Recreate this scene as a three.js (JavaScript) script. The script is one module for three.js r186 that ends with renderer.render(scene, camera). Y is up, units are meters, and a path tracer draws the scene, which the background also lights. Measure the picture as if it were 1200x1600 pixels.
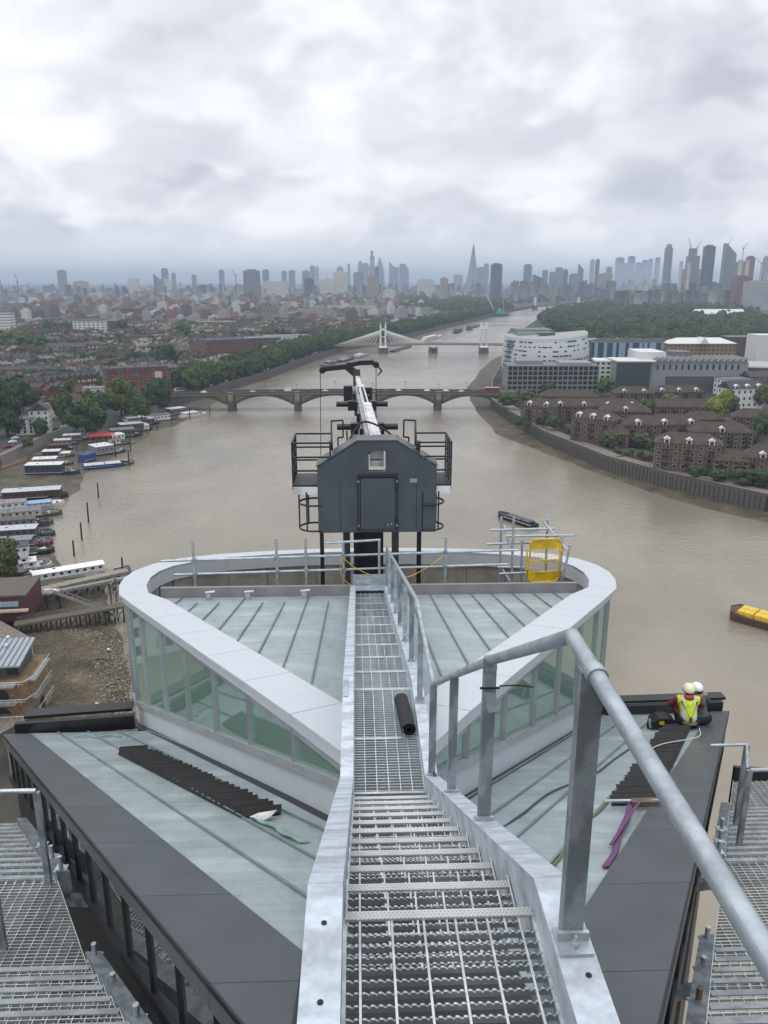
import * as THREE from 'three';
import { mergeGeometries } from 'three/addons/utils/BufferGeometryUtils.js';
import { MarchingCubes } from 'three/addons/objects/MarchingCubes.js';

// ---------------------------------------------------------------- camera, sky, sun, exposure
const W = 1200, H = 1600, FPX = 1250, PITCH = Math.atan(363 / 1250), YAW = 0.0345, CY = 92;
const scene = new THREE.Scene();
const camera = new THREE.PerspectiveCamera(2 * Math.atan(H / 2 / FPX) * 180 / Math.PI, W / H, 0.2, 30000);
camera.position.set(-0.245, CY, 0);
camera.rotation.order = 'YXZ';
camera.rotation.set(-PITCH, -YAW, 0);
const renderer = new THREE.WebGLRenderer({ antialias: true });
renderer.setSize(768, 1024);
renderer.toneMapping = THREE.LinearToneMapping;
renderer.toneMappingExposure = 1.1;
renderer.shadowMap.enabled = true;

// seeded random and value noise
let seed = 12345;
const rnd = () => { seed = (seed * 1664525 + 1013904223) >>> 0; return seed / 4294967296; };
const rr = (a, b) => a + (b - a) * rnd();
const pick = a => a[Math.floor(rnd() * a.length)];
const hash = (x, y, z = 0) => { let h = (x * 374761393 + y * 668265263 + z * 1442695041) | 0; h = Math.imul(h ^ (h >>> 13), 1274126177); h ^= h >>> 16; return (h >>> 0) / 4294967296; };
const sm = t => t * t * (3 - 2 * t);
function vn(x, y, z = 0, per = 0, pey = per) {
  let xi = Math.floor(x), yi = Math.floor(y); const fx = sm(x - xi), fy = sm(y - yi);
  const w = (a, b) => per ? hash(((a % per) + per) % per, ((b % pey) + pey) % pey, z) : hash(a, b, z);
  const a = w(xi, yi), b = w(xi + 1, yi), c = w(xi, yi + 1), d = w(xi + 1, yi + 1);
  return a + (b - a) * fx + (c - a) * fy + (a - b - c + d) * fx * fy;
}
function fbm(x, y, o = 5, z = 0, per = 0, pey = per) { let s = 0, a = 0.5, n = 0; for (let i = 0; i < o; i++) { s += a * vn(x, y, z + i * 17, per, pey); n += a; a *= 0.5; x *= 2; y *= 2; per *= 2; pey *= 2; } return s / n; }
const clamp = (x, a = 0, b = 1) => Math.min(b, Math.max(a, x));
const ss = (a, b, x) => sm(clamp((x - a) / (b - a)));
const mix = (a, b, t) => a + (b - a) * t;

// overcast sky: stratocumulus sheet with darker undersides, hazier and bluer towards the horizon
{
  const w = 2048, h = 1024, d = new Float32Array(w * h * 4), D2R = Math.PI / 180;
  // larger cloud masses: azimuth from north, elevation, half sizes in degrees, strength
  const mass = [[-8.5, 14.6, 6.5, 2.6, -0.20], [-14, 12.4, 4, 1.6, -0.09], [-0.6, 18, 2.4, 1.4, -0.16], [-3, 15.2, 2, 3, 0.08], [-21, 14.5, 6, 4, 0.07], [15, 11.4, 2.6, 1.8, 0.10], [21.5, 10.2, 5.5, 2.6, -0.16], [22, 15.5, 6, 2, -0.10], [11, 16, 5, 2, -0.05], [-12.6, 5.6, 2.6, 0.7, -0.15], [-9.5, 6.2, 2.2, 0.7, 0.07], [-20, 3.4, 9, 0.9, -0.13], [-25, 6.6, 5, 1, -0.05], [11, 4.6, 9, 1.1, -0.14], [23, 5.6, 6, 1.6, -0.12], [4.6, 6.9, 2.2, 0.8, 0.08], [7, 10.5, 7, 2.4, -0.05], [-14, 9.4, 7, 1.2, 0.05], [2, 2.6, 12, 0.8, -0.05]];
  for (let j = 0; j < h; j++) {
    const el = ((j + 0.5) / h - 0.5) * Math.PI, sy = Math.sin(el), cy = Math.cos(el), eD = el / D2R;
    for (let i = 0; i < w; i++) {
      const az = ((i + 0.5) / w - 0.5) * 2 * Math.PI, dx = cy * Math.cos(az), dz = cy * Math.sin(az);
      const e = Math.max(sy, 0), k = 1 / (e + 0.22), u = dx * k, v = dz * k, q = 4 * (j * w + i);
      const aD = Math.atan2(dx, -dz) / D2R, y2 = Math.log(1 + Math.max(0, eD) * 0.35) * 4;
      const n1 = fbm(u * 1.5 + 5.2, v * 1.5 + 1.3, 6, 1), n2 = fbm(u * 3.4 + n1 * 1.6, v * 3.4 + 8, 5, 31), n3 = fbm(aD * 0.26 + 40 + n2 * 0.8, eD * 0.42 + n2 * 0.8 + 3, 6, 47), n5 = fbm(aD * 0.085 + 9, eD * 0.16 + 21, 4, 53);
      const n4 = 1 - Math.abs(2 * fbm(u * 6 + n2 * 2, v * 6 + n1 * 2, 4, 71) - 1);
      let b = 0.87 + 0.07 * (ss(0.36, 0.62, n1) - 0.5) + 0.09 * (ss(0.3, 0.7, n2) - 0.5) + 0.17 * (ss(0.32, 0.68, n3) - 0.5) + 0.14 * (n5 - 0.5) + 0.06 * (n4 - 0.75);
      if (eD > -1 && eD < 26 && Math.abs(aD) < 40) { const wa = aD + (n3 - 0.5) * 7 + (n2 - 0.5) * 5, we = eD + (n2 - 0.5) * 3.2 + (n3 - 0.5) * 2; for (const [ma, me, ra, re, s] of mass) { const g = ((wa - ma) / ra) ** 2 + ((we - me) / re) ** 2; if (g < 5) b += s * 0.8 * Math.exp(-g * g * 0.6 - g * 0.4); } }
      const lo = ss(0.075, 0.0, e); b = mix(b, 0.73, lo * 0.8);
      const dk = clamp((0.90 - b) * 2.2), bl = 0.5 + 1.0 * dk + lo * 0.3;
      b *= 1 + 0.65 * ss(0.30, 1, e);
      const g = el < -0.02 ? 0.45 : 1;
      d[q] = b * (1 - 0.085 * bl) * g; d[q + 1] = b * (1 - 0.048 * bl) * g; d[q + 2] = b * (1 + 0.055 * bl) * g; d[q + 3] = 1;
    }
  }
  const t = new THREE.DataTexture(d, w, h, THREE.RGBAFormat, THREE.FloatType);
  t.mapping = THREE.EquirectangularReflectionMapping; t.magFilter = THREE.LinearFilter; t.minFilter = THREE.LinearFilter;
  t.wrapS = THREE.RepeatWrapping; t.needsUpdate = true;
  scene.background = t; scene.environment = t;
}
const sun = new THREE.DirectionalLight(0xfff6ec, 0.8);
sun.position.set(-60, 92 + 140, 40); sun.target.position.set(0, 85, -12);
sun.castShadow = true; sun.shadow.radius = 40; sun.shadow.mapSize.set(2048, 2048);
Object.assign(sun.shadow.camera, { left: -300, right: 300, top: 300, bottom: -300, near: 1, far: 2500 });
scene.add(sun); scene.add(sun.target);
scene.fog = new THREE.FogExp2(0xc6d6e8, 0.000125);

// ---------------------------------------------------------------- placing helpers
const cp = Math.cos(PITCH), sp = Math.sin(PITCH), cyw = Math.cos(YAW), syw = Math.sin(YAW);
const fwdV = [syw * cp, -sp, -cyw * cp], rgtV = [cyw, 0, syw], upV = [syw * sp, cp, -cyw * sp];
function rayDir(px, py) { const a = px - W / 2, b = H / 2 - py; return [0, 1, 2].map(i => fwdV[i] * FPX + rgtV[i] * a + upV[i] * b); }
// survey: the point of the level y that the photograph shows at (px, py)
function G(px, py, y = 0) { const d = rayDir(px, py), t = (y - CY) / d[1]; return [-0.245 + t * d[0], y, t * d[2]]; }
// the same at a known northing z = -v
function FW(px, py, v) { const d = rayDir(px, py), t = -v / d[2]; return [-0.245 + t * d[0], CY + t * d[1], -v]; }
const dist = v => (a, b) => Math.hypot(a[0] - b[0], a[1] - b[1], a[2] - b[2]);
const V = (x, u, v) => [x, CY + u, -v];          // tower frame: right, up from eye level, forward
const add = (a, b) => [a[0] + b[0], a[1] + b[1], a[2] + b[2]];
const sub = (a, b) => [a[0] - b[0], a[1] - b[1], a[2] - b[2]];
const mul = (a, s) => [a[0] * s, a[1] * s, a[2] * s];
const lerp = (a, b, t) => a.map((x, i) => x + (b[i] - x) * t);
const len = a => Math.hypot(...a);
const nrm = a => mul(a, 1 / (len(a) || 1));
const cross = (a, b) => [a[1] * b[2] - a[2] * b[1], a[2] * b[0] - a[0] * b[2], a[0] * b[1] - a[1] * b[0]];

// ---------------------------------------------------------------- geometry helpers
function fin(g, us = 1) {                        // non-indexed, uv in metres along the dominant axis
  if (g.index) g = g.toNonIndexed();
  if (!g.attributes.normal) g.computeVertexNormals();
  for (const k of Object.keys(g.attributes)) if (!['position', 'normal', 'color'].includes(k)) g.deleteAttribute(k);
  const p = g.attributes.position, uv = new Float32Array(p.count * 2);
  const a = new THREE.Vector3(), b = new THREE.Vector3(), c = new THREE.Vector3(), n = new THREE.Vector3();
  for (let i = 0; i < p.count; i += 3) {
    a.fromBufferAttribute(p, i); b.fromBufferAttribute(p, i + 1); c.fromBufferAttribute(p, i + 2);
    n.copy(b).sub(a).cross(c.clone().sub(a)); const x = Math.abs(n.x), y = Math.abs(n.y), z = Math.abs(n.z);
    [a, b, c].forEach((q, k) => {
      const s = y >= x && y >= z ? [q.x, q.z] : x >= z ? [q.z, q.y] : [q.x, q.y];
      uv[2 * (i + k)] = s[0] * us; uv[2 * (i + k) + 1] = s[1] * us;
    });
  }
  g.setAttribute('uv', new THREE.BufferAttribute(uv, 2));
  return g;
}
function B(w, h, d, x = 0, y = 0, z = 0, ry = 0, rx = 0, rz = 0) {   // box, centre x,y,z
  const g = new THREE.BoxGeometry(w, h, d);
  if (rx) g.rotateX(rx); if (rz) g.rotateZ(rz); if (ry) g.rotateY(ry);
  g.translate(x, y, z); return g;
}
function beam(p, q, w, h) {                     // rectangular bar p->q, h along "up"
  const d = sub(q, p), L = len(d), f = nrm(d);
  let r = cross(f, [0, 1, 0]); if (len(r) < 1e-4) r = [1, 0, 0]; r = nrm(r); const u = cross(r, f);
  const g = new THREE.BoxGeometry(w, h, L), m = new THREE.Matrix4();
  m.set(r[0], u[0], -f[0], (p[0] + q[0]) / 2, r[1], u[1], -f[1], (p[1] + q[1]) / 2, r[2], u[2], -f[2], (p[2] + q[2]) / 2, 0, 0, 0, 1);
  g.applyMatrix4(m); return g;
}
function rod(p, q, r, seg = 8, r2 = r, caps = false) {
  const d = new THREE.Vector3(...sub(q, p)), L = d.length(), g = new THREE.CylinderGeometry(r2, r, L, seg, 1, !caps);
  g.applyQuaternion(new THREE.Quaternion().setFromUnitVectors(new THREE.Vector3(0, 1, 0), d.normalize()));
  g.translate((p[0] + q[0]) / 2, (p[1] + q[1]) / 2, (p[2] + q[2]) / 2); return g;
}
function pipe(pts, r, seg = 8, n = 0) {
  const c = new THREE.CatmullRomCurve3(pts.map(p => new THREE.Vector3(...p)), false, 'centripetal');
  return new THREE.TubeGeometry(c, n || pts.length * 6, r, seg, false);
}
function plate(pts, th) {                        // polygon pts (3-D) with thickness vector th
  const n = pts.length, bt = pts.map(p => add(p, th)), v = [];
  const tri = (a, b, c) => v.push(...a, ...b, ...c);
  const flat = pts.map(p => new THREE.Vector2(p[0], p[2]));
  const nn = [0, 0, 0]; for (let i = 0; i < n; i++) { const c = cross(pts[i], pts[(i + 1) % n]); nn[0] += c[0]; nn[1] += c[1]; nn[2] += c[2]; }
  const ax = Math.abs(nn[1]) > Math.max(Math.abs(nn[0]), Math.abs(nn[2])) ? [0, 2] : Math.abs(nn[0]) > Math.abs(nn[2]) ? [2, 1] : [0, 1];
  const fl = THREE.ShapeUtils.triangulateShape(pts.map(p => new THREE.Vector2(p[ax[0]], p[ax[1]])), []);
  const out = nn[0] * th[0] + nn[1] * th[1] + nn[2] * th[2] < 0;      // does pts' own order face away from th?
  for (const f of fl) {
    const [a, b, c] = f, m = cross(sub(pts[b], pts[a]), sub(pts[c], pts[a]));
    const good = m[0] * th[0] + m[1] * th[1] + m[2] * th[2] < 0;
    const [A, Bq, Cq] = good ? [a, b, c] : [a, c, b];
    tri(pts[A], pts[Bq], pts[Cq]); tri(bt[A], bt[Cq], bt[Bq]);
  }
  for (let i = 0; i < n; i++) {
    const j = (i + 1) % n;
    if (out) { tri(pts[i], bt[i], bt[j]); tri(pts[i], bt[j], pts[j]); } else { tri(pts[i], bt[j], bt[i]); tri(pts[i], pts[j], bt[j]); }
  }
  const g = new THREE.BufferGeometry(); g.setAttribute('position', new THREE.Float32BufferAttribute(v, 3)); g.computeVertexNormals(); return g;
}
const prism = (poly, y0, y1) => plate(poly.map(p => [p[0], y1, p[1]]), [0, y0 - y1, 0]);   // poly in x,z
function tris(list) { const g = new THREE.BufferGeometry(); g.setAttribute('position', new THREE.Float32BufferAttribute(list.flat(2), 3)); g.computeVertexNormals(); return g; }
const join = gs => { gs = (Array.isArray(gs) ? gs.flat(3) : [gs]).map(g => fin(g)); return gs.length === 1 ? gs[0] : mergeGeometries(gs); };

// ---------------------------------------------------------------- scene graph helpers
const used = {};
function numbered(n) { const k = used[n] = (used[n] ?? -1) + 1; return k ? n + '_' + String(k).padStart(3, '0') : n; }
function meshOf(name, geo, mat) { const m = new THREE.Mesh(geo, mat); m.name = name; m.castShadow = m.receiveShadow = true; return m; }
function thing(name, label, category, pos = [0, 0, 0], turn = 0, group) {
  const o = new THREE.Group(); o.name = numbered(name); o.position.set(...pos); o.rotation.y = turn; scene.add(o);
  o.userData = { label, category }; if (group) o.userData.group = group; return o;
}
function P(name, geos, mat, parent, label) {    // a part; geometry in the thing's own frame
  const m = meshOf(name, join(geos), mat); parent.add(m); if (label) m.userData.label = label; return m;
}
function PW(name, geos, mat, parent, label) {   // a part; geometry given in world coordinates (unturned things)
  const g = join(geos); let o = parent; const s = [0, 0, 0];
  while (o && o !== scene) { s[0] += o.position.x; s[1] += o.position.y; s[2] += o.position.z; o = o.parent; }
  g.translate(-s[0], -s[1], -s[2]);
  const m = meshOf(name, g, mat); parent.add(m); if (label) m.userData.label = label; return m;
}
function single(name, geos, mat, label, category, base, group) {      // a thing that is one mesh, world geometry
  const g = join(geos); g.translate(-base[0], -base[1], -base[2]);
  const m = meshOf(numbered(name), g, mat); m.position.set(...base); m.userData = { label, category }; if (group) m.userData.group = group;
  scene.add(m); return m;
}
function struct(name, geos, mat, kind = 'structure') { const m = meshOf(numbered(name), join(geos), mat); m.userData = { kind }; scene.add(m); return m; }
function put(geo, mat, name, parent, pos, ry = 0, sc) { const m = meshOf(name, geo, mat); m.position.set(...pos); m.rotation.y = ry; if (sc) m.scale.set(...sc); parent.add(m); return m; }

// ---------------------------------------------------------------- procedural textures and materials
function tex(n, fn, rep = 1, srgb = true) {      // fn(x,y in 0..1) -> [r,g,b] 0..1, tiles
  const d = new Uint8Array(n * n * 4);
  for (let j = 0; j < n; j++) for (let i = 0; i < n; i++) {
    const c = fn(i / n, j / n); const q = 4 * (j * n + i);
    for (let k = 0; k < 3; k++) d[q + k] = clamp(Array.isArray(c) ? c[k] : c) * 255; d[q + 3] = 255;
  }
  const t = new THREE.DataTexture(d, n, n); t.wrapS = t.wrapT = THREE.RepeatWrapping; t.magFilter = THREE.LinearFilter; t.minFilter = THREE.LinearMipmapLinearFilter; t.generateMipmaps = true;
  t.repeat.set(rep, rep); if (srgb) t.colorSpace = THREE.SRGBColorSpace; t.needsUpdate = true; return t;
}
const mat = (c, r = 0.8, m = 0, o = {}) => { const k = new THREE.MeshStandardMaterial({ roughness: r, metalness: m, ...o }); if (Array.isArray(c)) k.color.setRGB(...c); else k.color.set(c); return k; };
const T = {};
T.fine = tex(256, (x, y) => 0.78 + 0.22 * fbm(x * 16, y * 16, 4, 3, 16), 0.8);
T.blotch = tex(256, (x, y) => { const a = fbm(x * 6, y * 6, 5, 8, 6), b = fbm(x * 32, y * 32, 2, 18, 32); return 0.80 + 0.16 * ss(0.3, 0.7, a) + 0.08 * (b - 0.5); }, 0.5);
T.galv = tex(512, (x, y) => { const a = fbm(x * 5, y * 9, 4, 40, 5, 9), b = fbm(x * 40, y * 40, 3, 44, 40); const s = 0.82 + 0.14 * ss(0.3, 0.7, a) + 0.10 * (b - 0.5); return [s * 0.98, s, s * 1.01]; }, 1.6);
T.post = tex(512, (x, y) => { const a = fbm(x * 7, y * 4, 4, 41, 7, 4), b = fbm(x * 40, y * 40, 3, 44, 40); const s = 0.80 + 0.18 * ss(0.32, 0.66, a) + 0.12 * (b - 0.5); return [s * 0.98, s, s * 1.01]; }, 2.2);
T.zinc = tex(512, (x, y) => { const a = fbm(x * 4, y * 4, 5, 60, 4), b = fbm(x * 3, y * 26, 3, 61, 3, 26), c = fbm(x * 64, y * 64, 2, 62, 64); const s = 0.84 + 0.16 * (a - 0.5) + 0.10 * (b - 0.5) + 0.05 * (c - 0.5) + 0.03 * ss(0.54, 0.68, a) - 0.04 * ss(0.60, 0.66, fbm(x * 9, y * 9, 4, 66, 9)); return [s * 0.98, s, s * 1.0]; }, 0.45);
T.smooth = tex(256, (x, y) => { const a = fbm(x * 4, y * 4, 5, 72, 4), b = fbm(x * 60, y * 60, 2, 73, 60); return 0.95 + 0.05 * (a - 0.5) + 0.035 * (b - 0.5); }, 0.8);
T.anth = tex(256, (x, y) => { const a = fbm(x * 4, y * 4, 4, 70, 4), b = fbm(x * 48, y * 48, 2, 71, 48); return 0.88 + 0.14 * (a - 0.5) + 0.06 * (b - 0.5); }, 0.7);
T.brick = tex(256, (x, y) => { const a = fbm(x * 8, y * 8, 4, 80, 8), b = hash(Math.floor(x * 64 + (Math.floor(y * 128) % 2) * 0.5), Math.floor(y * 128), 5); const s = 0.72 + 0.25 * (a - 0.5) + 0.22 * (b - 0.5); return [s, s * 0.98, s * 0.96]; }, 0.12);
T.tile = tex(256, (x, y) => { const a = fbm(x * 6, y * 6, 4, 90, 6), b = hash(Math.floor(x * 40), Math.floor(y * 60), 7); return 0.70 + 0.35 * (a - 0.5) + 0.25 * (b - 0.5); }, 0.12);
T.mud = tex(512, (x, y) => { const a = fbm(x * 5, y * 5, 6, 100, 5), b = fbm(x * 50, y * 50, 3, 101, 50), c = ss(0.72, 0.8, vn(x * 120, y * 120, 102, 120)); const s = 0.62 + 0.5 * (a - 0.5) + 0.35 * (b - 0.5) + 0.22 * c; return [s, s * 0.97, s * 0.9]; }, 0.03);
T.land = tex(512, (x, y) => { const a = fbm(x * 8, y * 8, 5, 110, 8), b = fbm(x * 60, y * 60, 3, 112, 60), g = ss(0.5, 0.6, fbm(x * 14, y * 14, 4, 114, 14)); const s = 0.6 + 0.4 * (a - 0.5) + 0.35 * (b - 0.5); return [s * mix(1, 0.62, g), s * mix(0.97, 0.78, g), s * mix(0.93, 0.5, g)]; }, 1 / 260);
T.wave = tex(512, (x, y) => 0.5 * fbm(x * 18, y * 26, 4, 120, 18, 26) + 0.5 * fbm(x * 60, y * 60, 3, 121, 60), 1 / 40, false);
T.silt = tex(512, (x, y) => { const a = fbm(x * 3, y * 3, 5, 130, 3), b = fbm(x * 14 + 3 * a, y * 9, 4, 131, 14, 9); const s = 0.80 + 0.24 * (a - 0.5) + 0.16 * (b - 0.5); return [s, s * 0.985, s * 0.965]; }, 1 / 330);
T.slick = tex(512, (x, y) => { const a = fbm(x * 4, y * 7, 5, 133, 4, 7), b = fbm(x * 16, y * 30, 3, 134, 16, 30); return 0.18 + 0.75 * ss(0.38, 0.62, a * 0.75 + b * 0.25); }, 1 / 420, false);
T.leaf = tex(128, (x, y) => 0.7 + 0.5 * (fbm(x * 12, y * 12, 3, 140, 12) - 0.5) + 0.1, 0.3);
T.wood = tex(256, (x, y) => { const a = fbm(x * 3, y * 40, 4, 150, 3, 40), b = fbm(x * 9, y * 9, 3, 151, 9); return 0.7 + 0.4 * (a - 0.5) + 0.3 * (b - 0.5); }, 0.5);
T.conc = tex(256, (x, y) => { const a = fbm(x * 5, y * 5, 5, 160, 5), b = fbm(x * 40, y * 40, 3, 161, 40), c = fbm(x * 12, y * 2, 3, 162, 12, 2); return 0.76 + 0.26 * (a - 0.5) + 0.12 * (b - 0.5) + 0.16 * (c - 0.5); }, 0.4);
const M = {
  galv: mat([0.56, 0.60, 0.63], 0.42, 0.5, { map: T.galv }),
  galvD: mat([0.34, 0.37, 0.39], 0.5, 0.4, { map: T.post }),
  grate: mat([0.68, 0.70, 0.70], 0.42, 0.6, { map: T.galv }),
  nosingD: mat([0.36, 0.38, 0.39], 0.7, 0.2, { map: T.galv }),
  nosing: mat([0.60, 0.62, 0.61], 0.6, 0.1, { map: T.blotch }),
  stringer: mat([0.66, 0.70, 0.75], 0.5, 0.25, { map: T.galv }),
  zinc: mat([0.57, 0.645, 0.66], 0.34, 0.2, { map: T.zinc }),
  seam: mat([0.28, 0.33, 0.34], 0.45, 0.2, { map: T.zinc }),
  ring: mat([0.57, 0.61, 0.65], 0.45, 0, { map: T.smooth }),
  frame: mat([0.48, 0.50, 0.52], 0.45, 0.2, { map: T.anth }),
  anth: mat([0.104, 0.119, 0.131], 0.36, 0.1, { map: T.anth }),
  anthD: mat([0.028, 0.031, 0.037], 0.45, 0.1, { map: T.anth }),
  taupe: mat([0.33, 0.32, 0.33], 0.55, 0, { map: T.anth }),
  blk: mat([0.012, 0.012, 0.013], 0.65, 0, { map: T.fine }),
  rubber: mat([0.022, 0.022, 0.024], 0.7, 0, { map: T.fine }),
  bmu: mat([0.088, 0.103, 0.118], 0.34, 0.05, { map: T.anth }),
  steelD: mat([0.032, 0.038, 0.045], 0.5, 0.2, { map: T.fine }),
  boom: mat([0.74, 0.75, 0.75], 0.4, 0, { map: T.blotch }),
  boomG: mat([0.33, 0.34, 0.34], 0.45, 0.1, { map: T.blotch }),
  beige: mat([0.50, 0.47, 0.42], 0.85, 0, { map: T.conc }),
  yellow: mat([0.85, 0.56, 0.03], 0.45, 0, { map: T.blotch }),
  white: mat([0.78, 0.78, 0.77], 0.6, 0, { map: T.blotch }),
  cream: mat([0.66, 0.60, 0.45], 0.75, 0, { map: T.blotch }),
  wood: mat([0.36, 0.26, 0.16], 0.85, 0, { map: T.wood }),
  oldwood: mat([0.23, 0.20, 0.16], 0.9, 0, { map: T.wood }),
  darkwood: mat([0.06, 0.05, 0.04], 0.9, 0, { map: T.wood }),
  redbrick: mat([0.29, 0.10, 0.06], 0.9, 0, { map: T.brick }),
  brownbrick: mat([0.18, 0.128, 0.092], 0.9, 0, { map: T.brick }),
  stock: mat([0.22, 0.175, 0.125], 0.9, 0, { map: T.brick }),
  tan: mat([0.42, 0.29, 0.15], 0.9, 0, { map: T.brick }),
  slate: mat([0.095, 0.095, 0.105], 0.8, 0, { map: T.tile }),
  browntile: mat([0.125, 0.09, 0.068], 0.9, 0, { map: T.tile }),
  redtile: mat([0.17, 0.08, 0.055], 0.9, 0, { map: T.tile }),
  leadroof: mat([0.26, 0.27, 0.28], 0.7, 0, { map: T.conc }),
  stone: mat([0.36, 0.34, 0.30], 0.9, 0, { map: T.conc }),
  darkstone: mat([0.15, 0.14, 0.12], 0.95, 0, { map: T.conc }),
  concrete: mat([0.38, 0.37, 0.34], 0.9, 0, { map: T.conc }),
  asphalt: mat([0.06, 0.06, 0.062], 0.95, 0, { map: T.conc }),
  paving: mat([0.30, 0.25, 0.21], 0.95, 0, { map: T.conc }),
  mud: mat([0.165, 0.135, 0.095], 0.75, 0, { map: T.mud }),
  shingle: mat([0.20, 0.17, 0.12], 0.9, 0, { map: T.mud }),
  sand: mat([0.40, 0.27, 0.17], 0.95, 0, { map: T.mud }),
  grass: mat([0.10, 0.13, 0.05], 1, 0, { map: T.mud }),
  land: mat([0.15, 0.145, 0.125], 1, 0, { map: T.land }),
  bark: mat([0.09, 0.07, 0.05], 1, 0, { map: T.wood }),
  blue: mat([0.03, 0.09, 0.26], 0.5, 0, { map: T.blotch }),
  navy: mat([0.03, 0.045, 0.075], 0.5, 0, { map: T.blotch }),
  lightblue: mat([0.30, 0.47, 0.62], 0.7, 0, { map: T.blotch }),
  red: mat([0.42, 0.03, 0.03], 0.5, 0, { map: T.blotch }),
  rust: mat([0.13, 0.06, 0.045], 0.8, 0, { map: T.blotch }),
  green: mat([0.05, 0.16, 0.10], 0.6, 0, { map: T.blotch }),
  teal: mat([0.03, 0.38, 0.33], 0.6, 0, { map: T.blotch }),
  grey: mat([0.25, 0.26, 0.27], 0.6, 0, { map: T.blotch }),
  dgrey: mat([0.09, 0.095, 0.10], 0.6, 0, { map: T.blotch }),
  purple: mat([0.16, 0.065, 0.17], 0.85, 0, { map: T.fine }),
  pane: mat([0.02, 0.024, 0.028], 0.08, 0),
  paneB: mat([0.05, 0.065, 0.075], 0.08, 0),
};
M.lantern = new THREE.MeshPhysicalMaterial({ color: new THREE.Color().setRGB(0.165, 0.275, 0.225), roughness: 0.03, ior: 2.1, metalness: 0 });
M.wallglass = new THREE.MeshPhysicalMaterial({ color: new THREE.Color().setRGB(0.05, 0.06, 0.062), roughness: 0.02, ior: 2.2, metalness: 0 });
M.water = new THREE.MeshPhysicalMaterial({ color: new THREE.Color().setRGB(0.375, 0.345, 0.28), roughness: 0.2, roughnessMap: T.slick, ior: 1.33, map: T.silt, bumpMap: T.wave, bumpScale: 0.22 });
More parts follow.
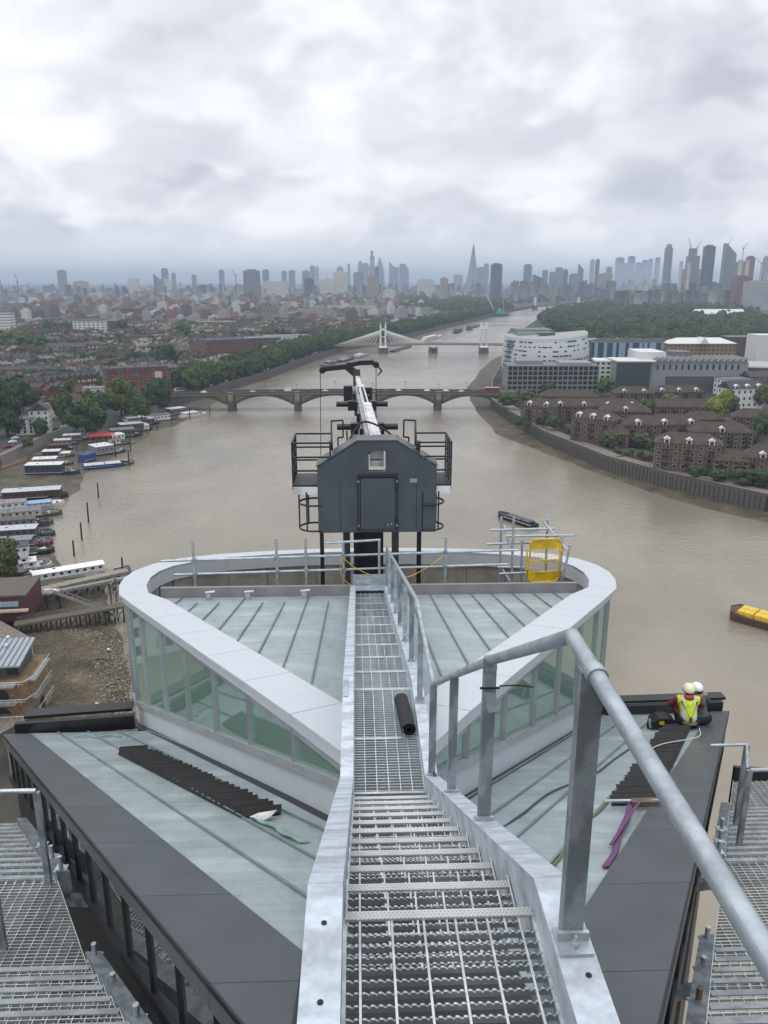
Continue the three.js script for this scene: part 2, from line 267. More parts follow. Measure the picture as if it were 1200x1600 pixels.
// ================================================================ the tower the photographer stands on
const ringU = v => -3.31 - 0.18 * v, roofU = v => -2.40 - 0.436 * v, copU = v => -2.35 - 0.436 * v, zincU = v => -3.0 - 0.224 * v;
const lin = v => -0.61 - 0.619 * (v - 4.18), lout = v => -1.79 - 0.596 * (v - 4.87);
const rin = v => 1.54 + 0.574 * (v - 5.04), rout = v => 2.27 + 0.54 * (v - 4.99);
const tower = thing('residential_tower', 'grey metal-clad tower roof with white-rimmed glass lantern underneath the walkway', 'tower', [0, 0, -10]);
{
  // shaft and sloping shoulders below the roof
  const LV = 13.7, RV = 15.15;
  const plan = [[lout(2.6), -2.6], [rout(2.6), -2.6], [rout(RV), -RV], [5.3, -15.9], [5.3, -18.2], [3.8, -19.9], [0, -20.6], [-3.8, -19.9], [-5.3, -18.2], [-5.25, -15.7], [lout(LV), -LV - 0.2]];
  const inset = plan.map(([x, z]) => [x * 0.985, z]);
  PW('shaft', prism(inset, 0.5, CY - 10.3), M.anthD, tower);
  for (const [fx, v1] of [[lout, LV], [rout, RV]]) {
    const s = Math.sign(fx(9)), o = -s * 0.12;
    PW('facade', plate([V(fx(2.6) + o, copU(2.6) - 0.98, 2.6), V(fx(v1) + o, copU(v1) - 0.98, v1), V(fx(v1) + o, -10.4, v1), V(fx(2.6) + o, -10.4, 2.6)], [-s * 0.2, 0, 0]), M.anthD, tower);
  }
  // roof sheets with standing seams, both shoulders
  const sheet = (fx, v1, s) => {
    const edge = k => v => fx(v) - s * k * 0.58;
    const vn0 = k => { let v = 0; for (let i = 0; i < 400; i++) { v = 2 + i * 0.03; if (edge(k)(v) * s >= 0) break; } return v; };
    for (let k = 0; k < 5; k++) {
      const a = vn0(k), b = vn0(k + 1), pts = [V(edge(k)(a), roofU(a), a), V(edge(k + 1)(b), roofU(b), b), V(edge(k + 1)(v1), roofU(v1), v1), V(edge(k)(v1), roofU(v1), v1)];
      const r = PW('roof_sheet', plate(pts, [0, -0.05, 0]), M.zinc, tower);
      if (k > 0) PW('seam', beam(add(pts[0], [0, 0.014, 0]), add(pts[3], [0, 0.014, 0]), 0.022, 0.034), M.seam, r);
    }
  };
  sheet(lin, 14.1, -1); sheet(rin, 15.3, 1);
  // dark copings on the outer edges, in panels, with the glazed strip and sill below
  const edgeRun = (fi, fo, v0, v1, s) => {
    const rail = PW('coping', plate([V(fi(v0), copU(v0) - 0.06, v0), V(fo(v0) - s * 0.03, copU(v0) - 0.06, v0), V(fo(v1) - s * 0.03, copU(v1) - 0.06, v1), V(fi(v1), copU(v1) - 0.06, v1)], [0, -0.1, 0]), M.anthD, tower);
    let j = 0;
    for (let v = v0; v < v1 - 0.05; v += 1.42, j++) {
      const w = Math.min(v1, v + 1.414);
      PW('coping_panel', [plate([V(fi(v), copU(v), v), V(fo(v), copU(v), v), V(fo(w), copU(w), w), V(fi(w), copU(w), w)], [0, -0.05, 0]),
        plate([V(fo(v), copU(v), v), V(fo(w), copU(w), w), V(fo(w), copU(w) - 0.2, w), V(fo(v), copU(v) - 0.2, v)], [-s * 0.02, 0, 0])], M.anth, rail);
    }
    const fr = PW('window_frame', [beam(V(fo(v0) - s * 0.06, copU(v0) - 0.21, v0), V(fo(v1) - s * 0.06, copU(v1) - 0.21, v1), 0.05, 0.06), beam(V(fo(v0) - s * 0.06, copU(v0) - 0.93, v0), V(fo(v1) - s * 0.06, copU(v1) - 0.93, v1), 0.09, 0.1)], M.anthD, tower);
    for (let v = v0 + 0.1, i = 0; v < v1 - 0.3; v += 0.66, i++) {
      const w = Math.min(v1, v + 0.66);
      PW('mullion', beam(V(fo(v) - s * 0.05, copU(v) - 0.22, v), V(fo(v) - s * 0.05, copU(v) - 0.9, v), 0.05, 0.05), M.anthD, fr);
      PW('pane', plate([V(fo(v) - s * 0.065, copU(v) - 0.23, v + 0.03), V(fo(w) - s * 0.065, copU(w) - 0.23, w - 0.03), V(fo(w) - s * 0.065, copU(w) - 0.9, w - 0.03), V(fo(v) - s * 0.065, copU(v) - 0.9, v + 0.03)], [-s * 0.02, 0, 0]), M.wallglass, fr);
    }
    PW('ledge', beam(V(fo(v0) - s * 0.08, copU(v0) - 1.02, v0), V(fo(v1) - s * 0.08, copU(v1) - 1.02, v1), 0.1, 0.07), M.anthD, tower);
  };
  edgeRun(lin, lout, 2.4, 13.75, -1); edgeRun(rin, rout, 2.4, 15.15, 1);
  // black parapets closing the low ends
  PW('parapet', [beam(V(-7.0, roofU(14.1) + 0.05, 14.15), V(-4.75, roofU(14.1) + 0.05, 14.4), 0.1, 0.3), beam(V(-6.9, roofU(14.1) + 0.22, 14.45), V(-4.85, roofU(14.1) + 0.22, 14.7), 0.3, 0.06)], M.anthD, tower);
  PW('parapet', [beam(V(5.0, roofU(15.2) + 0.05, 15.2), V(7.65, roofU(15.2) + 0.05, 15.3), 0.1, 0.34), beam(V(5.0, roofU(15.2) + 0.24, 15.4), V(7.75, roofU(15.2) + 0.24, 15.5), 0.25, 0.06)], M.anthD, tower);
  // apex piece under the head of the stair, coloured darker as shade under grating
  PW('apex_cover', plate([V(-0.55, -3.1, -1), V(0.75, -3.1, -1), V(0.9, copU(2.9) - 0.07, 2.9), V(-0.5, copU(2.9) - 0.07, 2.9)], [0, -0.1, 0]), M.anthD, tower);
  PW('stair_shade_strip', plate([V(-0.62, roofU(3.1) + 0.06, 3.1), V(0.72, roofU(3.1) + 0.06, 3.1), V(0.62, roofU(6.9) + 0.06, 6.9), V(-0.62, roofU(6.9) + 0.06, 6.9)], [0, -0.04, 0]), M.anthD, tower);  // dark strip laid over the zinc, its colour standing for the stair's shade

  // the glass lantern
  const O = [[0, 6.35], [1.04, 8.2], [1.75, 9.42], [2.45, 10.6], [3.15, 11.8], [3.85, 13.0], [4.5, 14.1], [5.0, 15.0], [5.27, 15.9], [5.42, 16.8], [5.42, 17.7], [5.22, 18.6], [4.75, 19.35], [3.9, 19.95], [2.8, 20.35], [1.45, 20.65], [0, 20.75]];
  const I = O.map(([x, v], i) => i === 0 ? [0, 7.55] : i < 7 ? [x - 0.58, v + 0.35] : null);
  [[4.45, 15.1], [4.7, 15.9], [4.84, 16.8], [4.84, 17.55], [4.68, 18.25], [4.28, 18.85], [3.55, 19.4], [2.6, 19.75], [1.35, 20.05], [0, 20.15]].forEach((q, i) => { I[7 + i] = q; });
  const core = PW('lantern', (() => {           // fascia rims below the coping
    const g = [];
    for (const s of [-1, 1]) for (let k = 0; k < 16; k++) {
      const [a, b] = [O[k], O[k + 1]], [c, d] = [I[k], I[k + 1]];
      g.push(plate([V(s * a[0] * 0.99, ringU(a[1]) - 0.04, a[1]), V(s * b[0] * 0.99, ringU(b[1]) - 0.04, b[1]), V(s * b[0] * 0.99, ringU(b[1]) - 0.17, b[1]), V(s * a[0] * 0.99, ringU(a[1]) - 0.17, a[1])], [-s * 0.05, 0, k > 10 ? 0.05 : -0.02]));
      if (k >= 8) g.push(plate([V(s * c[0], ringU(c[1]) - 0.03, c[1]), V(s * d[0], ringU(d[1]) - 0.03, d[1]), V(s * d[0], ringU(d[1]) - 0.36, d[1]), V(s * c[0], ringU(c[1]) - 0.36, c[1])], [s * 0.04, 0, k > 10 ? -0.03 : 0]));
    }
    return g;
  })(), M.ring, tower);
  const gapIn = (a, b, g) => [lerp(a, b, g), lerp(b, a, g)];
  for (const s of [-1, 1]) for (let k = 0; k < 16; k++) {
    const g = 0.004, up = p => V(s * p[0], ringU(p[1]), p[1]);
    const [oa, ob] = gapIn(up(O[k]), up(O[k + 1]), g), [ia, ib] = gapIn(up(I[k]), up(I[k + 1]), g);
    PW('coping_panel', plate([oa, ob, ib, ia], [0, -0.05, 0]), M.ring, core);
    // glazing below: pane, mullion, rails, plinth panel
    const q = 0.972, A = [s * O[k][0] * q, O[k][1] + (k < 8 ? 0.1 : -0.08)], Bq = [s * O[k + 1][0] * q, O[k + 1][1] + (k + 1 < 8 ? 0.1 : -0.08)];
    const low = v => v < 15.6 ? roofU(v) + 0.5 : -8.7;
    const t = p => V(p[0], ringU(p[1]) - 0.17, p[1]), b = p => V(p[0], low(p[1]), p[1]), inw = [-s * 0.02, 0, k > 10 ? 0.015 : 0];
    PW('pane', plate([t(A), t(Bq), b(Bq), b(A)], inw), M.lantern, core);
    PW('mullion', beam(t(Bq), b(Bq), 0.075, 0.07), M.frame, core);
    PW('rail', beam(add(t(A), [0, -0.05, 0]), add(t(Bq), [0, -0.05, 0]), 0.065, 0.1), M.frame, core);
    PW('sill', beam(b(A), b(Bq), 0.11, 0.1), M.frame, core);
    if (k < 8) {
      const pl = p => V(p[0] * 1.005, roofU(p[1]) - 0.02, p[1]);
      PW('plinth_panel', plate([add(b(A), [0, -0.05, 0]), add(b(Bq), [0, -0.05, 0]), pl(Bq), pl(A)], inw), M.ring, core);
      PW('flashing', plate([add(pl(A), [s * 0.12, 0.03, 0.05]), add(pl(Bq), [s * 0.12, 0.03, 0.05]), add(pl(Bq), [0, 0.05, 0]), add(pl(A), [0, 0.05, 0])], [0, -0.03, 0]), M.anthD, core);
    } else PW('plinth_panel', plate([b(A), b(Bq), V(Bq[0], -10.5, Bq[1]), V(A[0], -10.5, A[1])], inw), M.anthD, core);
  }
  // zinc roof inside the rim, seams along the fall
  const ex = v => { for (let i = 1; i < 12; i++) if (I[i][1] >= v) { const a = I[i - 1], b = I[i]; return a[0] + (b[0] - a[0]) * (v - a[1]) / (b[1] - a[1]); } return 4.85; };
  const vAt = x => { for (let v = 7.56; v < 16.4; v += 0.02) if (ex(v) >= x) return v; return 16.4; };
  for (const s of [-1, 1]) for (let x = 0, k = 0; x < 4.7; k++) {
    const x2 = Math.min(4.78, x + (k ? 0.455 : 0.42)), va = vAt(x), vb = vAt(x2), e = 16.42;
    const r = PW('roof_sheet', plate([V(s * x, zincU(va), va), V(s * x2, zincU(vb), vb), V(s * x2, zincU(e), e), V(s * x, zincU(e), e)], [0, -0.05, 0]), M.zinc, tower);
    if (k > 1 && va < 16) { const st = s < 0 && (k % 3) ? 15.6 : 16.38; PW('seam', beam(V(s * x, zincU(va) + 0.015, va), V(s * x, zincU(st) + 0.015, st), 0.022, 0.035), M.seam, r); }
    x = x2;
  }
  PW('upstand', [beam(V(-4.55, zincU(16.4) + 0.1, 16.47), V(-0.42, zincU(16.4) + 0.1, 16.47), 0.08, 0.24), beam(V(0.42, zincU(16.4) + 0.1, 16.47), V(4.6, zincU(16.4) + 0.1, 16.47), 0.08, 0.24)], M.taupe, tower);
  // the well behind: inner wall in panels, floor
  PW('well_floor', prism([[-4.9, -16.5], [-4.9, -17.6], [-4.2, -19], [-2.6, -19.8], [0, -20.1], [2.6, -19.8], [4.2, -19], [4.9, -17.6], [4.9, -16.5]], CY - 8.3, CY - 8.1), M.concrete, tower);
  for (const s of [-1, 1]) for (let k = 8; k < 16; k++) {
    const f = 1.012, c = I[k], d = I[k + 1], g = (a, b2) => gapIn(V(s * a[0] * f, ringU(a[1]) - 0.3, a[1] * 1.003), V(s * b2[0] * f, ringU(b2[1]) - 0.3, b2[1] * 1.003), 0.012);
    const [p, q] = g(c, d);
    PW('wall_panel', plate([p, q, [q[0], CY - 8.1, q[2]], [p[0], CY - 8.1, p[2]]], [s * 0.05, 0, k > 10 ? -0.05 : 0]), M.beige, tower);
    PW('wall_joint', beam([q[0], q[1], q[2] - 0.03], [q[0], CY - 8.1, q[2] - 0.03], 0.07, 0.06), M.stone, tower);
  }
  for (const [x, v] of [[-3.45, 16.1], [-2.62, 16.1], [-1.42, 16.15]]) {        // small anchor brackets on the zinc
    const bk = PW('roof_anchor', B(0.1, 0.16, 0.1, x, CY + zincU(v) + 0.08, -v), M.galv, tower);
    PW('cap', B(0.2, 0.02, 0.07, x + 0.03, CY + zincU(v) + 0.18, -v, 0.3), M.boom, bk);
  }
}

// ================================================================ the maintenance walkway with its two flights
const sg = (teeth => { // serrated bearing bar, 0.6 m long
  const s = new THREE.Shape(); s.moveTo(-0.3, -0.018); s.lineTo(0.3, -0.018); s.lineTo(0.3, 0);
  for (let i = teeth; i > 0; i--) { const x = -0.3 + 0.6 * i / teeth; s.lineTo(x - 0.2 * 0.6 / teeth, 0.0045); s.lineTo(x - 0.55 * 0.6 / teeth, 0.0045); s.lineTo(x - 0.75 * 0.6 / teeth, -0.0035); }
  s.lineTo(-0.3, -0.0035);
  const g = new THREE.ExtrudeGeometry(s, { depth: 0.0065, bevelEnabled: false }); g.translate(0, 0, -0.0025); return fin(g);
})(26);
const wk = thing('maintenance_walkway', 'galvanised steel stair and grating walkway running down to the roof crane', 'walkway', V(0, -4.15, 6));
const O6 = [0, CY - 4.15, -6];
const loc = p => sub(p, O6);
{
  // top landing: each bar of the grating
  const land = PW('landing', [B(0.012, 0.03, 1.75, -0.297, CY - 1.95, -1.2), B(0.012, 0.03, 1.75, 0.297, CY - 1.95, -1.2)], M.grate, wk);
  for (let i = 0; i < 40; i++) put(sg, M.grate, 'bearing_bar', land, loc(V(0, -1.938, 0.38 + i * 0.0415)));
  const cb = fin(new THREE.BoxGeometry(0.007, 0.012, 1.7));
  for (let i = 0; i < 6; i++) put(cb, M.grate, 'cross_bar', land, loc(V(-0.25 + i * 0.1, -1.938, 1.22)));
  const noseG = join([B(0.59, 0.008, 0.034), B(0.59, 0.03, 0.005, 0, -0.015, -0.018), ...Array.from({ length: 46 }, (_, i) => [0, 1, 2].map(j => B(0.005, 0.003, 0.008, -0.286 + i * 0.0127 + (j % 2) * 0.006, 0.005, -0.011 + j * 0.011)))]);
  const noseL = join([B(0.59, 0.008, 0.034), B(0.59, 0.03, 0.005, 0, -0.015, -0.018)]);
  put(noseG, M.nosing, 'nosing', land, loc(V(0, -1.930, 2.07)));
  // first flight
  const treadG = n => join([...Array.from({ length: n }, (_, i) => { const g = sg.clone(); g.translate(0, 0, 0.02 - i * 0.0415); return g; }), ...Array.from({ length: 6 }, (_, i) => B(0.007, 0.012, n * 0.0415, -0.25 + i * 0.1, 0, 0.02 - (n - 1) * 0.0415 / 2)), B(0.006, 0.05, n * 0.0415 + 0.06, -0.296, -0.01, -n * 0.02), B(0.006, 0.05, n * 0.0415 + 0.06, 0.296, -0.01, -n * 0.02)]);
  const tg = treadG(8);
  for (let i = 1; i <= 10; i++) {
    const t = put(tg, M.grate, 'tread', wk, loc(V(0, -1.935 - 0.2 * i, 2.10 + 0.335 * (i - 1))));
    put(i < 5 ? noseG : noseL, M.nosing, 'nosing', t, [0, 0.008, -0.315]);
  }
  // middle landing: two panels
  const bars = (v0, v1, u0, u1, step) => { const g = []; for (let v = v0; v < v1; v += step) { const u = u0 + (u1 - u0) * (v - v0) / (v1 - v0); g.push(B(0.59, 0.02, 0.0055, 0, CY + u - 0.01, -v)); } for (let i = 0; i < 7; i++) g.push(beam(V(-0.3 + i * 0.1, u0, v0), V(-0.3 + i * 0.1, u1, v1), 0.008, 0.012)); g.push(beam(V(-0.3, u0 + 0.003, v0), V(0.3, u0 + 0.003, v0), 0.03, 0.012)); return g; };
  for (const [a, b] of [[5.80, 6.62], [6.63, 7.58]]) PW('landing', bars(a, b, -4.15, -4.15, 0.0415), M.grate, wk);
  // lower flight with deep treads
  for (let i = 1; i <= 10; i++) {
    const v = 7.6 + 0.82 * (i - 1), u = -4.15 - 0.222 * i;
    const t = PW('tread', bars(v, v + 0.82, u, u, 0.0415), M.grate, wk);
    PW('nosing', [B(0.6, 0.01, 0.05, 0, CY + u + 0.212 + 0.01, -v + 0.02)], M.galv, t);
  }
  // stringers
  const line = [[0.25, -1.82], [2.09, -1.82], [5.85, -4.02], [7.62, -4.02], [15.95, -6.26]];
  for (const s of [-1, 1]) {
    const g = [];
    for (let i = 0; i < 4; i++) {
      const [a, b] = [line[i], line[i + 1]], x0 = s * 0.302, x1 = s * 0.412;
      g.push(plate([V(x0, a[1], a[0]), V(x1, a[1], a[0]), V(x1, b[1], b[0]), V(x0, b[1], b[0])], [0, -0.012, 0]));
      g.push(plate([V(x0 + s * 0.002, a[1] - 0.0125, a[0]), V(x0 + s * 0.002, b[1] - 0.0125, b[0]), V(x0 + s * 0.002, b[1] - 0.3, b[0]), V(x0 + s * 0.002, a[1] - 0.3, a[0])], [s * 0.01, 0, 0]));
      g.push(plate([V(x1 - s * 0.002, a[1] - 0.0125, a[0]), V(x1 - s * 0.002, b[1] - 0.0125, b[0]), V(x1 - s * 0.002, b[1] - 0.05, b[0]), V(x1 - s * 0.002, a[1] - 0.05, a[0])], [-s * 0.01, 0, 0]));
    }
    PW('stringer', g, M.stringer, wk);
  }
  for (const v of [1.93, 1.66]) PW('bolt_hole', rod(V(-0.355, -1.825, v), V(-0.355, -1.817, v), 0.0085, 12, 0.0085, true), M.blk, wk);
  PW('bolt_hole', rod(V(0.372, -1.825, 1.72), V(0.372, -1.817, 1.72), 0.0085, 12, 0.0085, true), M.blk, wk);
  PW('joint_plate', plate([V(-0.36, -4.005, 7.2), V(-0.4, -4.005, 7.2), V(-0.4, -4.005, 7.6), V(-0.36, -4.005, 7.6)], [0, -0.01, 0]), M.galv, wk);
  // end box at the foot
  PW('end_plate', [B(0.72, 0.3, 0.02, 0, CY - 6.3, -16.32), B(0.78, 0.02, 0.3, -0.0, CY - 6.4, -16.15)], M.galv, wk);
  // posts with foot plates
  const X = 0.357;
  const post = (v, foot, top, w, d, mt) => {
    const p = PW('post', B(w, top - foot, d, X, CY + (top + foot) / 2, -v), mt, wk);
    PW('foot_plate', [B(0.095, 0.012, 0.1, X, CY + foot + 0.006, -v + 0.03), B(0.09, 0.04, 0.012, X, CY + foot + 0.02, -v + d / 2 + 0.007)], M.galv, p);
    PW('bolt', [rod(V(X, foot + 0.012, v - 0.055), V(X, foot + 0.03, v - 0.055), 0.011, 6, 0.011, true), rod(V(X, foot + 0.03, v - 0.055), V(X, foot + 0.05, v - 0.055), 0.005, 8, 0.005, true)], M.galv, p);
    return p;
  };
  const fl = v => v < 2.09 ? -1.82 : v < 5.85 ? -1.82 - 2.2 * (v - 2.09) / 3.76 : v < 7.62 ? -4.02 : -4.02 - 2.24 * (v - 7.62) / 8.33;
  const hr = v => fl(v) + 0.86;
  for (const [v, w, mt] of [[1.86, 0.06, M.galvD], [3.32, 0.058, M.galvD], [4.55, 0.052, M.galvD], [5.82, 0.056, M.galvD]]) post(v, fl(v), hr(v) - 0.01, w, 0.012 + 0.03, mt);
  for (let i = 0; i < 8; i++) { const v = 7.12 + i * 1.22; post(v, fl(v), hr(v) - 0.01, 0.055, 0.014, i % 2 ? M.galvD : M.galv); }
  // handrail tube
  const hp = [[0.15, -0.965], [2.05, -0.965], [3.32, hr(3.32) + 0.0], [5.82, hr(5.82)], [7.6, hr(7.6)], [15.9, hr(15.9)]].map(([v, u]) => V(X, u, v));
  const tube = []; for (let i = 0; i < hp.length - 1; i++) { tube.push(rod(hp[i], hp[i + 1], 0.0225, 16)); tube.push((() => { const g = new THREE.SphereGeometry(0.0227, 14, 10); g.translate(...hp[i + 1]); return g; })()); }
  const hd = PW('handrail', tube, M.galv, wk);
  PW('collar', rod(V(X, -0.965, 1.84), V(X, -0.965, 1.80), 0.028, 16, 0.028, true), M.galv, hd);
  PW('collar', rod(V(X, hr(3.32) - 0.04, 3.32), V(X, hr(3.32) + 0.015, 3.32), 0.034, 14, 0.03, true), M.galvD, hd);
  PW('tie', [rod(V(X - 0.045, hr(3.32) - 0.13, 3.30), V(X + 0.045, hr(3.32) - 0.13, 3.30), 0.006), pipe([V(X + 0.045, hr(3.32) - 0.12, 3.3), V(X + 0.14, hr(3.32) - 0.13, 3.32), V(X + 0.21, hr(3.32) - 0.15, 3.34)], 0.004, 6)], M.blk, wk);
  PW('paper_tag', plate([V(X - 0.03, hr(3.32) - 0.14, 3.27), V(X + 0.025, hr(3.32) - 0.14, 3.27), V(X + 0.03, hr(3.32) - 0.23, 3.26), V(X - 0.01, hr(3.32) - 0.235, 3.26)], [0, 0, -0.002]), M.galv, wk);
}
// unseen wall, roof and door, added behind the camera to shade the grating bars
{
  const t = thing('plant_room', 'added dark wall behind the head of the stair, blocking sky light', 'light blocker', V(0.1, -3.2, -2.2));
  PW('wall', B(7, 6.4, 0.3, 0.1, CY + 0.0, 2.3), M.anth, t); PW('roof', B(7.4, 0.2, 3, 0.1, CY + 3.3, 3.6), M.anth, t); PW('door', B(0.95, 2.1, 0.06, 0.1, CY - 0.9, 2.12), M.dgrey, t);
}
// black roll left on the middle landing
{
  const r = thing('rubber_mat_roll', 'black rolled rubber mat lying on the grating landing', 'mat roll', V(0.2, -4.14, 6.9));
  const sp2 = []; for (let i = 0; i <= 70; i++) { const a = i / 70 * 5.2 * Math.PI, q = 0.026 + 0.05 * i / 70; sp2.push([Math.cos(a) * q, Math.sin(a) * q]); }
  const g = []; for (let i = 0; i < 70; i++) { const [a, b] = [sp2[i], sp2[i + 1]]; g.push(plate([[a[0], a[1] + 0.085, 0.28], [b[0], b[1] + 0.085, 0.28], [b[0], b[1] + 0.085, -0.3], [a[0], a[1] + 0.085, -0.3]], mul(nrm([(a[0] + b[0]) / 2, (a[1] + b[1]) / 2, 0]), -0.006))); }
  P('mat', g, M.rubber, r); r.rotation.y = 0.07;
}

// ================================================================ lower side walkways beyond the outer copings
function sideWalk(s, label) {
  const fo = s < 0 ? lout : rout, o = V(fo(6.9) + s * 0.9, -6.3, 6.9), t = thing('side_walkway', label, 'walkway', o);
  const gx = v => fo(v) + s * 0.27, wd = 1.5;
  const sx = (v, k) => gx(v) + s * k;
  const panel = (name, v0, v1, u, bar = 0.0415) => {
    const g = [];
    for (let v = v0; v < v1; v += bar) g.push(beam(V(sx(v, 0), u - 0.012, v), V(sx(v, wd), u - 0.012, v), 0.005, 0.026));
    for (let x = Math.floor(Math.min(sx(v0, 0), sx(v1, wd), sx(v0, wd)) * 10) / 10; x < Math.max(sx(v0, 0), sx(v1, wd), sx(v1, 0), sx(v0, wd)); x += 0.1) {
      // clip to the skewed panel
      let a = null, b = null; for (let v = v0; v <= v1 + 1e-6; v += (v1 - v0) / 12) { const q = s * (x - gx(v)); if (q >= 0 && q <= wd) { if (a === null) a = v; b = v; } }
      if (a !== null && b > a) g.push(beam(V(x, u - 0.004, a), V(x, u - 0.004, b), 0.006, 0.012));
    }
    g.push(beam(V(sx(v0, 0), u - 0.005, v0), V(sx(v1, 0), u - 0.005, v1), 0.006, 0.03));
    return PW(name, g, M.grate, t);
  };
  panel('landing', 6.1, 7.38, -6.3);
  const nose = (tr, v, u) => PW('nosing', [beam(V(sx(v, 0), u + 0.006, v - 0.02), V(sx(v, wd), u + 0.006, v - 0.02), 0.05, 0.012)], M.nosingD, tr);
  for (let i = 1; i <= 9; i++) { const v = 6.1 - 0.26 * i, u = -6.3 + 0.155 * i; nose(panel('tread', v - 0.02, v + 0.24, u, 0.06), v + 0.23, u); }
  for (let i = 1; i <= 12; i++) { const v = 7.38 + 0.29 * (i - 1), u = -6.3 - 0.155 * i; nose(panel('tread', v, v + 0.27, u, 0.07), v + 0.26, u); }
  // stringer with short spigots waiting for posts
  const su = v => -6.3 + (6.1 - Math.min(v, 6.1)) * 0.6 - (Math.max(v, 7.38) - 7.38) * 0.535;
  const str = (v0, v1) => PW('stringer', plate([V(gx(v0) - s * 0.16, su(v0) + 0.1, v0), V(gx(v0) - s * 0.01, su(v0) + 0.1, v0), V(gx(v1) - s * 0.01, su(v1) + 0.1, v1), V(gx(v1) - s * 0.16, su(v1) + 0.1, v1)], [0, -0.3, 0]), M.galvD, t);
  str(3.6, 6.3); str(7.45, 10.8);
  for (const v of [6.22, 5.55, 4.85, 4.2, 7.55, 8.1, 8.8]) {
    const p = PW('spigot', rod(V(gx(v) - s * 0.085, su(v) + 0.1, v), V(gx(v) - s * 0.085, su(v) + 0.27, v), 0.024, 12, 0.024, true), s > 0 && v < 5 ? M.wood : M.galv, t);
    PW('plate', B(0.13, 0.012, 0.12, gx(v) - s * 0.085, CY + su(v) + 0.106, -v), M.galv, p);
  }
  // rail frame at the landing corner
  const px = gx(7.36), ps = (v, k, u0, u1) => PW('post', beam(V(sx(v, k), u0, v), V(sx(v, k), u1, v), 0.06, 0.05), M.galvD, t);
  if (s < 0) {
    ps(7.34, 0.1, -6.3, -5.15); ps(6.46, 0.74, -6.3, -5.2);
    PW('rail', rod(V(sx(7.34, 0.1), -5.13, 7.34), V(sx(7.34, 1.5), -5.13, 7.34), 0.026, 12), M.galv, t);
  } else {
    ps(8.3, 0.16, -7.0, -5.72); ps(9.2, 0.1, -7.2, -5.95);
    PW('rail', [rod(V(sx(8.3, 0.16), -5.72, 8.3), V(sx(8.3, 1.3), -5.72, 8.3), 0.026, 12), rod(V(sx(8.3, 0.16), -5.74, 8.35), V(sx(9.2, 0.1), -5.95, 9.2), 0.02, 10), rod(V(sx(9.2, 0.1), -5.95, 9.2), V(sx(9.2, -0.4), -5.95, 9.2), 0.02, 10)], M.galv, t);
    panel('landing', 10.9, 11.6, -8.2);
  }
  for (const v of [4.6, 6.0, 7.6, 9.2]) PW('bracket', beam(V(gx(v) + s * 1.4, su(v) - 0.18, v), V(fo(v) - s * 0.1, su(v) - 0.35, v), 0.08, 0.12), M.galvD, t);
  return t;
}
sideWalk(-1, 'grating walkway and stair left of the dark glazed edge');
sideWalk(1, 'grating walkway and stair right of the dark glazed edge');
// dark curved parapet of the next terrace beyond the right-hand walkway
single('terrace_parapet', [pipe([V(7.4, -9.1, 13.2), V(8.4, -9.2, 13.2), V(10, -9.3, 12.7), V(12, -9.4, 11.6)], 0.04, 6), ...[0, 1, 2, 3, 4].map(i => plate([V(7.0 + i, -9.05, 13.3 - i * i * 0.09), V(8.0 + i, -9.1, 13.3 - (i + 1) * (i + 1) * 0.09), V(8.0 + i, -10.5, 13.3 - (i + 1) * (i + 1) * 0.09), V(7.0 + i, -10.5, 13.3 - i * i * 0.09)], [0, 0, 0.08]))], M.anthD, 'dark curved parapet behind the right-hand walkway rail', 'parapet', V(7.5, -10.5, 13.2));
{
  const d = thing('timber_trestle', 'weathered timber trestle and boards at the left edge beside the glazing', 'trestle', V(-6.3, -8.3, 9.6));
  for (const [p, q] of [[[-0.2, 1.15, 0.2], [0.35, -0.1, 0.5]], [[-0.1, 1.2, 0.1], [-0.45, -0.1, 0.45]], [[-0.1, 1.15, -0.3], [0.4, -0.1, -0.3]]]) P('leg', beam(p, q, 0.06, 0.1), M.wood, d);
  P('board', B(0.9, 0.05, 0.7, 0, 0.02, 0.2, 0.3), M.wood, d); P('board', B(1.0, 0.12, 0.25, 0.05, -0.06, 0.6, 0.25), M.oldwood, d);
}
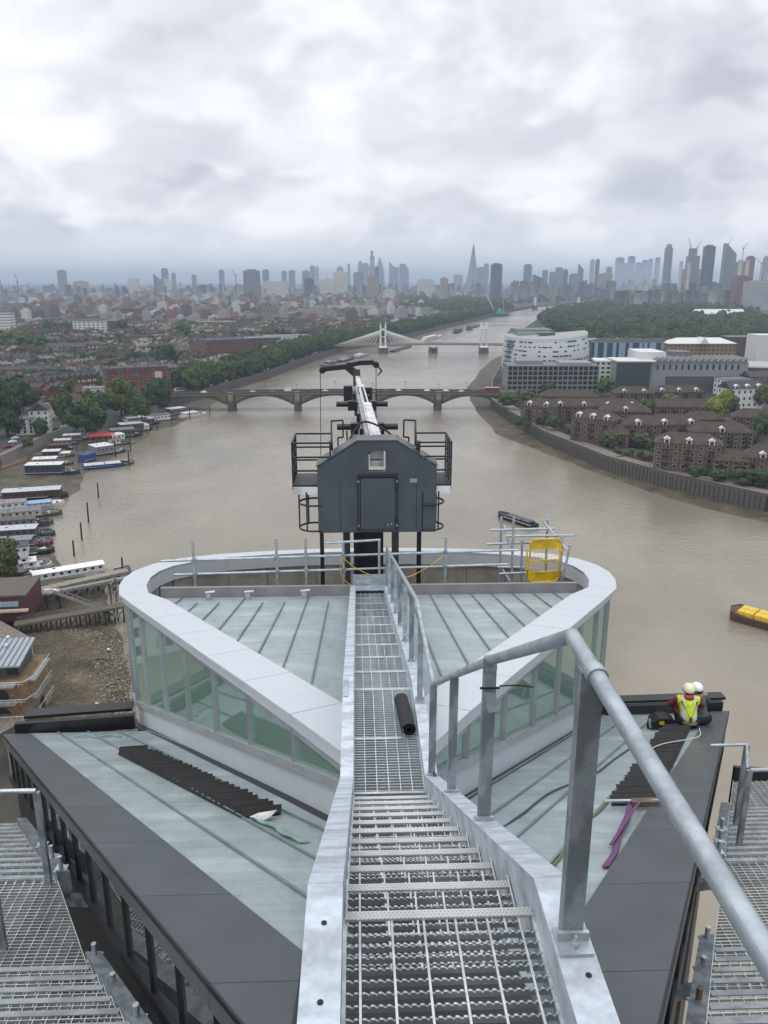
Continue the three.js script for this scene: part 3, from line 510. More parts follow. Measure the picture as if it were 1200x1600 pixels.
// ================================================================ roof crane (building maintenance unit)
{
  const t = thing('roof_crane', 'dark grey roof crane with folded boom and caged platforms at the walkway end', 'crane', V(0.19, -8.1, 17.4));
  const sh = new THREE.Shape([[-1.1, -5.37], [1.48, -5.37], [1.48, -3.9], [0.6, -3.34], [-0.22, -3.34], [-1.1, -3.9]].map(p => new THREE.Vector2(...p)));
  const hole = new THREE.Path([[0.0, -4.0], [0.0, -3.56], [0.05, -3.52], [0.33, -3.52], [0.38, -3.56], [0.38, -4.0]].map(p => new THREE.Vector2(...p))); sh.holes.push(hole);
  const ex = (s, d, z) => { const g = new THREE.ExtrudeGeometry(s, { depth: d, bevelEnabled: true, bevelSize: 0.008, bevelThickness: 0.008, bevelSegments: 1 }); g.translate(0, CY, z); return g; };
  const box = PW('counterweight_box', ex(sh, 0.06, -16.96), M.bmu, t);
  PW('side_panel', [B(0.05, 1.45, 0.95, -1.08, CY - 4.64, -17.47), B(0.05, 1.45, 0.95, 1.46, CY - 4.64, -17.47), B(2.5, 0.05, 0.95, 0.19, CY - 5.34, -17.47)], M.bmu, box);
  PW('roof_panel', plate([V(-1.13, -3.86, 16.88), V(-0.24, -3.3, 16.88), V(-0.24, -3.3, 17.6), V(-1.13, -3.86, 17.6)], [0, -0.03, 0]), M.bmu, box);
  PW('roof_panel', plate([V(1.51, -3.86, 16.88), V(0.62, -3.3, 16.88), V(0.62, -3.3, 17.6), V(1.51, -3.86, 17.6)], [0, -0.03, 0]), M.bmu, box);
  PW('roof_panel', plate([V(-0.235, -3.3, 16.88), V(0.615, -3.3, 16.88), V(0.615, -3.27, 17.35), V(-0.235, -3.27, 17.35)], [0, -0.03, 0]), M.bmu, box);
  const door = PW('access_cover', [B(0.74, 1.14, 0.05, 0.2, CY - 4.7, -16.84), B(0.02, 1.1, 0.07, -0.2, CY - 4.7, -16.86), B(0.02, 1.1, 0.07, 0.6, CY - 4.7, -16.86)], M.bmu, box);
  PW('cover_frame', [B(0.86, 0.05, 0.06, 0.2, CY - 4.08, -16.86), B(0.04, 1.25, 0.03, -0.22, CY - 4.7, -16.87), B(0.04, 1.25, 0.03, 0.62, CY - 4.7, -16.87)], M.steelD, box);
  for (const [x, u] of [[-0.22, -4.2], [0.62, -4.2], [-0.22, -5.2], [0.62, -5.2], [0.42, -5.18], [0.5, -5.16]]) PW('bolt', rod(V(x, u, 16.86), V(x, u, 16.8), 0.022, 8, 0.022, true), M.boomG, box);
  for (const u of [-4.02, -4.3, -4.6, -4.9, -5.2]) for (const x of [-1.06, 1.44]) PW('rivet', rod(V(x, u, 16.885), V(x, u, 16.875), 0.012, 6, 0.012, true), M.dgrey, box);
  for (const x of [-0.62, 1.05]) PW('panel_seam', B(0.008, 1.2, 0.004, x, CY - 4.75, -16.889), M.steelD, box);
  PW('name_plate', B(0.16, 0.09, 0.006, 0.98, CY - 4.2, -16.888), M.boomG, box); PW('hinge', B(0.05, 0.1, 0.03, 0.59, CY - 4.35, -16.82), M.steelD, box); PW('hinge', B(0.05, 0.1, 0.03, 0.59, CY - 5.05, -16.82), M.steelD, box);
  PW('boom_end', [B(0.3, 0.2, 0.4, 0.19, CY - 3.66, -17.3), B(0.3, 0.14, 0.42, 0.19, CY - 3.86, -17.3)], M.boom, t);
  PW('housing', B(2.2, 1.0, 0.5, 0.19, CY - 4.7, -17.7), M.steelD, t);
  // telescopic boom
  const bx = v => 0.12 - 0.028 * (v - 17.2), seg = (a, b, w, h, dx = 0, du = 0) => beam(V(bx(a) + dx, -3.5 + du, a), V(bx(b) + dx, -3.5 + du, b), w, h);
  const b1 = PW('boom', seg(17.2, 22.6, 0.32, 0.34), M.boomG, t);
  PW('cover_plate', seg(17.25, 22.3, 0.2, 0.03, 0.08, 0.2), M.boom, b1);
  PW('rail', seg(17.25, 25.2, 0.03, 0.05, -0.05, 0.21), M.boom, b1);
  const b2 = PW('boom', [seg(22.4, 26.6, 0.05, 0.3, -0.12), seg(22.4, 26.6, 0.05, 0.3, 0.12), seg(22.4, 26.6, 0.28, 0.05, 0, -0.13), seg(22.4, 24.0, 0.13, 0.05, -0.1, 0.16)], M.boomG, t);
  PW('rail', [seg(22.4, 26.6, 0.04, 0.04, 0.11, 0.17), seg(22.4, 26.6, 0.03, 0.04, 0.0, 0.17)], M.boom, b2);
  PW('boom', seg(26.4, 29.6, 0.15, 0.2, 0.02, 0.02), M.boom, t);
  for (const v of [18.6, 20.8, 22.9, 24.6]) { PW('bracket', beam(V(bx(v) - 0.22, -3.75, v), V(bx(v) - 0.22, -3.35, v), 0.09, 0.2), M.steelD, t); PW('bracket', beam(V(bx(v) + 0.22, -3.8, v), V(bx(v) + 0.22, -3.4, v), 0.08, 0.18), M.steelD, t); }
  for (const [v, s] of [[20.3, -1], [20.3, 1], [24.2, -1], [24.2, 1]]) {
    const m = PW('motor', rod(V(bx(v) + s * 0.26, -3.62, v), V(bx(v) + s * 0.78, -3.62, v), 0.08, 12, 0.08, true), M.steelD, t);
    PW('gearbox', B(0.2, 0.28, 0.24, bx(v) + s * 0.33, CY - 3.66, -v), M.steelD, m);
  }
  PW('hose', [pipe([V(-0.5, -3.7, 20.2), V(-0.46, -4.1, 20), V(-0.2, -3.9, 19.4), V(-0.25, -3.6, 18.4)], 0.02, 6), pipe([V(-0.4, -3.4, 17.6), V(-0.1, -3.1, 18.0), V(0.35, -3.2, 17.7), V(0.6, -3.4, 17.6)], 0.025, 6)], M.blk, t);
  // gooseneck and spreader
  const gx = bx(29.5);
  PW('gooseneck', [beam(V(gx, -3.75, 29.5), V(gx, -3.2, 29.7), 0.26, 0.3), beam(V(gx, -3.35, 29.65), V(gx - 0.35, -3.05, 29.7), 0.22, 0.24)], M.steelD, t); PW('winch', B(0.4, 0.4, 0.25, gx + 0.32, CY - 3.75, -27.5), M.steelD, t); PW('winch', B(0.3, 0.5, 0.3, gx - 0.3, CY - 3.7, -27.2), M.steelD, t);
  const spr = PW('spreader_beam', [beam(V(gx - 0.2, -3.04, 29.7), V(-1.42, -3.12, 29.5), 0.2, 0.18), beam(V(gx - 0.05, -2.98, 30.2), V(0.42, -2.96, 30.2), 0.2, 0.17), beam(V(gx - 0.3, -3.0, 29.7), V(gx + 0.1, -2.97, 30.2), 0.22, 0.16)], M.steelD, t);
  for (const [x, v, u] of [[-1.47, 29.5, -3.17], [0.5, 30.2, -3.05]]) { PW('sheave', rod(V(x, u, v - 0.06), V(x, u, v + 0.06), 0.12, 14, 0.12, true), M.steelD, spr); }
  PW('hook_arm', [beam(V(0.5, -3.0, 30.2), V(0.72, -3.3, 30.2), 0.05, 0.06), beam(V(0.72, -3.28, 30.2), V(0.56, -3.45, 30.2), 0.04, 0.05)], M.steelD, spr);
  PW('hoist_rope', rod(V(-1.55, -3.2, 29.5), V(-1.62, -7.5, 29.5), 0.014, 6), M.steelD, t);
  PW('hoist_rope', rod(V(0.5, -3.1, 30.2), V(0.5, -6.0, 30.2), 0.014, 6), M.steelD, t);
  // platforms with railings and ladder hoops
  for (const s of [-1, 1]) {
    const x0 = s < 0 ? -1.64 : 1.8, x1 = s < 0 ? -0.82 : 1.1, f = 16.95, b = 18.05, r = (a, c) => beam(a, c, 0.035, 0.035);
    const pf = PW('platform', [B(Math.abs(x1 - x0), 0.05, 1.1, (x0 + x1) / 2, CY - 4.32, -17.5)], M.steelD, t);
    PW('kick_plate', [B(Math.abs(x1 - x0), 0.17, 0.03, (x0 + x1) / 2, CY - 4.42, -f + 0.02), B(0.03, 0.17, 1.1, x0, CY - 4.42, -17.5)], M.boom, pf);
    const rails = []; for (const u of [-3.37, -3.68, -3.98]) rails.push(r(V(x0, u, f), V(x1, u, f)), r(V(x0, u, b), V(x1, u, b)), r(V(x0, u, f), V(x0, u, b)));
    PW('railing', rails, M.steelD, pf);
    for (const [x, v] of [[x0, f], [x0, b], [x1, f], [x1, b], [x0, 17.3], [x0, 17.65]]) PW('rail_post', r(V(x, -4.4, v), V(x, -3.37, v)), M.steelD, pf);
    PW('gate', [r(V(x1 + s * 0.02, -3.1, b + 0.1), V(x1 - s * 0.26, -3.1, b + 0.2)), r(V(x1 - s * 0.26, -3.1, b + 0.2), V(x1 - s * 0.26, -3.5, b + 0.2)), r(V(x1 - s * 0.14, -3.5, b + 0.2), V(x1 - s * 0.26, -3.5, b + 0.2)), r(V(x1 - s * 0.14, -3.5, b + 0.2), V(x1 - s * 0.14, -4.1, b + 0.2)), r(V(x1, -3.1, b + 0.1), V(x1, -4.1, f + 0.3)), r(V(x1, -3.1, b + 0.1), V(x1, -4.1, b + 0.1))], M.steelD, pf);
    PW('wheel', rod(V(x1 - 0.03, -3.5, 17.3), V(x1 + 0.05, -3.5, 17.3), 0.1, 14, 0.1, true), M.blk, pf);
    const hx = s < 0 ? -1.2 : 1.34;
    for (const u of [-4.75, -5.33]) { const g = new THREE.TorusGeometry(0.34, 0.022, 6, 28); g.rotateX(Math.PI / 2); g.translate(hx, CY + u, -17.2); PW('ladder_hoop', g, M.steelD, t); }
    for (let i = 0; i < 5; i++) { const a = Math.PI * (0.3 + i * 0.35); PW('hoop_strap', beam(V(hx + 0.34 * Math.cos(a), -4.45, 17.2 - 0.34 * Math.sin(a)), V(hx + 0.34 * Math.cos(a), -5.33, 17.2 - 0.34 * Math.sin(a)), 0.035, 0.02), M.steelD, t); }
  }
  // mast and legs
  PW('mast', B(0.62, 2.9, 0.5, 0.03, CY - 6.7, -17.6), M.steelD, t);
  PW('mast_channel', [B(0.08, 2.9, 0.12, -0.3, CY - 6.7, -17.3), B(0.03, 2.9, 0.05, 0.22, CY - 6.7, -17.31), B(0.02, 2.9, 0.04, -0.12, CY - 6.7, -17.32)], M.steelD, t);
  for (const [x, w, m] of [[-1.07, 0.09, M.steelD], [-0.5, 0.16, M.dgrey], [0.62, 0.16, M.dgrey], [1.17, 0.1, M.steelD]]) PW('leg', B(w, 2.8, w, x, CY - 6.72, -17.55), m, t);
}
// ================================================================ scaffold guard rail, scaffold frame and yellow gate in the well
const tubeR = 0.0242;
function scaffold(label, tubes, base) {
  const t = thing('scaffold', label, 'scaffold', base);
  for (const [a, b] of tubes) PW('tube', rod(V(...a), V(...b), tubeR * 1.15, 10, tubeR * 1.15, true), M.galv, t);
  return t;
}
{
  const px = [-3.84, -2.03, -1.39, -0.56, 1.69], led = (x, k) => (k ? -6.26 : -5.93) + 0.021 * (x + 4.5);
  const t = scaffold('low scaffold tube guard rail crossing behind the zinc roof', [[[-4.56, led(-4.56, 0), 16.72], [3.3, led(3.3, 0), 16.72]], [[-4.3, led(-4.3, 1), 16.72], [3.1, led(3.1, 1), 16.72]],
    [[-0.95, -5.5, 16.55], [0.25, -5.44, 16.55]], [[0.22, -5.42, 16.55], [0.22, -6.5, 16.55]], ...px.map(x => [[x, -6.85, 16.66], [x, x === -0.56 ? -5.55 : -5.42, 16.66]])], V(-0.6, -6.85, 16.7));
  for (const x of px) for (const k of [0, 1]) PW('coupler', B(0.09, 0.08, 0.12, x, CY + led(x, k), -16.69), M.galvD, t);
  const rope = [V(-0.62, -5.82, 16.6), V(-0.3, -6.1, 16.6), V(0.2, -6.32, 16.6), V(0.8, -6.34, 16.6), V(1.3, -6.1, 16.6), V(1.65, -5.84, 16.62)];
  single('yellow_rope', [pipe(rope, 0.008, 6), pipe([V(-0.62, -5.82, 16.6), V(-0.6, -6.3, 16.6), V(-0.3, -6.6, 16.6)], 0.01, 6)], M.yellow, 'thin yellow rope sagging along the scaffold guard rail', 'rope', rope[0]);
  scaffold('scaffold tube frame around the yellow gate on the rim', [[[3.06, -6.9, 17.4], [3.04, -5.2, 17.4]], [[3.28, -6.9, 17.1], [3.26, -5.12, 17.1]], [[3.52, -6.8, 17.2], [3.5, -5.7, 17.2]], [[4.14, -6.8, 17.4], [4.1, -5.28, 17.4]], [[4.38, -6.75, 17.0], [4.36, -5.55, 17.0]], [[4.38, -6.7, 16.9], [4.5, -5.68, 16.8]],
    [[2.78, -5.48, 17.3], [4.24, -5.46, 17.3]], [[3.1, -5.58, 17.15], [4.64, -5.56, 17.1]], [[2.7, -5.8, 17.25], [3.68, -5.76, 17.2]], [[2.98, -6.38, 17.3], [3.58, -6.36, 17.2]], [[4.02, -5.33, 17.4], [4.46, -5.84, 16.9]], [[3.1, -5.4, 17.4], [3.26, -5.95, 17.1]], [[3.1, -6.45, 17.35], [3.3, -6.75, 17.1]], [[2.98, -6.45, 17.05], [3.58, -6.43, 17.05]]], V(3.6, -6.9, 17.2));
  const gt = thing('safety_gate', 'yellow metal safety gate on the scaffold frame', 'gate', V(3.98, -6.62, 16.95));
  const fr = [[-0.35, 0.08], [-0.35, 0.94], [-0.27, 1.02], [0.27, 1.02], [0.35, 0.94], [0.35, 0.08], [0.27, 0], [-0.27, 0]];
  P('frame', fr.map((p, i) => { const q = fr[(i + 1) % 8]; return rod([p[0], p[1], 0], [q[0], q[1], 0], 0.024, 8, 0.024, true); }), M.yellow, gt);
  P('panel', B(0.66, 0.2, 0.01, 0, 0.89, 0), M.yellow, gt); P('panel', B(0.66, 0.19, 0.01, 0, 0.12, 0), M.yellow, gt);
  P('bar', B(0.68, 0.035, 0.03, 0, 0.52, 0), M.yellow, gt); P('bar', B(0.68, 0.03, 0.03, 0, 0.24, 0), M.yellow, gt);
  P('mesh', [...Array.from({ length: 7 }, (_, i) => B(0.006, 0.56, 0.006, -0.24 + i * 0.08, 0.5, 0)), ...Array.from({ length: 6 }, (_, i) => B(0.66, 0.006, 0.006, 0, 0.28 + i * 0.085, 0))], M.yellow, gt);
  P('hinge', [B(0.08, 0.05, 0.06, 0.4, 0.75, 0), B(0.08, 0.05, 0.06, 0.4, 0.26, 0), B(0.03, 0.6, 0.03, -0.42, 0.5, 0)], M.yellow, gt);
  gt.rotation.y = 0.08;
}
// ================================================================ loose things on the two zinc shoulders
const RF = (x, v, h = 0) => V(x, roofU(v) + h, v);
function louvres(label, a, b, n, wd, tw) {
  const o = RF((a[0] + b[0]) / 2, (a[1] + b[1]) / 2), t = thing('black_slat_mat', label, 'slat mat', o);
  PW('base', plate([RF(a[0], a[1], 0.03), RF(a[0] + wd, a[1] + tw, 0.03), RF(b[0] + wd, b[1] + tw, 0.03), RF(b[0], b[1], 0.03)], [0, -0.02, 0]), M.blk, t);
  for (let i = 0; i < n; i++) {
    const f = i / (n - 1), x = mix(a[0], b[0], f) + (hash(i, 3) - 0.5) * 0.05, v = mix(a[1], b[1], f), h = 0.1 + 0.025 * hash(i, 9);
    const g = plate([RF(x, v, 0.03), RF(x + wd, v + tw, 0.03), RF(x + wd, v + tw + 0.07, h), RF(x, v + 0.07, h)], [0, 0, -0.02]);
    PW('slat', g, M.blk, t);
  }
}
louvres('black slatted mat on the left zinc roof below the lantern', [-1.55, 7.55], [-4.2, 11.6], 27, 0.42, 0.12);
louvres('black slatted mat beside the right dark coping near the workers', [2.62, 7.75], [5.42, 13.0], 31, 0.5, 0.0);
{
  const st = (pts, w) => { const g = []; for (let i = 0; i < pts.length - 1; i++) { const [a, b] = [pts[i], pts[i + 1]]; g.push(plate([RF(a[0] - w, a[1], a[2]), RF(a[0] + w, a[1], a[2]), RF(b[0] + w, b[1], b[2]), RF(b[0] - w, b[1], b[2])], [0, -0.012, 0])); } return g; };
  const pu = thing('purple_sling', 'crumpled purple lifting sling on the right zinc roof', 'sling', RF(2.4, 6.9));
  PW('strap', st([[2.82, 7.7, 0.06], [2.6, 7.2, 0.05], [2.3, 6.6, 0.04], [2.06, 6.05, 0.03], [1.86, 5.7, 0.03]], 0.03), M.purple, pu);
  PW('strap', st([[2.95, 7.7, 0.1], [2.66, 7.2, 0.12], [2.42, 6.8, 0.09], [2.1, 6.25, 0.05]], 0.018), M.purple, pu);
  const bar = thing('support_bar', 'thin steel bar lying across the end of the right slatted mat', 'bar', RF(2.9, 7.65));
  PW('bar', rod(RF(2.5, 7.66, 0.1), RF(3.15, 7.62, 0.1), 0.018, 8, 0.018, true), M.galv, bar); PW('block', B(0.3, 0.07, 0.08, 2.95, CY + roofU(7.6) + 0.07, -7.62), M.oldwood, bar);
  const gn = mat([0.36, 0.52, 0.46], 0.8, 0, { transparent: true, opacity: 0.75, map: T.fine }); gn.side = THREE.DoubleSide;
  const net = []; for (let i = 0; i < 9; i++) { const f = i / 8; net.push([-1.42 + 0.6 * f + 0.02 * Math.sin(i * 5), 7.55 - 0.95 * f, 0.04 + 0.015 * Math.sin(i * 2.1)]); }
  single('green_netting', [...st(net, 0.035), ...st(net.map(([x, v, h]) => [x + 0.045, v + 0.03, h * 0.6]), 0.025)], gn, 'strip of pale green netting trailing from the left slatted mat', 'netting', RF(-1.1, 7.1));
  single('white_wrapping', [tris([[RF(-1.46, 7.5, 0.04), RF(-1.4, 7.42, 0.06), RF(-1.36, 7.5, 0.09)], [RF(-1.36, 7.5, 0.09), RF(-1.4, 7.42, 0.06), RF(-1.22, 7.46, 0.05)], [RF(-1.22, 7.46, 0.05), RF(-1.4, 7.42, 0.06), RF(-1.3, 7.34, 0.03)], [RF(-1.36, 7.5, 0.09), RF(-1.22, 7.46, 0.05), RF(-1.16, 7.58, 0.1)]])], M.white, 'torn white plastic wrapping at the near end of the left slatted mat', 'wrapping', RF(-1.4, 7.5));
  const bl = mat([0.03, 0.05, 0.085], 0.5), gr = mat([0.13, 0.16, 0.07], 0.6), wh = mat([0.5, 0.53, 0.52], 0.6);
  single('blue_hose', pipe([V(0.36, -3.98, 5.9), V(0.42, -3.95, 5.5), V(0.55, -4.5, 5.9), RF(0.95, 6.6, 0.03), RF(1.5, 7.4, 0.02), RF(2.1, 8.4, 0.02), RF(2.9, 9.3, 0.02), RF(3.6, 10.4, 0.02), RF(4.6, 11.9, 0.03)], 0.012, 6, 70), bl, 'dark blue hose from the stair post across the right zinc roof', 'hose', RF(1.5, 7.4));
  single('green_rope', pipe([RF(0.9, 4.9, 0.02), RF(1.15, 5.4, 0.02), RF(1.5, 5.9, 0.02), RF(1.9, 6.8, 0.02), RF(2.4, 7.5, 0.02), RF(3.0, 8.6, 0.02), RF(3.9, 10.2, 0.02), RF(5.0, 12.2, 0.03)], 0.013, 6, 70), gr, 'green rope trailing over the right zinc roof', 'rope', RF(1.9, 6.8));
  single('pale_rope', pipe([RF(3.9, 10.2, 0.12), RF(4.5, 10.9, 0.14), RF(5.4, 11.6, 0.12), RF(5.9, 12.6, 0.1)], 0.009, 6, 40), wh, 'pale rope crossing the right slatted mat', 'rope', RF(4.5, 10.9));
  single('blue_rag', pipe([RF(-5.6, 13.4, 0.03), RF(-5.3, 13.5, 0.05), RF(-5.15, 13.3, 0.03), RF(-4.9, 13.5, 0.03), RF(-4.7, 13.3, 0.02)], 0.014, 6), M.lightblue, 'light blue cord bundle at the far end of the left zinc roof', 'cord', RF(-5.2, 13.4));
  single('black_cable', pipe([V(-0.62, -3.9, 3.0), V(-0.5, -3.75, 3.25), V(-0.42, -3.7, 3.35)], 0.016, 6), M.blk, 'short black cable beside the foot of the left stringer', 'cable', V(-0.6, -3.9, 3.0));
  const cl = [V(0.62, -4.05, 3.2), V(0.82, -3.72, 3.25), V(0.98, -3.72, 3.22), V(1.0, -4.05, 3.1)];
  single('grab_handle', pipe(cl, 0.014, 6, 24), M.blk, 'black hooped handle on the right dark coping at the bottom edge', 'handle', cl[0]);
}
// ================================================================ two roofers crouching at the far right corner
function sdfMesh(bones, lo, hi, res, colorOf) {       // tapered capsules joined smoothly
  const span = Math.max(hi[0] - lo[0], hi[1] - lo[1], hi[2] - lo[2]) * 1.04, mc = new MarchingCubes(res, new THREE.MeshBasicMaterial(), false, false, 120000);
  mc.isolation = 0; const half = mc.halfsize, cx = lo.map((v, i) => (v + hi[i]) / 2);
  const dseg = (p, a, b, ra, rb) => { const ab = sub(b, a), ap = sub(p, a), l2 = ab[0] ** 2 + ab[1] ** 2 + ab[2] ** 2 || 1e-9, h = clamp((ap[0] * ab[0] + ap[1] * ab[1] + ap[2] * ab[2]) / l2); return Math.hypot(ap[0] - ab[0] * h, ap[1] - ab[1] * h, ap[2] - ab[2] * h) - (ra + (rb - ra) * h); };
  for (let z = 0; z < res; z++) for (let y = 0; y < res; y++) for (let x = 0; x < res; x++) {
    const p = [(x - half) / half * span / 2 + cx[0], (y - half) / half * span / 2 + cx[1], (z - half) / half * span / 2 + cx[2]];
    let d = 9; for (const [a, b, ra, rb] of bones) { const e = dseg(p, a, b, ra, rb), k = 0.035, h = clamp(0.5 + 0.5 * (e - d) / k); d = e + (d - e) * h - k * h * (1 - h); }
    mc.field[x + y * res + z * res * res] = -d;
  }
  mc.update(); const n = mc.count, pos = new Float32Array(n * 3), nor = new Float32Array(n * 3), col = new Float32Array(n * 3);
  for (let i = 0; i < n; i++) {
    for (let k = 0; k < 3; k++) { pos[3 * i + k] = mc.positionArray[3 * i + k] * span / 2 + cx[k]; nor[3 * i + k] = mc.normalArray[3 * i + k]; }
    if (colorOf) col.set(colorOf([pos[3 * i], pos[3 * i + 1], pos[3 * i + 2]]), 3 * i);
  }
  const g = new THREE.BufferGeometry(); g.setAttribute('position', new THREE.BufferAttribute(pos, 3)); g.setAttribute('normal', new THREE.BufferAttribute(nor, 3)); if (colorOf) g.setAttribute('color', new THREE.BufferAttribute(col, 3)); return g;
}
function hand(side, at, dir) {                          // palm with five fingers, curled
  const b = [], f = nrm(dir), r = nrm(cross(f, [0, 1, 0])), u = cross(r, f), q = (a, c, e) => add(at, add(mul(f, a), add(mul(r, c), mul(u, e))));
  b.push([q(0, 0, 0), q(0.07, 0, 0), 0.03, 0.032]);
  for (let i = 0; i < 4; i++) { const c = (i - 1.5) * 0.019, L = [0.07, 0.08, 0.075, 0.058][i]; b.push([q(0.07, c, 0), q(0.07 + L * 0.55, c, -0.012), 0.009, 0.0085], [q(0.07 + L * 0.55, c, -0.012), q(0.07 + L * 0.8, c, -0.04), 0.0085, 0.0075]); }
  b.push([q(0.02, side * 0.03, 0), q(0.06, side * 0.06, -0.015), 0.011, 0.009]); return b;
}
function roofer(label, pos, turn, o) {
  const t = thing('person', label, 'person', pos, turn, 'workers crouching on the roof'); t.scale.setScalar(0.9);
  // local frame: faces -z, crouching on both feet, leaning forward
  const hipL = [-0.1, 0.22, 0.06], hipR = [0.1, 0.22, 0.06], knL = [-0.2, 0.36, -0.3], knR = [0.2, 0.30, -0.3], anL = [-0.17, 0.07, -0.02], anR = [0.17, 0.07, -0.02];
  const ch = [0.0, 0.52, -0.1], nk = [0.0, 0.66, -0.16], hd = [0.01, 0.79, -0.2], shL = [-0.2, 0.6, -0.13], shR = [0.2, 0.6, -0.13];
  const elL = o.elL, waL = o.waL, elR = o.elR, waR = o.waR;
  const bones = [[hipL, hipR, 0.13, 0.13], [[0, 0.24, 0.05], ch, 0.14, 0.155], [ch, [0, 0.6, -0.14], 0.155, 0.11], [shL, shR, 0.085, 0.085], [nk, [0, 0.73, -0.18], 0.06, 0.058],
    [hipL, knL, 0.095, 0.07], [hipR, knR, 0.095, 0.07], [knL, anL, 0.068, 0.045], [knR, anR, 0.068, 0.045], [anL, [-0.18, 0.045, -0.2], 0.05, 0.042], [anR, [0.18, 0.045, -0.2], 0.05, 0.042],
    [shL, elL, 0.068, 0.05], [elL, waL, 0.05, 0.036], [shR, elR, 0.068, 0.05], [elR, waR, 0.05, 0.036]];
  const lo = [-0.55, -0.02, -0.62], hi = [0.62, 0.98, 0.3];
  const skin = [0.45, 0.27, 0.19], vc = new THREE.MeshStandardMaterial({ vertexColors: true, roughness: 0.85, map: T.fine });
  const nearSeg = (p, a, b) => { const ab = sub(b, a), ap = sub(p, a), h = clamp((ap[0] * ab[0] + ap[1] * ab[1] + ap[2] * ab[2]) / (ab[0] ** 2 + ab[1] ** 2 + ab[2] ** 2)); return len(sub(ap, mul(ab, h))); };
  const body = sdfMesh(bones, lo, hi, 84, p => {
    const arm = Math.min(nearSeg(p, elL, waL), nearSeg(p, elR, waR));
    if (p[1] < 0.09 && p[2] > -0.3 && nearSeg(p, hipL, hipR) > 0.15) return [0.02, 0.018, 0.016];
    if (arm < 0.07 && nearSeg(p, shL, elL) > 0.03) return o.fore;
    if (p[1] < 0.33 && arm > 0.06) return [0.012, 0.016, 0.03];
    if (p[1] > 0.67) return skin; return o.shirt;
  });
  const hands = sdfMesh([...hand(1, waL, sub(waL, elL)), ...hand(-1, waR, sub(waR, elR))], waL.map((v, i) => Math.min(v, waR[i]) - 0.15), waL.map((v, i) => Math.max(v, waR[i]) + 0.15), 110, () => [0.18, 0.18, 0.19]);
  const head = sdfMesh([[[hd[0], hd[1] + 0.02, hd[2]], [hd[0], hd[1] - 0.03, hd[2] - 0.03], 0.098, 0.075], [[hd[0], hd[1] - 0.01, hd[2] - 0.1], [hd[0], hd[1] - 0.035, hd[2] - 0.115], 0.012, 0.018], [[hd[0] - 0.095, hd[1], hd[2]], [hd[0] - 0.1, hd[1] - 0.03, hd[2]], 0.016, 0.013], [[hd[0] + 0.095, hd[1], hd[2]], [hd[0] + 0.1, hd[1] - 0.03, hd[2]], 0.016, 0.013]], sub(hd, [0.16, 0.18, 0.18]), add(hd, [0.16, 0.16, 0.16]), 48, p => p[2] > hd[2] + 0.02 ? [0.04, 0.025, 0.015] : skin);
  P('body', [body, hands, head].map(g => g), vc, t);
  const dk = [-0.035, 0.035].map(x => { const g = new THREE.SphereGeometry(0.012, 8, 6); g.translate(hd[0] + x, hd[1] + 0.005, hd[2] - 0.098); return g; });
  P('eyes', dk, M.blk, t); P('mouth', B(0.045, 0.008, 0.01, hd[0], hd[1] - 0.065, hd[2] - 0.1), M.rust, t);
  // helmet
  const hg = new THREE.SphereGeometry(0.128, 26, 14, 0, Math.PI * 2, 0, Math.PI * 0.56); hg.scale(0.95, 0.98, 1.12); hg.rotateX(o.tilt || 0.1); hg.translate(hd[0], hd[1] + 0.03, hd[2] + 0.01);
  const hm = P('helmet', hg, o.helmet, t); hm.material.side = THREE.DoubleSide;
  P('helmet_band', [(() => { const g = new THREE.TorusGeometry(0.121, 0.012, 6, 26); g.rotateX(Math.PI / 2 + 0.1); g.scale(0.95, 1, 1.12); g.translate(hd[0], hd[1] + 0.005, hd[2] + 0.01); return g; })(), B(0.1, 0.05, 0.02, hd[0], hd[1] - 0.02, hd[2] + 0.13)], M.blk, hm);
  if (o.vest) {
    const vb = [[[0, 0.3, 0.05], ch, 0.166, 0.178], [ch, [0, 0.58, -0.13], 0.178, 0.13], [[-0.17, 0.6, -0.13], [0.17, 0.6, -0.13], 0.1, 0.1]];
    const g0 = sdfMesh(vb, [-0.34, 0.05, -0.4], [0.34, 0.8, 0.3], 64, p => {
      const f = Math.abs(p[0]); if (Math.abs(p[1] - 0.33) < 0.025 || Math.abs(f - 0.12) < 0.028 && p[1] > 0.33) return [0.62, 0.64, 0.62]; return [0.62, 0.78, 0.03];
    });
    const a = g0.attributes.position, keep = []; for (let i = 0; i < a.count; i += 3) { const y = (a.getY(i) + a.getY(i + 1) + a.getY(i + 2)) / 3, x = Math.abs(a.getX(i)); if (y > 0.27 && !(x < 0.085 && y > 0.66) && x < 0.25) keep.push(i); }
    const pick3 = (at) => { const o2 = new Float32Array(keep.length * 9); keep.forEach((k, j) => o2.set(at.array.subarray(k * 3, k * 3 + 9), j * 9)); return new THREE.BufferAttribute(o2, 3); };
    const g1 = new THREE.BufferGeometry(); for (const k of ['position', 'normal', 'color']) g1.setAttribute(k, pick3(g0.attributes[k]));
    const vm = new THREE.MeshStandardMaterial({ vertexColors: true, roughness: 0.7, side: THREE.DoubleSide, map: T.fine });
    P('safety_vest', g1, vm, t);
    P('harness', [beam([-0.15, 0.62, -0.03], [0.0, 0.36, 0.2], 0.04, 0.02), beam([0.15, 0.62, -0.03], [0.0, 0.36, 0.2], 0.04, 0.02), beam([0, 0.37, 0.2], [0, 0.28, 0.22], 0.06, 0.03)], M.rust, t);
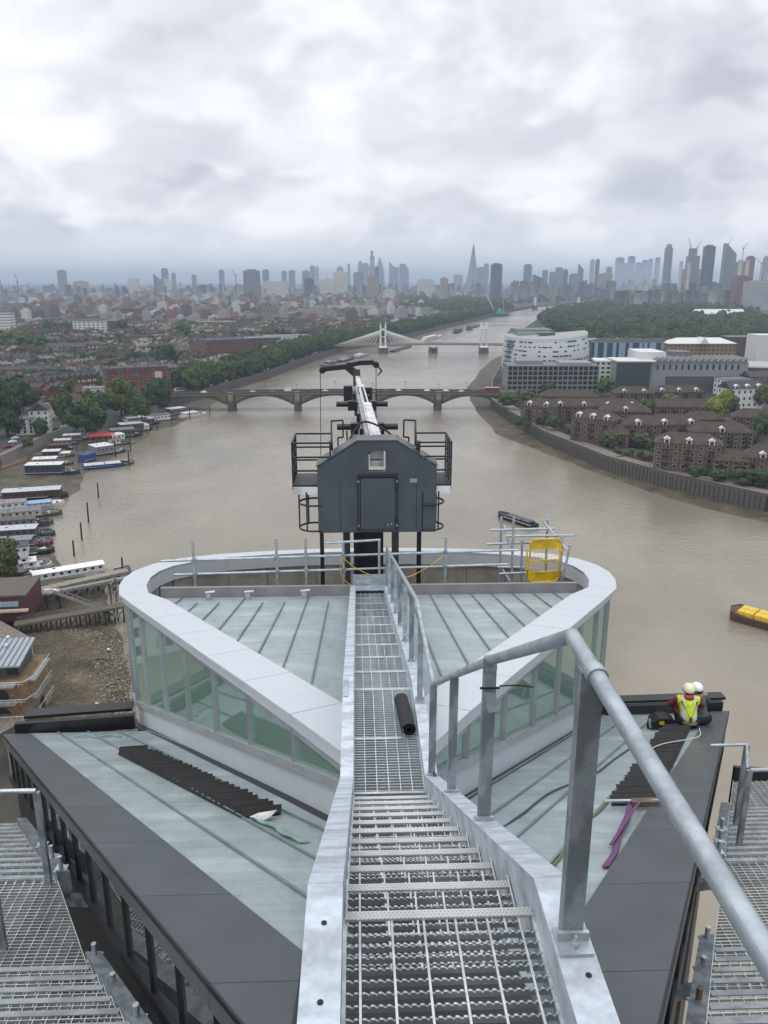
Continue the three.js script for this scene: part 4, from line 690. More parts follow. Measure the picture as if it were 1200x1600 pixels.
    P('belt', [0, 1, 2, 3, 4, 5, 6, 7].map(i => { const a1 = i / 7 * Math.PI, a2 = (i + 1) / 7 * Math.PI; return i < 7 ? beam([0.2 * Math.cos(a1), 0.235, 0.05 + 0.17 * Math.sin(a1)], [0.2 * Math.cos(a2), 0.235, 0.05 + 0.17 * Math.sin(a2)], 0.025, 0.05) : B(0.03, 0.06, 0.03, 0, 0.235, 0.225); }), M.boomG, t);
    const hood = new THREE.SphereGeometry(0.1, 16, 10, 0, Math.PI * 2, 0, Math.PI * 0.75); hood.scale(1.05, 0.75, 0.8); hood.translate(0, 0.68, -0.08); P('hood', hood, M.red, t);
  }
  return t;
}
{
  const hv = mat([0.72, 0.70, 0.50], 0.4), hw = mat([0.8, 0.8, 0.79], 0.35);
  roofer('crouching worker seen from behind in yellow vest and red hood', RF(5.92, 13.15, 0.0), -0.15, { vest: true, helmet: hv, tilt: 0.25, shirt: [0.20, 0.03, 0.035], fore: [0.20, 0.03, 0.035], elL: [-0.32, 0.42, -0.25], waL: [-0.2, 0.3, -0.45], elR: [0.33, 0.42, -0.25], waR: [0.24, 0.28, -0.46] });
  roofer('crouching worker in white helmet behind the one in yellow vest', RF(6.25, 13.36, 0.0), 0.35, { helmet: hw, tilt: -0.1, shirt: [0.10, 0.10, 0.11], fore: [0.13, 0.13, 0.14], elL: [-0.32, 0.42, -0.25], waL: [-0.2, 0.3, -0.45], elR: [0.36, 0.44, -0.2], waR: [0.44, 0.32, -0.4] });
  const bg = thing('tool_bag', 'black tool bag with small yellow label left of the crouching worker', 'bag', RF(5.45, 13.2, 0.0));
  const bs = new THREE.Shape([[-0.22, 0], [0.22, 0], [0.2, 0.2], [0.1, 0.27], [-0.1, 0.27], [-0.2, 0.2]].map(q => new THREE.Vector2(...q))), sg2 = new THREE.ExtrudeGeometry(bs, { depth: 0.22, bevelEnabled: true, bevelSize: 0.02, bevelThickness: 0.02, bevelSegments: 2 }); sg2.translate(0, 0, -0.11); P('bag', sg2, M.blk, bg); P('label', B(0.09, 0.07, 0.01, -0.05, 0.2, 0.135), M.yellow, bg); P('strap', pipe([[-0.2, 0.15, 0.05], [-0.26, 0.24, 0.05], [-0.24, 0.08, 0.1]], 0.02, 6), M.boomG, bg);
}
// ================================================================ river, banks, foreshore
const YL = 6, YR = 8;                                  // embankment levels above low water
const g2 = (list, y) => list.map(([a, b]) => { const p = G(a, b, y); return [p[0], p[2]]; });
const leftEdge = [...g2([[0, 718], [60, 690], [100, 672], [190, 652], [270, 628], [360, 600], [420, 583], [480, 561], [540, 542], [600, 532], [650, 520], [700, 508], [760, 494], [795, 485]], YL - 1), [640, -2900], [1150, -3600], [1700, -3900]];
const leftNear = [[60, 60], [62, 5], [20, -16], [-26, -60], [-50, -110], [-64, -148], [-80, -182], [-100, -198], [-108, -236], [-140, -262], [-176, -330]];
const rightEdge = [...g2([[1200, 775], [1050, 742], [950, 715], [850, 675], [800, 645], [768, 624], [770, 596], [785, 566], [800, 545]], YR), [215, -1150], [262, -1330], [400, -1800], [640, -2480], [1050, -3280], [1700, -3650]];
{
  const far = 26000;
  const LP = [...leftNear, ...leftEdge, [far, -9000], [far, -far], [-far, -far], [-far, 600], [60, 600]];
  struct('ground', prism(LP, -2, YL), M.land);
  const RP = [[260, 300], [205, -200], ...rightEdge, [far, -8200], [far, 300]];
  struct('ground', prism(RP, -2, YR), M.land);
  const wg = new THREE.PlaneGeometry(4200, 5200, 1, 1); wg.rotateX(-Math.PI / 2); wg.translate(600, 0, -2000);
  struct('river_water', wg, M.water);
  // foreshore: strips falling from the wall foot to the low-water line
  const strip = (name, wall, water, m, yw) => {
    const l = [], n = wall.length, sub2 = 6;
    const at = (i, f) => { const a = wall[i], b = water[i], h = yw * (1 - f) - 0.12 * f + (f > 0 && f < 1 ? (fbm(a[0] * 0.05 + f * 7, a[1] * 0.05, 3, 77) - 0.5) * 0.8 * Math.min(1, yw) : 0); return [mix(a[0], b[0], f), h, mix(a[1], b[1], f)]; };
    for (let i = 0; i < n - 1; i++) for (let j = 0; j < sub2; j++) { const p = at(i, j / sub2), q = at(i + 1, j / sub2), r = at(i + 1, (j + 1) / sub2), s = at(i, (j + 1) / sub2); l.push([p, q, r], [p, r, s]); }
    const g = tris(l); struct(name, g, m);
  };
  const densify = (a, k = 4) => { const o = []; for (let i = 0; i < a.length - 1; i++) for (let j = 0; j < k; j++) { const f = j / k; const w = (j ? 1 : 0) * (hash(i, j, 3) - 0.5) * 3; o.push([mix(a[i][0], a[i + 1][0], f) + w, mix(a[i][1], a[i + 1][1], f) + w]); } o.push(a[a.length - 1]); return o; };
  const dm = a => { const o = []; for (let i = 0; i < a.length - 1; i++) for (let j = 0; j < 4; j++) o.push([mix(a[i][0], a[i + 1][0], j / 4), mix(a[i][1], a[i + 1][1], j / 4)]); o.push(a[a.length - 1]); return o; };
  M.mud.side = M.shingle.side = THREE.DoubleSide;
  strip('foreshore', dm([[62, 5], [20, -16], [-26, -60], [-50, -110], [-64, -148], [-80, -182], [-100, -198], [-108, -236]]), densify([[75, -30], [40, -50], [0, -90], [-30, -130], ...g2([[215, 1120], [208, 1000], [180, 940], [160, 905]], 0)]), M.shingle, 2.2);
  strip('foreshore', dm([[-108, -236], [-140, -262], [-176, -330], ...g2([[0, 718], [60, 690], [100, 672]], 1)]), densify(g2([[150, 905], [108, 885], [84, 850], [100, 792], [135, 768], [140, 742]], 0)), M.mud, 1.6);
  strip('foreshore', dm(g2([[100, 672], [190, 655], [270, 634], [360, 607]], 1)), densify(g2([[140, 742], [230, 690], [310, 648], [390, 606]], 0)), M.mud, 1.2);
  strip('foreshore', dm([[260, 300], [205, -200], ...rightEdge.slice(0, 6)]), densify([[230, 260], [190, -200], ...g2([[1200, 818], [1050, 782], [950, 746], [850, 708], [768, 676], [740, 640]], 0)]), M.mud, 1.6);
  strip('foreshore', dm(rightEdge.slice(5, 9)), densify(g2([[742, 640], [722, 606], [748, 578], [790, 548]], 0)), M.mud, 1.4);
  const sandbar = g2([[0, 716], [20, 707], [47, 706], [40, 722], [0, 735]], 1);
  struct('sand_patch', prism(sandbar, 0.6, 1.75), M.sand);
  struct('weed_patch', prism(g2([[28, 703], [90, 684], [86, 694], [48, 706]], 1), 0.6, 1.6), M.grass);
  // embankment wall copings and riverside walks
  const ribbon = (name, line, w0, w1, y, m, th = 0.3) => { const g = []; for (let i = 0; i < line.length - 1; i++) { const a = line[i], b = line[i + 1], d = nrm([b[0] - a[0], 0, b[1] - a[1]]), n = [-d[2], 0, d[0]], q = (p, w) => [p[0] + n[0] * w, y, p[1] + n[2] * w]; g.push(plate([q(a, w0), q(b, w0), q(b, w1), q(a, w1)], [0, -th, 0])); } return struct(name, g, m); };
  ribbon('riverside_path', rightEdge.slice(0, 6), 1.2, 9, YR + 0.05, M.paving, 0.05);
  ribbon('embankment_road', leftEdge.slice(0, 13), -4.5, -20, YL + 0.05, M.asphalt, 0.05);
  ribbon('embankment_pavement', leftEdge.slice(0, 13), -0.6, -4.5, YL + 0.12, M.paving, 0.12);
  // parapet walls as things, with piers of the timber facing on the right bank
  const wallRun = (line, s, h, y0, y1, m, label, name = 'river_wall') => {
    const o = [line[0][0], y0, line[0][1]], t = thing(name, label, 'wall', o), g = [];
    for (let i = 0; i < line.length - 1; i++) { const a = line[i], b = line[i + 1], d = nrm([b[0] - a[0], 0, b[1] - a[1]]), n = mul([-d[2], 0, d[0]], s); g.push(plate([[a[0], y1, a[1]], [b[0], y1, b[1]], [b[0], y0, b[1]], [a[0], y0, a[1]]], mul(n, 0.7))); }
    PW('wall', g, m, t); return t;
  };
  const wetwood = mat([0.085, 0.08, 0.06], 0.9, 0, { map: T.wood }), rw = wallRun(rightEdge.slice(0, 6), -1, 1, -0.5, YR + 0.9, M.darkstone, 'dark timber-faced river wall along the housing bank');
  for (let i = 0; i < 5; i++) { const a = rightEdge[i], b = rightEdge[i + 1], L = Math.hypot(b[0] - a[0], b[1] - a[1]); for (let k = 0; k < L; k += 2.3) { const f = k / L; PW('fender_post', B(0.34, YR - 0.5, 0.34, mix(a[0], b[0], f) - 0.72, YR / 2 - 0.3, mix(a[1], b[1], f) + 0.2), wetwood, rw); } PW('cap', plate([[a[0], YR + 1.0, a[1]], [b[0], YR + 1.0, b[1]], [b[0] + 0.9, YR + 1.0, b[1] + 0.3], [a[0] + 0.9, YR + 1.0, a[1] + 0.3]], [0, -0.1, 0]), M.stone, rw); }
  wallRun(leftEdge.slice(0, 5), 1, 1, -0.5, YL + 1.1, M.stone, 'pale stone embankment wall behind the moored houseboats');
  wallRun(leftEdge.slice(4, 14), 1, 1, -0.5, YL + 1.1, M.darkstone, 'long curved stone embankment wall beneath the row of trees');
  wallRun(rightEdge.slice(5, 10), -1, 1, -0.5, YR + 0.9, M.stone, 'river wall in front of the curved white building');
}
// ================================================================ arch bridge in the middle distance
const lampGeo = join([rod([0, 0, 0], [0, 5, 0], 0.12, 6, 0.08), B(1.4, 0.1, 0.1, 0, 5, 0), B(0.35, 0.5, 0.35, -0.7, 5.2, 0), B(0.35, 0.5, 0.35, 0.7, 5.2, 0), B(0.35, 0.6, 0.35, 0, 5.4, 0)]);
const bridgeZ = -590, bw = 12;
{
  const x0 = -141, x1 = 106, pier = [-91.5, -43.3, 11.8, 59.8];
  const t = thing('arch_bridge', 'low brown iron and stone bridge of five arches crossing the river', 'bridge', [-15, 0, bridgeZ]);
  const top = x => 11.6 + 1.5 * (1 - ((x + 17) / 125) ** 2);
  const s = new THREE.Shape(); s.moveTo(x0, 4.5);
  const spans = [[x0 + 4, pier[0] - 3], [pier[0] + 3, pier[1] - 3], [pier[1] + 3, pier[2] - 3], [pier[2] + 3, pier[3] - 3], [pier[3] + 3, x1 - 3]];
  for (const [a, b] of spans) { s.lineTo(a, 4.5); for (let i = 0; i <= 16; i++) { const f = i / 16, x = mix(a, b, f); s.lineTo(x, 4.5 + (top((a + b) / 2) - 6.6) * (1 - (2 * f - 1) ** 2)); } s.lineTo(b, 4.5); }
  s.lineTo(x1, 4.5); for (let i = 20; i >= 0; i--) { const x = mix(x0, x1, i / 20); s.lineTo(x, top(x)); }
  const eg = new THREE.ExtrudeGeometry(s, { depth: bw, bevelEnabled: false }); eg.translate(0, 0, bridgeZ - bw / 2);
  PW('arches', eg, mat([0.10, 0.09, 0.065], 0.8, 0, { map: T.conc }), t);
  const band = []; for (let i = 0; i < 20; i++) { const a = mix(x0, x1, i / 20), b = mix(x0, x1, (i + 1) / 20); band.push(beam([a, top(a) - 0.6, bridgeZ + bw / 2 + 0.25], [b, top(b) - 0.6, bridgeZ + bw / 2 + 0.25], 0.5, 0.5)); }
  PW('cornice', band, M.stone, t);
  for (const z of [bw / 2, -bw / 2]) { const pr = []; for (let i = 0; i < 20; i++) { const a = mix(x0, x1, i / 20), b = mix(x0, x1, (i + 1) / 20); pr.push(beam([a, top(a) + 0.6, bridgeZ + z], [b, top(b) + 0.6, bridgeZ + z], 0.35, 1.2)); } PW('parapet', pr, M.darkstone, t); }
  spans.forEach(([a, b]) => { const g = []; for (let i = 0; i < 16; i++) { const y = f => 4.55 + (top((a + b) / 2) - 6.6) * (1 - (2 * f - 1) ** 2); g.push(beam([mix(a, b, i / 16), y(i / 16) + 0.25, bridgeZ + bw / 2 + 0.15], [mix(a, b, (i + 1) / 16), y((i + 1) / 16) + 0.25, bridgeZ + bw / 2 + 0.15], 0.4, 0.7)); } PW('arch_rib', g, M.darkstone, t); });
  const gold = mat([0.22, 0.185, 0.09], 0.7, 0, { map: T.conc });
  for (const p of pier) {
    const q = PW('pier', [B(4.6, 8, bw + 3, p, 3.6, bridgeZ), prism([[p - 2.3, bridgeZ + bw / 2 + 1.5], [p + 2.3, bridgeZ + bw / 2 + 1.5], [p, bridgeZ + bw / 2 + 4]], -0.5, 6.5)], M.darkstone, t);
    PW('pier_buttress', [B(3.6, 6.4, 1.4, p, top(p) - 3.4, bridgeZ + bw / 2 + 0.6), B(4.2, 0.7, 2.0, p, top(p) + 0.9, bridgeZ + bw / 2 + 0.4)], M.stone, q);
    for (const s2 of [-1, 1]) PW('spandrel_panel', plate([[p + s2 * 3, top(p) - 1.4, bridgeZ + bw / 2 + 0.06], [p + s2 * 12, top(p) - 1.4, bridgeZ + bw / 2 + 0.06], [p + s2 * 3.4, 6.6, bridgeZ + bw / 2 + 0.06]], [0, 0, -0.05]), gold, q);
    put(lampGeo, M.steelD, 'lamp', q, [p + 15, top(p) + 1.2, bw / 2 + 0.2].map((v, i) => i === 2 ? v : v), 0);
  }
  for (const x of [-118, -68, -16, 36, 82]) put(lampGeo, M.steelD, 'lamp', t, [x + 15, top(x) + 1.2, -bw / 2], 0);
  PW('deck', plate([[x0 - 30, 11.7, bridgeZ - bw / 2 + 0.3], [x0, 11.7, bridgeZ - bw / 2 + 0.3], [x0, 11.7, bridgeZ + bw / 2 - 0.3], [x0 - 30, 9, bridgeZ + bw / 2 - 0.3]], [0, -4, 0]), M.asphalt, t);
  // approach slopes
  PW('abutment', [B(12, 13.2, bw + 2, x1 + 5.5, 6.2, bridgeZ), B(8, 11.4, bw + 2, x0 - 3.6, 5.6, bridgeZ)], M.darkstone, t);
  t.userData.top = undefined; delete t.userData.top;
  // traffic
  const carG = (() => { const s2 = new THREE.Shape([[-2.1, 0.35], [-2.1, 0.85], [-1.3, 0.95], [-0.7, 1.45], [0.9, 1.45], [1.5, 0.95], [2.1, 0.85], [2.1, 0.35]].map(q => new THREE.Vector2(...q))); const e = new THREE.ExtrudeGeometry(s2, { depth: 1.7, bevelEnabled: true, bevelSize: 0.05, bevelThickness: 0.05, bevelSegments: 1 }); e.translate(0, 0, -0.85); return fin(e); })();
  const glassG = join([B(2.1, 0.42, 1.74, 0.1, 1.18, 0)]), wheelG = join([rod([0, 0.33, 0.92], [0, 0.33, 0.7], 0.33, 12, 0.33, true)]);
  var makeCar = (label, x, y, z, ry, color, group) => {
    const c = thing('car', label, 'car', [x, y, z], ry, group), m = carPaint[color] || (carPaint[color] = mat(color, 0.35, 0.1));
    put(carG, m, 'body', c, [0, 0, 0]); put(glassG, M.pane, 'windows', c, [0, 0, 0]);
    for (const [wx, wr] of [[-1.3, 0], [1.3, 0], [-1.3, Math.PI], [1.3, Math.PI]]) put(wheelG, M.blk, 'wheel', c, [wr ? wx : wx, 0, 0], wr);
    return c;
  };
  const carPaint = {};
  const cars = [['#e8e8e6', -112, 'white car first from the left bank end on the arch bridge'], ['#3a3d42', -97, 'dark grey car left of the first bridge pier'], ['#c9cccf', -76, 'silver car between the first and second bridge piers'], ['#5a6a86', -62, 'blue grey car left of the white van on the bridge'], ['#26282b', -36, 'black car just right of the white van on the bridge'], ['#d9dadb', -23, 'white car left of the crane boom on the bridge'], ['#8fa4bd', -2, 'pale blue car behind the crane boom on the bridge'], ['#33507e', 22, 'blue car right of the middle bridge pier'], ['#e4e5e6', 31, 'white car right of the blue one on the bridge'], ['#e9e9ea', 52, 'white car left of the last bridge pier'], ['#f0f0f0', 66, 'white car just right of the last bridge pier'], ['#dfe0e2', 77, 'white car second right of the last bridge pier'], ['#4b4e55', 88, 'dark car nearest the red bus on the bridge']];
  for (const [c, x, l] of cars) makeCar(l, x, top(x) + 0.04, bridgeZ + (hash(x, 5) > 0.5 ? 2.2 : -1.5), 0, c, 'cars on the arch bridge');
  const van = thing('van', 'white box van crossing the left half of the arch bridge', 'van', [-50, top(-50), bridgeZ + 2]);
  P('body', [B(3.6, 2.6, 2.1, 0.6, 1.7, 0)], M.white, van); P('cab', B(1.5, 1.8, 2.0, -2.0, 1.2, 0), M.white, van); P('windscreen', B(0.1, 0.7, 1.8, -2.76, 1.6, 0), M.pane, van);
  for (const x of [-1.9, 1.4]) for (const z of [0.95, -0.95]) P('wheel', rod([x, 0.4, z - 0.12], [x, 0.4, z + 0.12], 0.4, 12, 0.4, true), M.blk, van);
  const bus = thing('double_decker_bus', 'red double-decker bus at the right end of the arch bridge', 'bus', [99.5, 11.6, bridgeZ + 2]);
  P('body', B(11, 3.9, 2.5, 0, 2.35, 0), M.red, bus); P('stripe', B(11.04, 0.35, 2.54, 0, 2.4, 0), mat([0.10, 0.02, 0.06], 0.4), bus);
  for (let i = 0; i < 6; i++) for (const y of [1.75, 3.4]) P('window', B(1.5, 0.75, 2.58, -4.4 + i * 1.75, y, 0), M.paneB, bus);
  P('roof', B(10.9, 0.08, 2.4, 0, 4.34, 0), M.white, bus);
  for (const x of [-3.6, 3.4]) for (const z of [1.15, -1.15]) P('wheel', rod([x, 0.5, z - 0.12], [x, 0.5, z + 0.12], 0.5, 12, 0.5, true), M.blk, bus);
}
// ================================================================ cable-stayed bridge beyond
{
  const z = -1060, t = thing('cable_bridge', 'pale pink and white cable-stayed bridge behind the crane boom', 'bridge', [100, 0, z]);
  const pk = mat([0.55, 0.40, 0.36], 0.7, 0, { map: T.conc }), wg = mat([0.62, 0.66, 0.62], 0.6), wp = mat([0.72, 0.72, 0.70], 0.6);
  const X = [-20, 35, 100, 166, 222];
  PW('deck', [beam([X[0] - 60, 8.6, z], [X[0], 9.4, z], 12, 1.2), beam([X[0], 9.4, z], [X[2], 11.4, z], 12, 1.4), beam([X[2], 11.4, z], [X[4], 9.6, z], 12, 1.4), beam([X[4], 9.6, z], [X[4] + 40, 8.4, z], 12, 1.2)], M.stone, t);
  PW('fascia', [beam([X[0] - 50, 10, z + 6.2], [X[2], 12.5, z + 6.2], 0.4, 1.8), beam([X[2], 12.5, z + 6.2], [X[4] + 10, 10.4, z + 6.2], 0.4, 1.8)], pk, t);
  PW('parapet', [beam([X[0] - 50, 10, z - 6.2], [X[2], 12.5, z - 6.2], 0.4, 1.8), beam([X[2], 12.5, z - 6.2], [X[4] + 10, 10.4, z - 6.2], 0.4, 1.8)], pk, t);
  for (const x of [X[1], X[3]]) {
    for (const dx of [-3.2, 3.2]) {
      const tw = PW('tower', [rod([x + dx, 4, z + 6], [x + dx, 33, z + 6], 1.25, 8, 0.85), rod([x + dx, 33, z + 6], [x + dx, 34.4, z + 6], 1.25, 8, 1.1, true), rod([x + dx, 34.4, z + 6], [x + dx, 40, z + 6], 0.7, 8, 0.05)], wg, t);
      PW('band', [rod([x + dx, 14, z + 6], [x + dx, 15, z + 6], 1.5, 8, 1.5, true), rod([x + dx, 24, z + 6], [x + dx, 24.8, z + 6], 1.3, 8, 1.3, true)], wp, tw);
      PW('tower', [rod([x + dx, 4, z - 6], [x + dx, 33, z - 6], 1.25, 8, 0.85), rod([x + dx, 33, z - 6], [x + dx, 39, z - 6], 0.9, 8, 0.05)], wg, t);
    }
    PW('cross_tie', [B(6, 1.2, 0.8, x, 30, z + 6), B(6, 1, 0.8, x, 21, z + 6), B(1, 1, 12, x, 31, z)], wp, t);
    const pi = PW('pier', [rod([x - 2.6, -0.5, z + 6], [x - 2.6, 7.5, z + 6], 4.2, 14, 3.4, true), rod([x + 2.6, -0.5, z + 6], [x + 2.6, 7.5, z + 6], 4.2, 14, 3.4, true), B(9, 7, 14, x, 3.6, z)], M.darkstone, t);
    PW('pier_cap', [rod([x - 2.6, 7.5, z + 6], [x - 2.6, 9.6, z + 6], 3.2, 14, 2.2, true), rod([x + 2.6, 7.5, z + 6], [x + 2.6, 9.6, z + 6], 3.2, 14, 2.2, true)], wp, pi);
    if (x === X[1]) for (const s of [-1, 1]) for (let k = 1; k <= 9; k++) PW('cable', rod([x, 32 - k * 0.2, z + 6], [x + s * (6 + k * 5.6), 12.4, z + 6], 0.4, 5), wp, t);
    else for (const s of [-1, 1]) for (let k = 1; k <= 6; k++) PW('cable', rod([x, 32 - k * 0.2, z + 6], [x + s * (6 + k * 8), 12.4, z + 6], 0.16, 4), wp, t);
  }
  PW('pier', [rod([X[2] - 3.5, -0.5, z + 5], [X[2] - 3.5, 7.5, z + 5], 2.6, 12, 2.4, true), rod([X[2] + 3.5, -0.5, z + 5], [X[2] + 3.5, 7.5, z + 5], 2.6, 12, 2.4, true), B(8, 6, 10, X[2], 3, z)], M.darkstone, t);
  PW('scaffold_lift', (Array.from({ length: 6 }, (_, i) => B(8.4, 0.3, 4, X[3], 14 + i * 3.4, z + 6))), wp, t);
}
// ================================================================ suspension bridge far upstream of the skyline
{
  const z = -2660, t = thing('suspension_bridge', 'distant pale suspension bridge at the river bend beside the wood', 'bridge', [640, 0, z]);
  const a = FW(760, 472, -z), b = FW(960, 472, -z), y = a[1] * 0 + 12;
  PW('deck', beam([a[0] - 60, 13, z], [b[0], 13, z], 14, 2.6), M.stone, t);
  const tw = [FW(836, 470, -z)[0], FW(904, 470, -z)[0]];
  for (const x of tw) { PW('tower', [B(5, 30, 5, x, 23, z + 7), B(5, 30, 5, x, 23, z - 7)], M.white, t); PW('pier', B(14, 12, 24, x, 5.5, z), M.darkstone, t); }
  const cab = (xa, ya, xb, yb, sag) => { const p = []; for (let i = 0; i <= 10; i++) { const f = i / 10; p.push([mix(xa, xb, f), mix(ya, yb, f) - sag * 4 * f * (1 - f), z + 7]); } return pipe(p, 1.0, 5, 20); };
  PW('cable', cab(tw[0], 37, tw[1], 37, 18), M.red, t); PW('cable', cab(a[0] + 30, 16, tw[0], 37, 3), M.red, t); PW('cable', cab(tw[1], 37, b[0] - 60, 16, 3), M.red, t);
}
// ================================================================ boats
function hullGeo(L, W2, h, bow = 0.28) {                       // bow towards +x, flared
  const st = [], n = 14; for (let i = 0; i <= n; i++) { const f = i / n, x = -L / 2 + L * f, b = f > 1 - bow ? Math.sqrt(Math.max(0, 1 - ((f - 1 + bow) / bow) ** 2.2)) : f < 0.06 ? 0.82 : 1; st.push([x, W2 / 2 * b, h * (1 + 0.35 * Math.max(0, f - 0.6) / 0.4)]); }
  const l = []; for (let i = 0; i < n; i++) { const [a, b] = [st[i], st[i + 1]]; for (const s of [-1, 1]) { const p = [a[0], 0.0 - 0.3, s * a[1] * 0.8], q = [b[0], -0.3, s * b[1] * 0.8], r = [b[0], b[2], s * b[1]], u = [a[0], a[2], s * a[1]]; l.push(s > 0 ? [p, q, r] : [p, r, q], s > 0 ? [p, r, u] : [p, u, r]); } const d = (k, s) => [k[0], k[2] - 0.25, s * k[1] * 0.96]; l.push([d(a, 1), d(b, 1), d(b, -1)], [d(a, 1), d(b, -1), d(a, -1)]); }
  const e = st[0]; l.push([[e[0], -0.3, e[1] * 0.8], [e[0], e[2], e[1]], [e[0], e[2], -e[1]]], [[e[0], -0.3, e[1] * 0.8], [e[0], e[2], -e[1]], [e[0], -0.3, -e[1] * 0.8]]);
  return tris(l);
}
function boat(label, pa, pb, o) {                              // pa, pb: stern and bow at the waterline
  const A = G(...pa, 0), Bq = G(...pb, 0), L = len(sub(Bq, A)), c = lerp(A, Bq, 0.5), ry = Math.atan2(-(Bq[2] - A[2]), Bq[0] - A[0]);
  const Wd = o.w || Math.max(3.6, L * 0.2), h = o.h || 1.3, t = thing(o.name || 'houseboat', label, o.cat || 'houseboat', [c[0], 0, c[2]], ry, o.group);
  const hg = P('hull', hullGeo(L, Wd, h, o.bow || 0.28), o.hull || M.blk, t);
  hg.material.side = THREE.DoubleSide;
  P('gunwale', [beam([-L / 2, h + 0.05, Wd / 2], [L * 0.22, h + 0.05, Wd / 2], 0.12, 0.14), beam([-L / 2, h + 0.05, -Wd / 2], [L * 0.22, h + 0.05, -Wd / 2], 0.12, 0.14)], o.rim || M.white, hg);
  for (const cb of o.cabins || []) {                          // [x0,x1 as fractions, height, wall, roof, inset, y]
    const [f0, f1, ch, wall, roof, ins = 0.3, y0 = 0] = cb, x0 = (f0 - 0.5) * L, x1 = (f1 - 0.5) * L, cw = Wd - 2 * ins, cx = (x0 + x1) / 2, cl = x1 - x0, by = h - 0.2 + y0;
    const k = P('cabin', B(cl, ch, cw, cx, by + ch / 2, 0), wall, t);
    if (cb[7]) { const g = new THREE.CylinderGeometry(1, 1, cl + 0.5, 16, 1, false, 0, Math.PI); g.rotateZ(Math.PI / 2); g.scale(1, 0.5, cw / 2 + 0.25); g.translate(cx, by + ch - 0.02, 0); P('roof', g, roof, k); }
    else P('roof', [B(cl + 0.5, 0.16, cw + 0.5, cx, by + ch + 0.07, 0)], roof, k);
    const nw = Math.max(1, Math.floor(cl / 2.2)); if (!o.noWin) for (let i = 0; i < nw; i++) for (const s of [-1, 1]) P('window', B(1.0, Math.min(0.8, ch * 0.45), 0.06, x0 + (i + 0.5) * cl / nw, by + ch * 0.58, s * (cw / 2 + 0.02)), o.glass || M.pane, k);
    if (cl > 6 && ch > 1.2) { P('skylight', B(1.0, 0.2, 0.8, cx - cl * 0.2, by + ch + (cb[7] ? 0.5 : 0.2), 0), M.dgrey, k); P('vent', rod([cx + cl * 0.25, by + ch, 0.4], [cx + cl * 0.25, by + ch + 0.9, 0.4], 0.1, 8, 0.1, true), M.dgrey, k); }
  }
  if (o.rail) { for (let i = 0; i < 7; i++) { const x = L * (0.08 + i * 0.06); P('stanchion', rod([x, h, Wd / 2 * 0.8], [x, h + 0.9, Wd / 2 * 0.8], 0.04, 5), M.white, t); P('stanchion', rod([x, h, -Wd / 2 * 0.8], [x, h + 0.9, -Wd / 2 * 0.8], 0.04, 5), M.white, t); } P('rail', [rod([L * 0.08, h + 0.9, Wd / 2 * 0.8], [L * 0.44, h + 1.1, Wd / 2 * 0.72], 0.05, 5), rod([L * 0.08, h + 0.9, -Wd / 2 * 0.8], [L * 0.44, h + 1.1, -Wd / 2 * 0.72], 0.05, 5)], M.white, t); }
  if (o.mast) { P('mast', rod([L * o.mast[0], h, 0], [L * o.mast[0], h + o.mast[1], 0], 0.1, 6, 0.05), M.oldwood, t); }
  if (o.plants) for (let i = 0; i < 5; i++) { const g = new THREE.IcosahedronGeometry(0.5 + 0.2 * hash(i, 4), 1); const pa2 = g.attributes.position; for (let q = 0; q < pa2.count; q++) { const w = 0.7 + 0.6 * hash(Math.round(pa2.getX(q) * 90), Math.round(pa2.getY(q) * 90), Math.round(pa2.getZ(q) * 90)); pa2.setXYZ(q, pa2.getX(q) * w, pa2.getY(q) * w, pa2.getZ(q) * w); } g.computeVertexNormals(); g.translate(L * (0.22 + i * 0.045), h + 0.5, (hash(i, 7) - 0.5) * Wd * 0.5); P('potted_plant', g, M.grass, t); }
  if (o.clutter) { const r0 = Math.floor(Math.abs(c[0] * 7 + c[2] * 3)); for (let i = 0; i < 6; i++) { const f = hash(r0, i, 2), z = (hash(r0, i, 3) - 0.5) * Wd * 0.6, mt = [M.white, M.blue, M.oldwood, M.green, M.dgrey, M.lightblue, M.red, M.cream][Math.floor(hash(r0, i, 4) * 8)]; P('deck_box', B(0.6 + hash(r0, i, 5) * 1.2, 0.4 + hash(r0, i, 6) * 0.7, 0.5 + hash(r0, i, 7) * 0.6, L * (0.2 + 0.2 * f), h + 0.25, z, hash(r0, i, 8) * 2), mt, t); } P('mooring_rope', pipe([[L * 0.44, h * 1.2, 0], [L * 0.52, h * 0.7, 1], [L * 0.6, 0.4, 2]], 0.05, 5, 12), M.cream, t); P('life_ring', (() => { const g = new THREE.TorusGeometry(0.35, 0.1, 6, 14); g.translate(-L * 0.3, h + 0.9, Wd / 2 - 0.15); return g; })(), M.red, t); P('aerial', rod([-L * 0.2, h + 2, 0], [-L * 0.2, h + 5.5, 0], 0.04, 5), M.dgrey, t); }
  if (o.tender) P('dinghy', B(2.2, 0.5, 1.2, L * 0.3, h + 0.3, 0, 0.3), o.tender, t);
  return t;
}
const HB = 'houseboats moored along the left bank';
const bt = (label, pa, pb, o) => boat(label, pa, pb, { group: HB, ...o, w: (o.w || 5) * 1.2, clutter: true, cabins: (o.cabins || []).map(c => { c = c.slice(); c[2] *= 1.2; return c; }) });
const brown = mat([0.13, 0.055, 0.04], 0.7, 0, { map: T.wood }), paleroof = mat([0.55, 0.58, 0.62], 0.6, 0, { map: T.blotch }), maroon = mat([0.14, 0.03, 0.04], 0.6);
